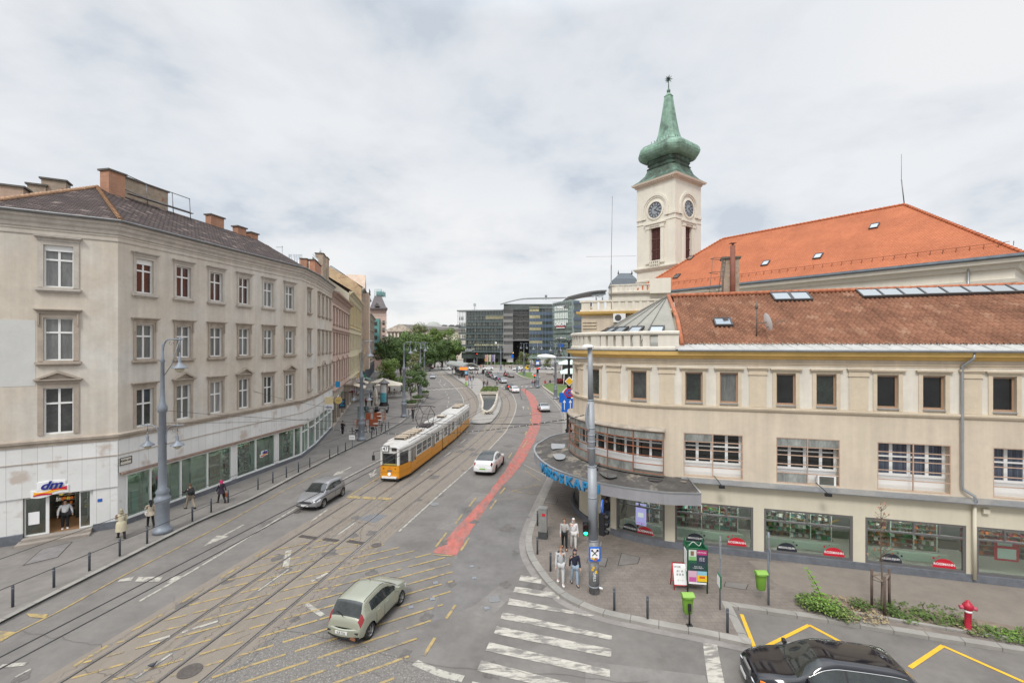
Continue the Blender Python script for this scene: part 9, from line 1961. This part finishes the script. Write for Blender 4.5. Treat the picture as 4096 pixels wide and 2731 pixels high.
for px,lb in(((1519,1700),'cafe table behind the right orange screen'),((1517,1684),'cafe table before the far orange screen'),((1516,1668),'farthest wooden cafe table'),((1502,1716),'folding cafe table near the kerb'),((1441,1727),'cafe table left of the lamp post foot')):table(px,lb)
for px,rz,lb in(((1421,1700),.3,'chair left of the nearest orange screen'),((1534,1692),2.8,'wicker chair at the right end of the cafe'),((1535,1676),3.0,'wicker chair behind the rightmost one'),((1536,1664),3.2,'farthest wicker chair of the right row'),((1500,1669),.2,'chair against the far orange screen'),((1505,1694),.1,'chair between the right screen and the table')):chair(px,rz,lb)
for px,rz,lb in(((1415,1738),.5,'grey folding chair leftmost by the kerb'),((1427,1744),2.0,'grey folding chair before the lamp post'),((1459,1728),3.4,'grey folding chair right of the lamp post foot'),((1484,1726),.4,'grey folding chair left of the folding table'),((1522,1722),2.9,'grey folding chair right of the folding table'),((1492,1734),1.6,'grey folding chair nearest the kerb')):chair(px,rz,lb,m_dk,'grey folding chairs')
for x,y,lb in((1485,1650,'black table set left of the closed umbrella'),(1528,1650,'black table set right of the closed umbrella')):
 c=G(x,y,PV);root=empty('lounge_table_set',tuple(c),lb,'table','black table sets');b=MB();b.box(c+Vector((0,0,.7)),(1.0,.7,.05));b.build('table_top',m_dk,root);b=MB();[b.box(c+Vector((sx_*.42,sy_*.28,.35)),(.05,.05,.7))for sx_ in(-1,1)for sy_ in(-1,1)];b.build('leg',m_dk,root);b=MB();[b.box(c+Vector((sx_*.75,0,.45)),(.5,.55,.08))for sx_ in(-1,1)];[b.box(c+Vector((sx_*1.0,0,.7)),(.07,.55,.55))for sx_ in(-1,1)];[b.box(c+Vector((sx_*.75,0,.22)),(.42,.48,.44))for sx_ in(-1,1)];b.build('bench',m_dk,root)
m_umb=mat('umbrella_cream',(.55,.50,.42),.85,noise=.08,scale=2)
c=G(1503,1648,PV);root=empty('closed_umbrella',tuple(c),'closed cream umbrella standing between the black tables','umbrella');b=MB();b.tube([c,c+Vector((0,0,3.9))],.035,6);b.build('pole',m_wd,root);b=MB();rows=[[(c.x+r*(1+.25*sin(k*5))*cos(k*pi/8),c.y+r*(1+.25*sin(k*5))*sin(k*pi/8),c.z+z)for k in range(16)]for r,z in((.22,1.1),(.30,1.5),(.22,1.9),(.34,2.3),(.30,3.0),(.16,3.6),(.03,3.95))];b.grid(rows,closed_v=True,caps=True);b.build('folded_canopy',m_umb,root);b=MB();b.box(c+Vector((0,0,.05)),(.7,.7,.1));b.build('base',m_concrete,root)
for px,Z,lb,w_ in(((1560,1590),0,'large open cream umbrella behind the advertising column',2.6),((1530,1576),0,'second open cream umbrella farther back at the cafe',2.2)):
 c=G(px[0],px[1],PV);root=empty('open_umbrella',tuple(c),lb,'umbrella','open cream cafe umbrellas');b=MB();b.tube([c,c+Vector((0,0,3.5))],.04,6);b.build('pole',m_wd,root);b=MB();ap_=c+Vector((0,0,3.6));cs=[c+Vector((w_*sx_,w_*sy_*.8,2.7))for sx_,sy_ in((-1,-1),(1,-1),(1,1),(-1,1))]
 for i in range(4):b.poly([cs[i],cs[(i+1)%4],ap_]);b.quad(cs[i],cs[(i+1)%4],cs[(i+1)%4]-Vector((0,0,.25)),cs[i]-Vector((0,0,.25)))
 b.build('canopy',m_umb,root)
for px,lb in(((1565,1578),'dark cafe table under the large open umbrella'),((1588,1574),'dark cafe table right of the large open umbrella'),((1545,1572),'dark cafe table behind the advertising column')):
 table(px,lb,mat('table_olive',(.25,.22,.14),.6),.5,False)
for px,rz,lb in(((1556,1582),.2,'dark cafe chair left under the large umbrella'),((1576,1583),2.9,'dark cafe chair right under the large umbrella'),((1598,1577),3.0,'rightmost dark cafe chair by the trees'),((1580,1570),1.0,'dark cafe chair behind the right table')):chair(px,rz,lb,mat('chair_brown',(.09,.05,.04),.7),'dark brown cafe chairs')
# advertising column
c=G(1536,1622,PV);root=empty('advertising_column',tuple(c),'round advertising column with white and turquoise poster under a dark cap','advertising column');b=MB();b.lathe([(.85,0),(.85,.15),(.72,.35),(.66,.6),(.66,.62)],tuple(c),20);b.build('base',m_black,root);b=MB();b.lathe([(.66,.6),(.66,3.9)],tuple(c),20);b.build('shaft',mat('column_brown',(.20,.09,.05),.7),root)
b=MB();b.grid([[(c.x+.69*cos(t),c.y+.69*sin(t),c.z+z)for z in(2.35,3.85)]for t in[radians(225+k*9)for k in range(12)]],sm=True);b.build('poster',mat('poster_white',(.62,.64,.65),.6),root);b=MB();b.grid([[(c.x+.69*cos(t),c.y+.69*sin(t),c.z+z)for z in(.7,1.5,2.35)]for t in[radians(225+k*9)for k in range(12)]],sm=True);b.build('poster',mat('poster_turquoise',(.10,.42,.50),.6,noise=.35,scale=1.2),root)
b=MB();b.lathe([(.70,3.9),(1.0,3.98),(1.0,4.08),(.62,4.35),(.5,4.42),(.35,4.6),(.2,4.66),(.08,4.9),(.02,5.0)],tuple(c),20);b.build('cap',m_shopf,root)
# glass screen by the lamp post, wall lanterns, small boards
c=G(1452,1672,PV);b=MB();b.box(c+Vector((0,0,.9)),(1.7,.04,1.7));b.build('glass_screen',glassy('screen_glass',(.7,.82,.85),.8),None,label='clear glass wind screen behind the cafe lamp post',cat='glass screen')
# ================= people =================
SK=[mat('skin_light',(.50,.31,.23),.6),mat('skin_mid',(.34,.20,.13),.6)]
CL={}
def cloth(c,n=None):
 k=n or('cloth_%02d%02d%02d'%tuple(int(x*99)for x in c));return mat(k,c,.9,noise=.12,scale=6)
def skin(name,verts,edges,radii,par,m,sub=1,root=0,sm=True):
 me=bpy.data.meshes.new('s');me.from_pydata([tuple(v)for v in verts],edges,[]);o=bpy.data.objects.new('s',me);C.objects.link(o)
 md=o.modifiers.new('k','SKIN');md.use_smooth_shade=True;md.branch_smoothing=.35
 for i,r in enumerate(radii):sv=me.skin_vertices[0].data[i];sv.radius=(r,r)if not isinstance(r,tuple)else r;sv.use_root=(i==root)
 if sub:s_=o.modifiers.new('s','SUBSURF');s_.levels=sub;s_.render_levels=sub
 dg=bpy.context.evaluated_depsgraph_get();m2=bpy.data.meshes.new_from_object(o.evaluated_get(dg));bpy.data.objects.remove(o);bpy.data.meshes.remove(me)
 m2.name=name;m2.materials.clear();m2.materials.append(m);ob=bpy.data.objects.new(name,m2);C.objects.link(ob);ob.parent=par
 m2.polygons.foreach_set('use_smooth',[True]*len(m2.polygons));m2.update();return ob
def person(loc,head,lab,h=1.72,stride=.5,top=(.3,.3,.3),trou=(.05,.05,.06),hair=(.04,.025,.02),skn=0,coat=0,hood=None,bag=None,bagc=(.02,.02,.025),arms=(0.3,-.3),elbow=.3,near=False,group=None,shoes=(.03,.03,.03),hairlen=0,build=1.0,scarf=None,hold=False,spread=.0,seated=False,headc=None):
 """figure facing local +x; head = heading in radians"""
 root=empty('person',(0,0,0),lab,'person',group);S_=h;B=build
 def leg(a,side):
  hip=Vector((0,side*.052*S_,.515*S_));L1,L2=.235*S_,.225*S_;kb=.25*abs(stride)+.08 if a<0 else .06;th=a*.45
  if seated:th,kb=1.1,.9
  kn=hip+Vector((sin(th)*L1,side*.006*S_,-cos(th)*L1));an=kn+Vector((sin(th-kb)*L2,0,-cos(th-kb)*L2));toe=an+Vector((.085*S_,side*.01*S_,-.022*S_ if a>=0 else -.032*S_));return[hip,kn,an,toe]
 l1,l2=leg(stride,1),leg(-stride,-1)
 lowest=min(l1[2].z,l2[2].z,l1[3].z+.02*S_,l2[3].z+.02*S_)-.042*S_;dz=-lowest if not seated else 0
 def arm(a,side,eb):
  sh=Vector((0,side*.100*S_*B**.3,.808*S_));t=a;el=sh+Vector((sin(t)*.17*S_,side*(.020+spread)*S_,-cos(t)*.17*S_));wr=el+Vector((sin(t+eb)*.145*S_,side*.01*S_*(0 if eb>.9 else 1)-side*(.05*S_ if eb>.9 else 0),-cos(t+eb)*.145*S_));hn=wr+(wr-el).normalized()*.045*S_;return[sh,el,wr,hn]
 eb2=elbow if isinstance(elbow,tuple)else(elbow,elbow)
 a1,a2=arm(arms[0],1,eb2[0]),arm(arms[1],-1,eb2[1])
 pel,sp1,ch,nk,hb,hc,ht=[Vector((x,0,z*S_))for x,z in((0,.53),(.0,.62),(.0,.745),(-.003,.835),(.004,.875),(.012,.925),(.010,.965))]
 V=[pel,sp1,ch,nk,hb,hc,ht]+l1+l2+a1+a2;V=[v+Vector((0,0,dz))for v in V]
 E_=[(0,1),(1,2),(2,3),(3,4),(4,5),(5,6),(0,7),(7,8),(8,9),(9,10),(0,11),(11,12),(12,13),(13,14),(2,15),(15,16),(16,17),(17,18),(2,19),(19,20),(20,21),(21,22)]
 r=[.060*S_,.050*S_,.052*S_,.032*S_,.036*S_,.050*S_,.040*S_]+[.042*S_,.030*S_,.021*S_,.018*S_]*2+[.028*S_,.023*S_,.018*S_,.019*S_]*2
 if near:
  for base,wrist in((18,17),(22,21)):
   hv,wv=V[base],V[wrist];d=(hv-wv).normalized();lat=Vector((1,0,0))if abs(d.x)<.7 else Vector((0,0,1));lat=(lat-d*lat.dot(d)).normalized()
   for k,(o,l)in enumerate(((-.018,.062),(-.006,.072),(.006,.068),(.018,.055))):V.append(hv+lat*o*1.1+d*l*.6);V.append(hv+lat*o*1.3+d*l+Vector((.01,0,0)));n0=len(V);E_+=[(base,n0-2),(n0-2,n0-1)];r+=[.009,.007]
   V.append(hv-lat*.03-d*.01);n0=len(V);E_+=[(wrist,n0-1)];r+=[.009]
 sm_=SK[skn];skin('body',V,E_,r,root,sm_,1)
 off=Vector((0,0,dz))
 dn=Vector((0,0,-.022*S_));Vt=[pel]+l1[:2]+[l1[2]+dn]+l2[:2]+[l2[2]+dn];Vt=[v+off for v in Vt];tr=skin('trousers',Vt,[(0,1),(1,2),(2,3),(0,4),(4,5),(5,6)],[(.06 if coat else .082)*S_*B]+[(.048 if coat else .058)*S_*B,.044*S_*B,.034*S_]*2,root,cloth(trou),1)
 Vj=[pel+Vector((0,0,-.005*S_)),sp1,ch,nk-Vector((0,0,.02*S_))]+a1[:3]+a2[:3];Vj=[v+off for v in Vj]
 if coat:Vj.insert(1,pel+Vector((0,0,-coat*S_))+off)
 k=1 if coat else 0;idx={'p':0};Ej=[(0,1+k),(1+k,2+k),(2+k,3+k),(2+k,4+k),(4+k,5+k),(5+k,6+k),(2+k,7+k),(7+k,8+k),(8+k,9+k)];rj=[.088*S_*B]+([.098*S_*B]if coat else[])+[.084*S_*B,.096*S_*B,.046*S_]+[.042*S_*B,.034*S_*B,.028*S_]*2
 if coat:Ej.append((0,1))
 skin('jacket' if coat else 'top',Vj,Ej,rj,root,cloth(top),1)
 if coat:b=MB();hz_=pel.z+off.z;b.grid([[(.01+(rx*cos(q*pi/8)),ry*sin(q*pi/8),z)for q in range(16)]for rx,ry,z in((.085*S_*B,.10*S_*B,hz_+.06*S_),(.125*S_*B,.128*S_*B,hz_-.02*S_),(.135*S_*B,.135*S_*B,hz_-coat*S_*.5),(.15*S_*B,.14*S_*B,hz_-coat*S_))],closed_v=True);b.build('coat_skirt',cloth(top),root)
 for l in(l1,l2):
  a,t=l[2]+off,l[3]+off;b=MB();d=(t-a);d.z=0;d.normalize();rows=[]
  for s,w_,hh in((-.045,.022,.05),(-.02,.032,.06),(.02,.034,.052),(.06,.036,.036),(.095,.032,.028),(.115,.016,.02)):c=Vector((a.x,a.y,t.z-.018*S_))+d*s*S_/1.0*.95;nn=Vector((-d.y,d.x,0));rows.append([c+nn*w_*S_*cos(q*pi/5)+Vector((0,0,max(-.006,hh*S_*sin(q*pi/5))))for q in range(10)])
  b.grid(rows,closed_v=True,caps=True);o=b.build('shoe',cloth(shoes),root)
 b=MB();hcc=hc+off+Vector((-.012*S_,0,.012*S_));rows=[];R=.060*S_
 col=hood if hood else(scarf if scarf else hair)
 for i in range(9):
  ph=pi*i/8;rows.append([hcc+Vector((R*1.0*sin(ph)*cos(t)-.004*S_*(1-cos(ph)),R*.88*sin(ph)*sin(t),R*1.10*cos(ph)))for t in[k*2*pi/12 for k in range(12)]])
 n_r,n_c=9,12;base=len(b.v)
 for rr4 in rows:b.v+=[tuple(p)for p in rr4]
 for i in range(8):
  for j in range(12):
   j2=(j+1)%12;cm=sum((Vector(b.v[base+q])for q in(i*12+j,(i+1)*12+j,(i+1)*12+j2,i*12+j2)),Vector())/4-hcc
   if cm.x>.50*R and cm.z<.50*R:continue
   if not(hood or scarf or hairlen)and cm.z<-.35*R:continue
   b.face((base+i*12+j,base+(i+1)*12+j,base+(i+1)*12+j2,base+i*12+j2),None,True)
 if hairlen:b.tube([hcc+Vector((-.02*S_,0,-.02*S_)),hcc+Vector((-.035*S_,0,-.08*S_)),hcc+Vector((-.04*S_,0,-(.08+hairlen)*S_))],[.045*S_,.05*S_,.03*S_],8)
 if hood or scarf:b.tube([hcc+Vector((-.02*S_,0,-.03*S_)),hcc+Vector((-.015*S_,0,-.085*S_))],[.05*S_,.062*S_],8)
 b.build('hood' if hood else('head_scarf' if scarf else 'hair'),cloth(col),root)
 if near:
  f=MB();hx=hc+off
  for s in(-1,1):f.lathe([(.002,-.007),(.008,-.003),(.008,.003),(.002,.007)],tuple(hx+Vector((.049*S_/1.0,s*.019*S_,.004*S_))),6)
  f.build('eye',m_txt_k,root);f=MB();f.tube([hx+Vector((.050*S_,0,.004*S_)),hx+Vector((.060*S_,0,-.012*S_))],[.004,.008],5);f.build('nose',sm_,root);f=MB();f.box(hx+Vector((.050*S_,0,-.026*S_)),(.006,.035,.008));f.build('mouth',cloth((.25,.08,.07)),root)
 if bag=='back':b=MB();c=ch+off+Vector((-.10*S_,0,-.03*S_));rows=[[c+Vector((x,y*w_,z))for x,y in((-.09,-1),(.05,-1.1),(.05,1.1),(-.09,1))]for z,w_ in((-.24,.10),(-.2,.14),(.1,.14),(.17,.09))];b.grid(rows,closed_v=True,caps=True);o=b.build('backpack',cloth(bagc),root);b=MB();[b.tube([c+Vector((.02,s*.10,.15)),ch+off+Vector((.08*S_,s*.075*S_,.03*S_)),c+Vector((.06,s*.14,-.16))],.016,5)for s in(-1,1)];b.build('backpack_strap',cloth(bagc),o)
 if bag=='hand':b=MB();c=a2[3]+off;b.box(c-Vector((0,0,.22)),(.30,.10,.26));b.tube([c+Vector((-.08,0,-.08)),c,c+Vector((.08,0,-.08))],.008,4);b.build('handbag',cloth(bagc),root)
 if bag=='side':b=MB();c=pel+off+Vector((.02,.12*S_,.02));b.box(c,(.26,.09,.18));b.tube([c+Vector((0,0,.1)),ch+off+Vector((.0,0,.14)),c+Vector((-.02,-.2,.1))],.008,4);b.build('shoulder_bag',cloth(bagc),root)
 root.location=(loc[0],loc[1],loc[2]);root.rotation_euler=(0,0,head);return root
def PP(x,y,z=PV):return tuple(G(x,y,z))
D90=pi/2
# right corner group, walking towards the camera
person(PP(2258,2194),-D90-.1,'woman with long brown hair in grey sweatshirt and black trousers, back left of the four',1.70,.5,(.36,.35,.34),(.012,.012,.014),(.12,.06,.03),hairlen=.10,arms=(.5,.1),elbow=(1.5,.4),near=True,shoes=(.12,.06,.05))
person(PP(2294,2192),-D90+.05,'person in white hooded top and white wide trousers, back right of the four',1.68,.35,(.62,.60,.60),(.60,.58,.56),(.05,.03,.02),hood=(.62,.60,.60),arms=(.1,-.1),near=True,build=1.08,shoes=(.10,.05,.05))
person(PP(2243,2332),-D90-.05,'man in grey sweatshirt with black backpack straps, light joggers and white shoes',1.78,.5,(.40,.41,.42),(.50,.50,.50),(.20,.10,.05),bag='back',arms=(-.25,.25),near=True,shoes=(.7,.7,.7),build=1.05)
person(PP(2299,2337),-D90+.1,'woman in navy hooded sweatshirt and pale blue jeans, nearest right of the four',1.68,.5,(.018,.02,.04),(.28,.36,.45),(.05,.02,.03),hood=(.025,.02,.05),arms=(.2,-.35),near=True,shoes=(.05,.06,.08),hairlen=.08)
person(PP(2426,2100),D90,'person with dark jacket and backpack entering the drugstore',1.75,.3,(.03,.03,.035),(.08,.12,.18),bag='back',shoes=(.05,.05,.05))
# left pavement
person((*PL.at(PL_T-2.45,0,-.55).to_2d(),.42),-.75,'person in white blouse and black wide trousers standing in the drugstore doorway',1.72,.12,(.62,.62,.63),(.015,.015,.02),(.04,.02,.02),arms=(.05,.0),spread=.045,bag='side',bagc=(.04,.04,.06),near=True,build=1.15,shoes=(.6,.6,.6))
person(PP(485,2150),D90+.9,'woman in long pale cream trench coat, leftmost walker before the shop',1.72,.55,(.50,.45,.32),(.03,.02,.02),coat=.27,hood=(.33,.29,.20),arms=(.5,.0),elbow=(1.4,.2),near=True,build=1.1,shoes=(.02,.015,.015))
person(PP(602,2106),D90+1.0,'woman in short beige coat and black trousers half behind the big lamp post',1.68,.45,(.42,.36,.28),(.012,.012,.014),(.02,.012,.012),hairlen=.10,coat=.08,arms=(.5,-.2),elbow=(1.3,.3),bag='side',bagc=(.55,.52,.48),near=True,shoes=(.05,.05,.05))
person(PP(760,2034),D90+1.15,'man in black jacket and khaki trousers striding left by the shop windows',1.78,.8,(.018,.018,.022),(.28,.24,.18),(.10,.05,.03),arms=(.7,-.2),elbow=(.9,.2),bag='back',near=True,shoes=(.02,.02,.02))
person(PP(885,2010),D90+1.1,'woman with pink head scarf and dark clothes carrying a brown bag',1.66,.7,(.03,.02,.035),(.015,.012,.02),scarf=(.60,.03,.16),arms=(.3,-.5),elbow=.3,bag='hand',bagc=(.28,.09,.04),near=True,coat=.10,shoes=(.03,.02,.02))
person(PP(1370.5,1739),D90-.05,'man in black clothes with white shoes walking away before the corner shop',1.80,.3,(.015,.015,.018),(.02,.02,.03),(.03,.02,.015),arms=(.3,.2),elbow=(1.0,.9),shoes=(.6,.6,.6))
person(PP(1464,1627),D90,'walker with red backpack near the closed umbrella',1.75,.3,(.03,.03,.035),(.04,.04,.05),bag='back',bagc=(.30,.02,.02))
person(PP(1487,1623),D90,'walker in dark coat with pale hood left of the closed umbrella',1.78,.4,(.02,.025,.035),(.03,.035,.05),hood=(.5,.5,.52),coat=.08)
for i,(x,y,hd,kw,lb)in enumerate(((1446,1655,D90,dict(top=(.03,.03,.03)),'dark figure half hidden by the cafe lamp post'),(1483,1590,D90,dict(top=(.25,.28,.35),trou=(.1,.12,.2)),'walker in blue grey jacket behind the advertising column'),(1494,1562,-D90,dict(top=(.25,.25,.25),trou=(.05,.06,.08)),'grey clothed walker under the shop awnings'),(1501,1548,D90,dict(top=(.05,.05,.05),headc=1,hood=(.5,.3,.3)),'walker with reddish cap far along the shops'),(1634,1502,.3,dict(top=(.05,.05,.07)),'dark walker between the trees, left of a pair'),(1647,1501,.3,dict(top=(.04,.04,.05)),'dark walker between the trees, right of a pair'),(1752,1474,D90,dict(top=(.03,.03,.04)),'dark figure waiting at the far kerb left of the white crossover'),(1764,1474,D90,dict(top=(.02,.02,.02)),'second dark figure waiting at the far kerb'),(1836,1514,-D90,dict(top=(.02,.02,.03)),'dark figure standing at the near corner of the tram shelter'),(1845,1510,0,dict(top=(.05,.04,.05)),'dark figure inside the tram shelter, left one'),(1850,1508,2,dict(top=(.03,.03,.05)),'dark figure inside the tram shelter, middle one'),(1857,1513,1,dict(top=(.02,.03,.07)),'navy clothed figure by the shelter end'),(1881.6,1524,-D90,dict(top=(.10,.03,.03),trou=(.04,.06,.14)),'person in dark red jacket and blue jeans on the tram island'),(1893,1520,-D90,dict(top=(.012,.012,.014)),'person in black coat standing right of the display post'),(1890.6,1499,0,dict(top=(.10,.08,.09),stride=.8),'walker crossing, leftmost of the far row'),(1899.5,1499,0,dict(top=(.30,.22,.30),stride=.7,trou=(.3,.25,.3)),'walker in lilac crossing second in the far row'),(1910.4,1501,0,dict(top=(.09,.05,.08),stride=.9),'walker in dark purple crossing with long step'),(1923.8,1499,0,dict(top=(.62,.62,.62),stride=.6,trou=(.2,.2,.25)),'walker in white jacket crossing before the queue'),(1928.8,1497,0,dict(top=(.03,.04,.08),stride=.6),'walker in dark blue beside the one in white'),(1947.3,1497,pi,dict(top=(.012,.012,.015),stride=.9),'walker in black with long step left of the black van'),(1992,1499,D90,dict(top=(.62,.62,.62),trou=(.15,.25,.4)),'walker in white top and jeans right of the black van'),(1988,1541,D90,dict(top=(.35,.30,.27),trou=(.12,.10,.10)),'lone walker on the zebra before the silver saloon'),(1935,1547,-D90,dict(top=(.015,.012,.012),h=1.85),'tall person in black at the tip of the tram island'),(1945,1549,D90,dict(top=(.22,.20,.20),trou=(.22,.22,.23),h=1.7),'person in grey stepping off the tram island'),(1950.5,1543,0,dict(top=(.05,.06,.12),trou=(.05,.05,.1)),'person in navy pushing forward beside the grey one'),(2021,1496,0,dict(top=(.02,.03,.08)),'walker in navy left of the red car'),(2045,1476,0,dict(top=(.015,.015,.018)),'person in black near the blue arrow sign'),(1923,1473,D90,dict(top=(.55,.16,.05),trou=(.1,.05,.05)),'person in orange vest before the low wall'),(1933,1472,D90,dict(top=(.03,.03,.05)),'dark clothed person right of the orange vest'),(2039,1471,D90,dict(top=(.6,.55,.5)),'person in white by the far kerb'),(2130,1545,D90,dict(top=(.18,.05,.06),trou=(.2,.25,.33)),'person in dark red waiting left of the signal post'),(2139,1544,D90,dict(top=(.04,.03,.05),trou=(.03,.03,.04)),'dark clothed person beside the signal post'),(2181,1542,-D90,dict(top=(.42,.03,.04),trou=(.3,.04,.05),coat=.2),'person in long red coat at the lawn edge'),(2200,1540,-D90,dict(top=(.02,.03,.06),trou=(.015,.02,.035)),'person in dark suit at the lawn edge'),(2132,1477,0,dict(top=(.62,.62,.62),trou=(.05,.05,.05),stride=.7),'walker in white shirt on the far pavement'),(2217.5,1517,D90,dict(top=(.02,.025,.04)),'dark figure behind the lawn lamp post'))):
 z=.16 if 1806<x<1958 and y>1503 else 0;z=PV if x<1660 and y>1520 else z;kw=dict(kw);kw.setdefault('trou',(.03,.03,.04));kw.setdefault('stride',.35)
 person(PP(x,y,z),hd,lb,group='people in the distance',**kw)
# ---------------- bicycles ----------------
def bicycle(p,rz,lab,c=(.03,.05,.05)):
 root=empty('bicycle',(0,0,0),lab,'bicycle');m=mat('bike_%d'%int(c[0]*100),c,.4)
 for x in(-.52,.52):b=MB();b.grid([[(x+(.33+.02*cos(q))*cos(t),.02*sin(q),.34+(.33+.02*cos(q))*sin(t))for q in[k*pi/2 for k in range(4)]]for t in[k*pi/10 for k in range(20)]],closed_u=True,closed_v=True);b.build('wheel',m_tyre,root)
 b=MB();[b.tube([a,c_],.016,5)for a,c_ in(((-.52,0,.34),(-.08,0,.30)),((-.08,0,.30),(-.2,0,.82)),((-.2,0,.78),(.36,0,.80)),((-.08,0,.30),(.38,0,.72)),((.36,0,.92),(.52,0,.34)),((-.52,0,.34),(-.2,0,.78)))];b.build('frame',m,root)
 b=MB();b.tube([(.30,-.28,1.0),(.36,0,.96),(.30,.28,1.0)],.014,5);b.build('handlebar',m_blk,root);b=MB();b.box((-.22,0,.86),(.24,.12,.05));b.build('saddle',m_blk,root)
 root.location=p;root.rotation_euler=(0,0,rz);return root
q=G(1652,1683);bicycle(tuple(q),D90+.25,'bicycle ridden by the cyclist in black at the kerb');person((q.x,q.y-.1,.34),D90+.25,'cyclist in black riding away along the kerb',1.75,.5,(.015,.015,.018),(.03,.03,.04),arms=(1.0,1.0),elbow=.2,seated=False,group=None)
q=G(1937,1496);bicycle(tuple(q),pi,'teal bicycle in the row of far walkers',(.05,.3,.3));person((q.x,q.y,.3),pi,'cyclist in teal jacket on the far crossing',1.7,.4,(.08,.30,.30),(.03,.04,.05),arms=(.9,.9))
q=G(2085,1494);bicycle(tuple(q),0,'dark bicycle before the small lawn');person((q.x,q.y,.3),0,'cyclist in magenta before the small lawn',1.7,.4,(.45,.04,.18),(.08,.03,.08),arms=(.9,.9))
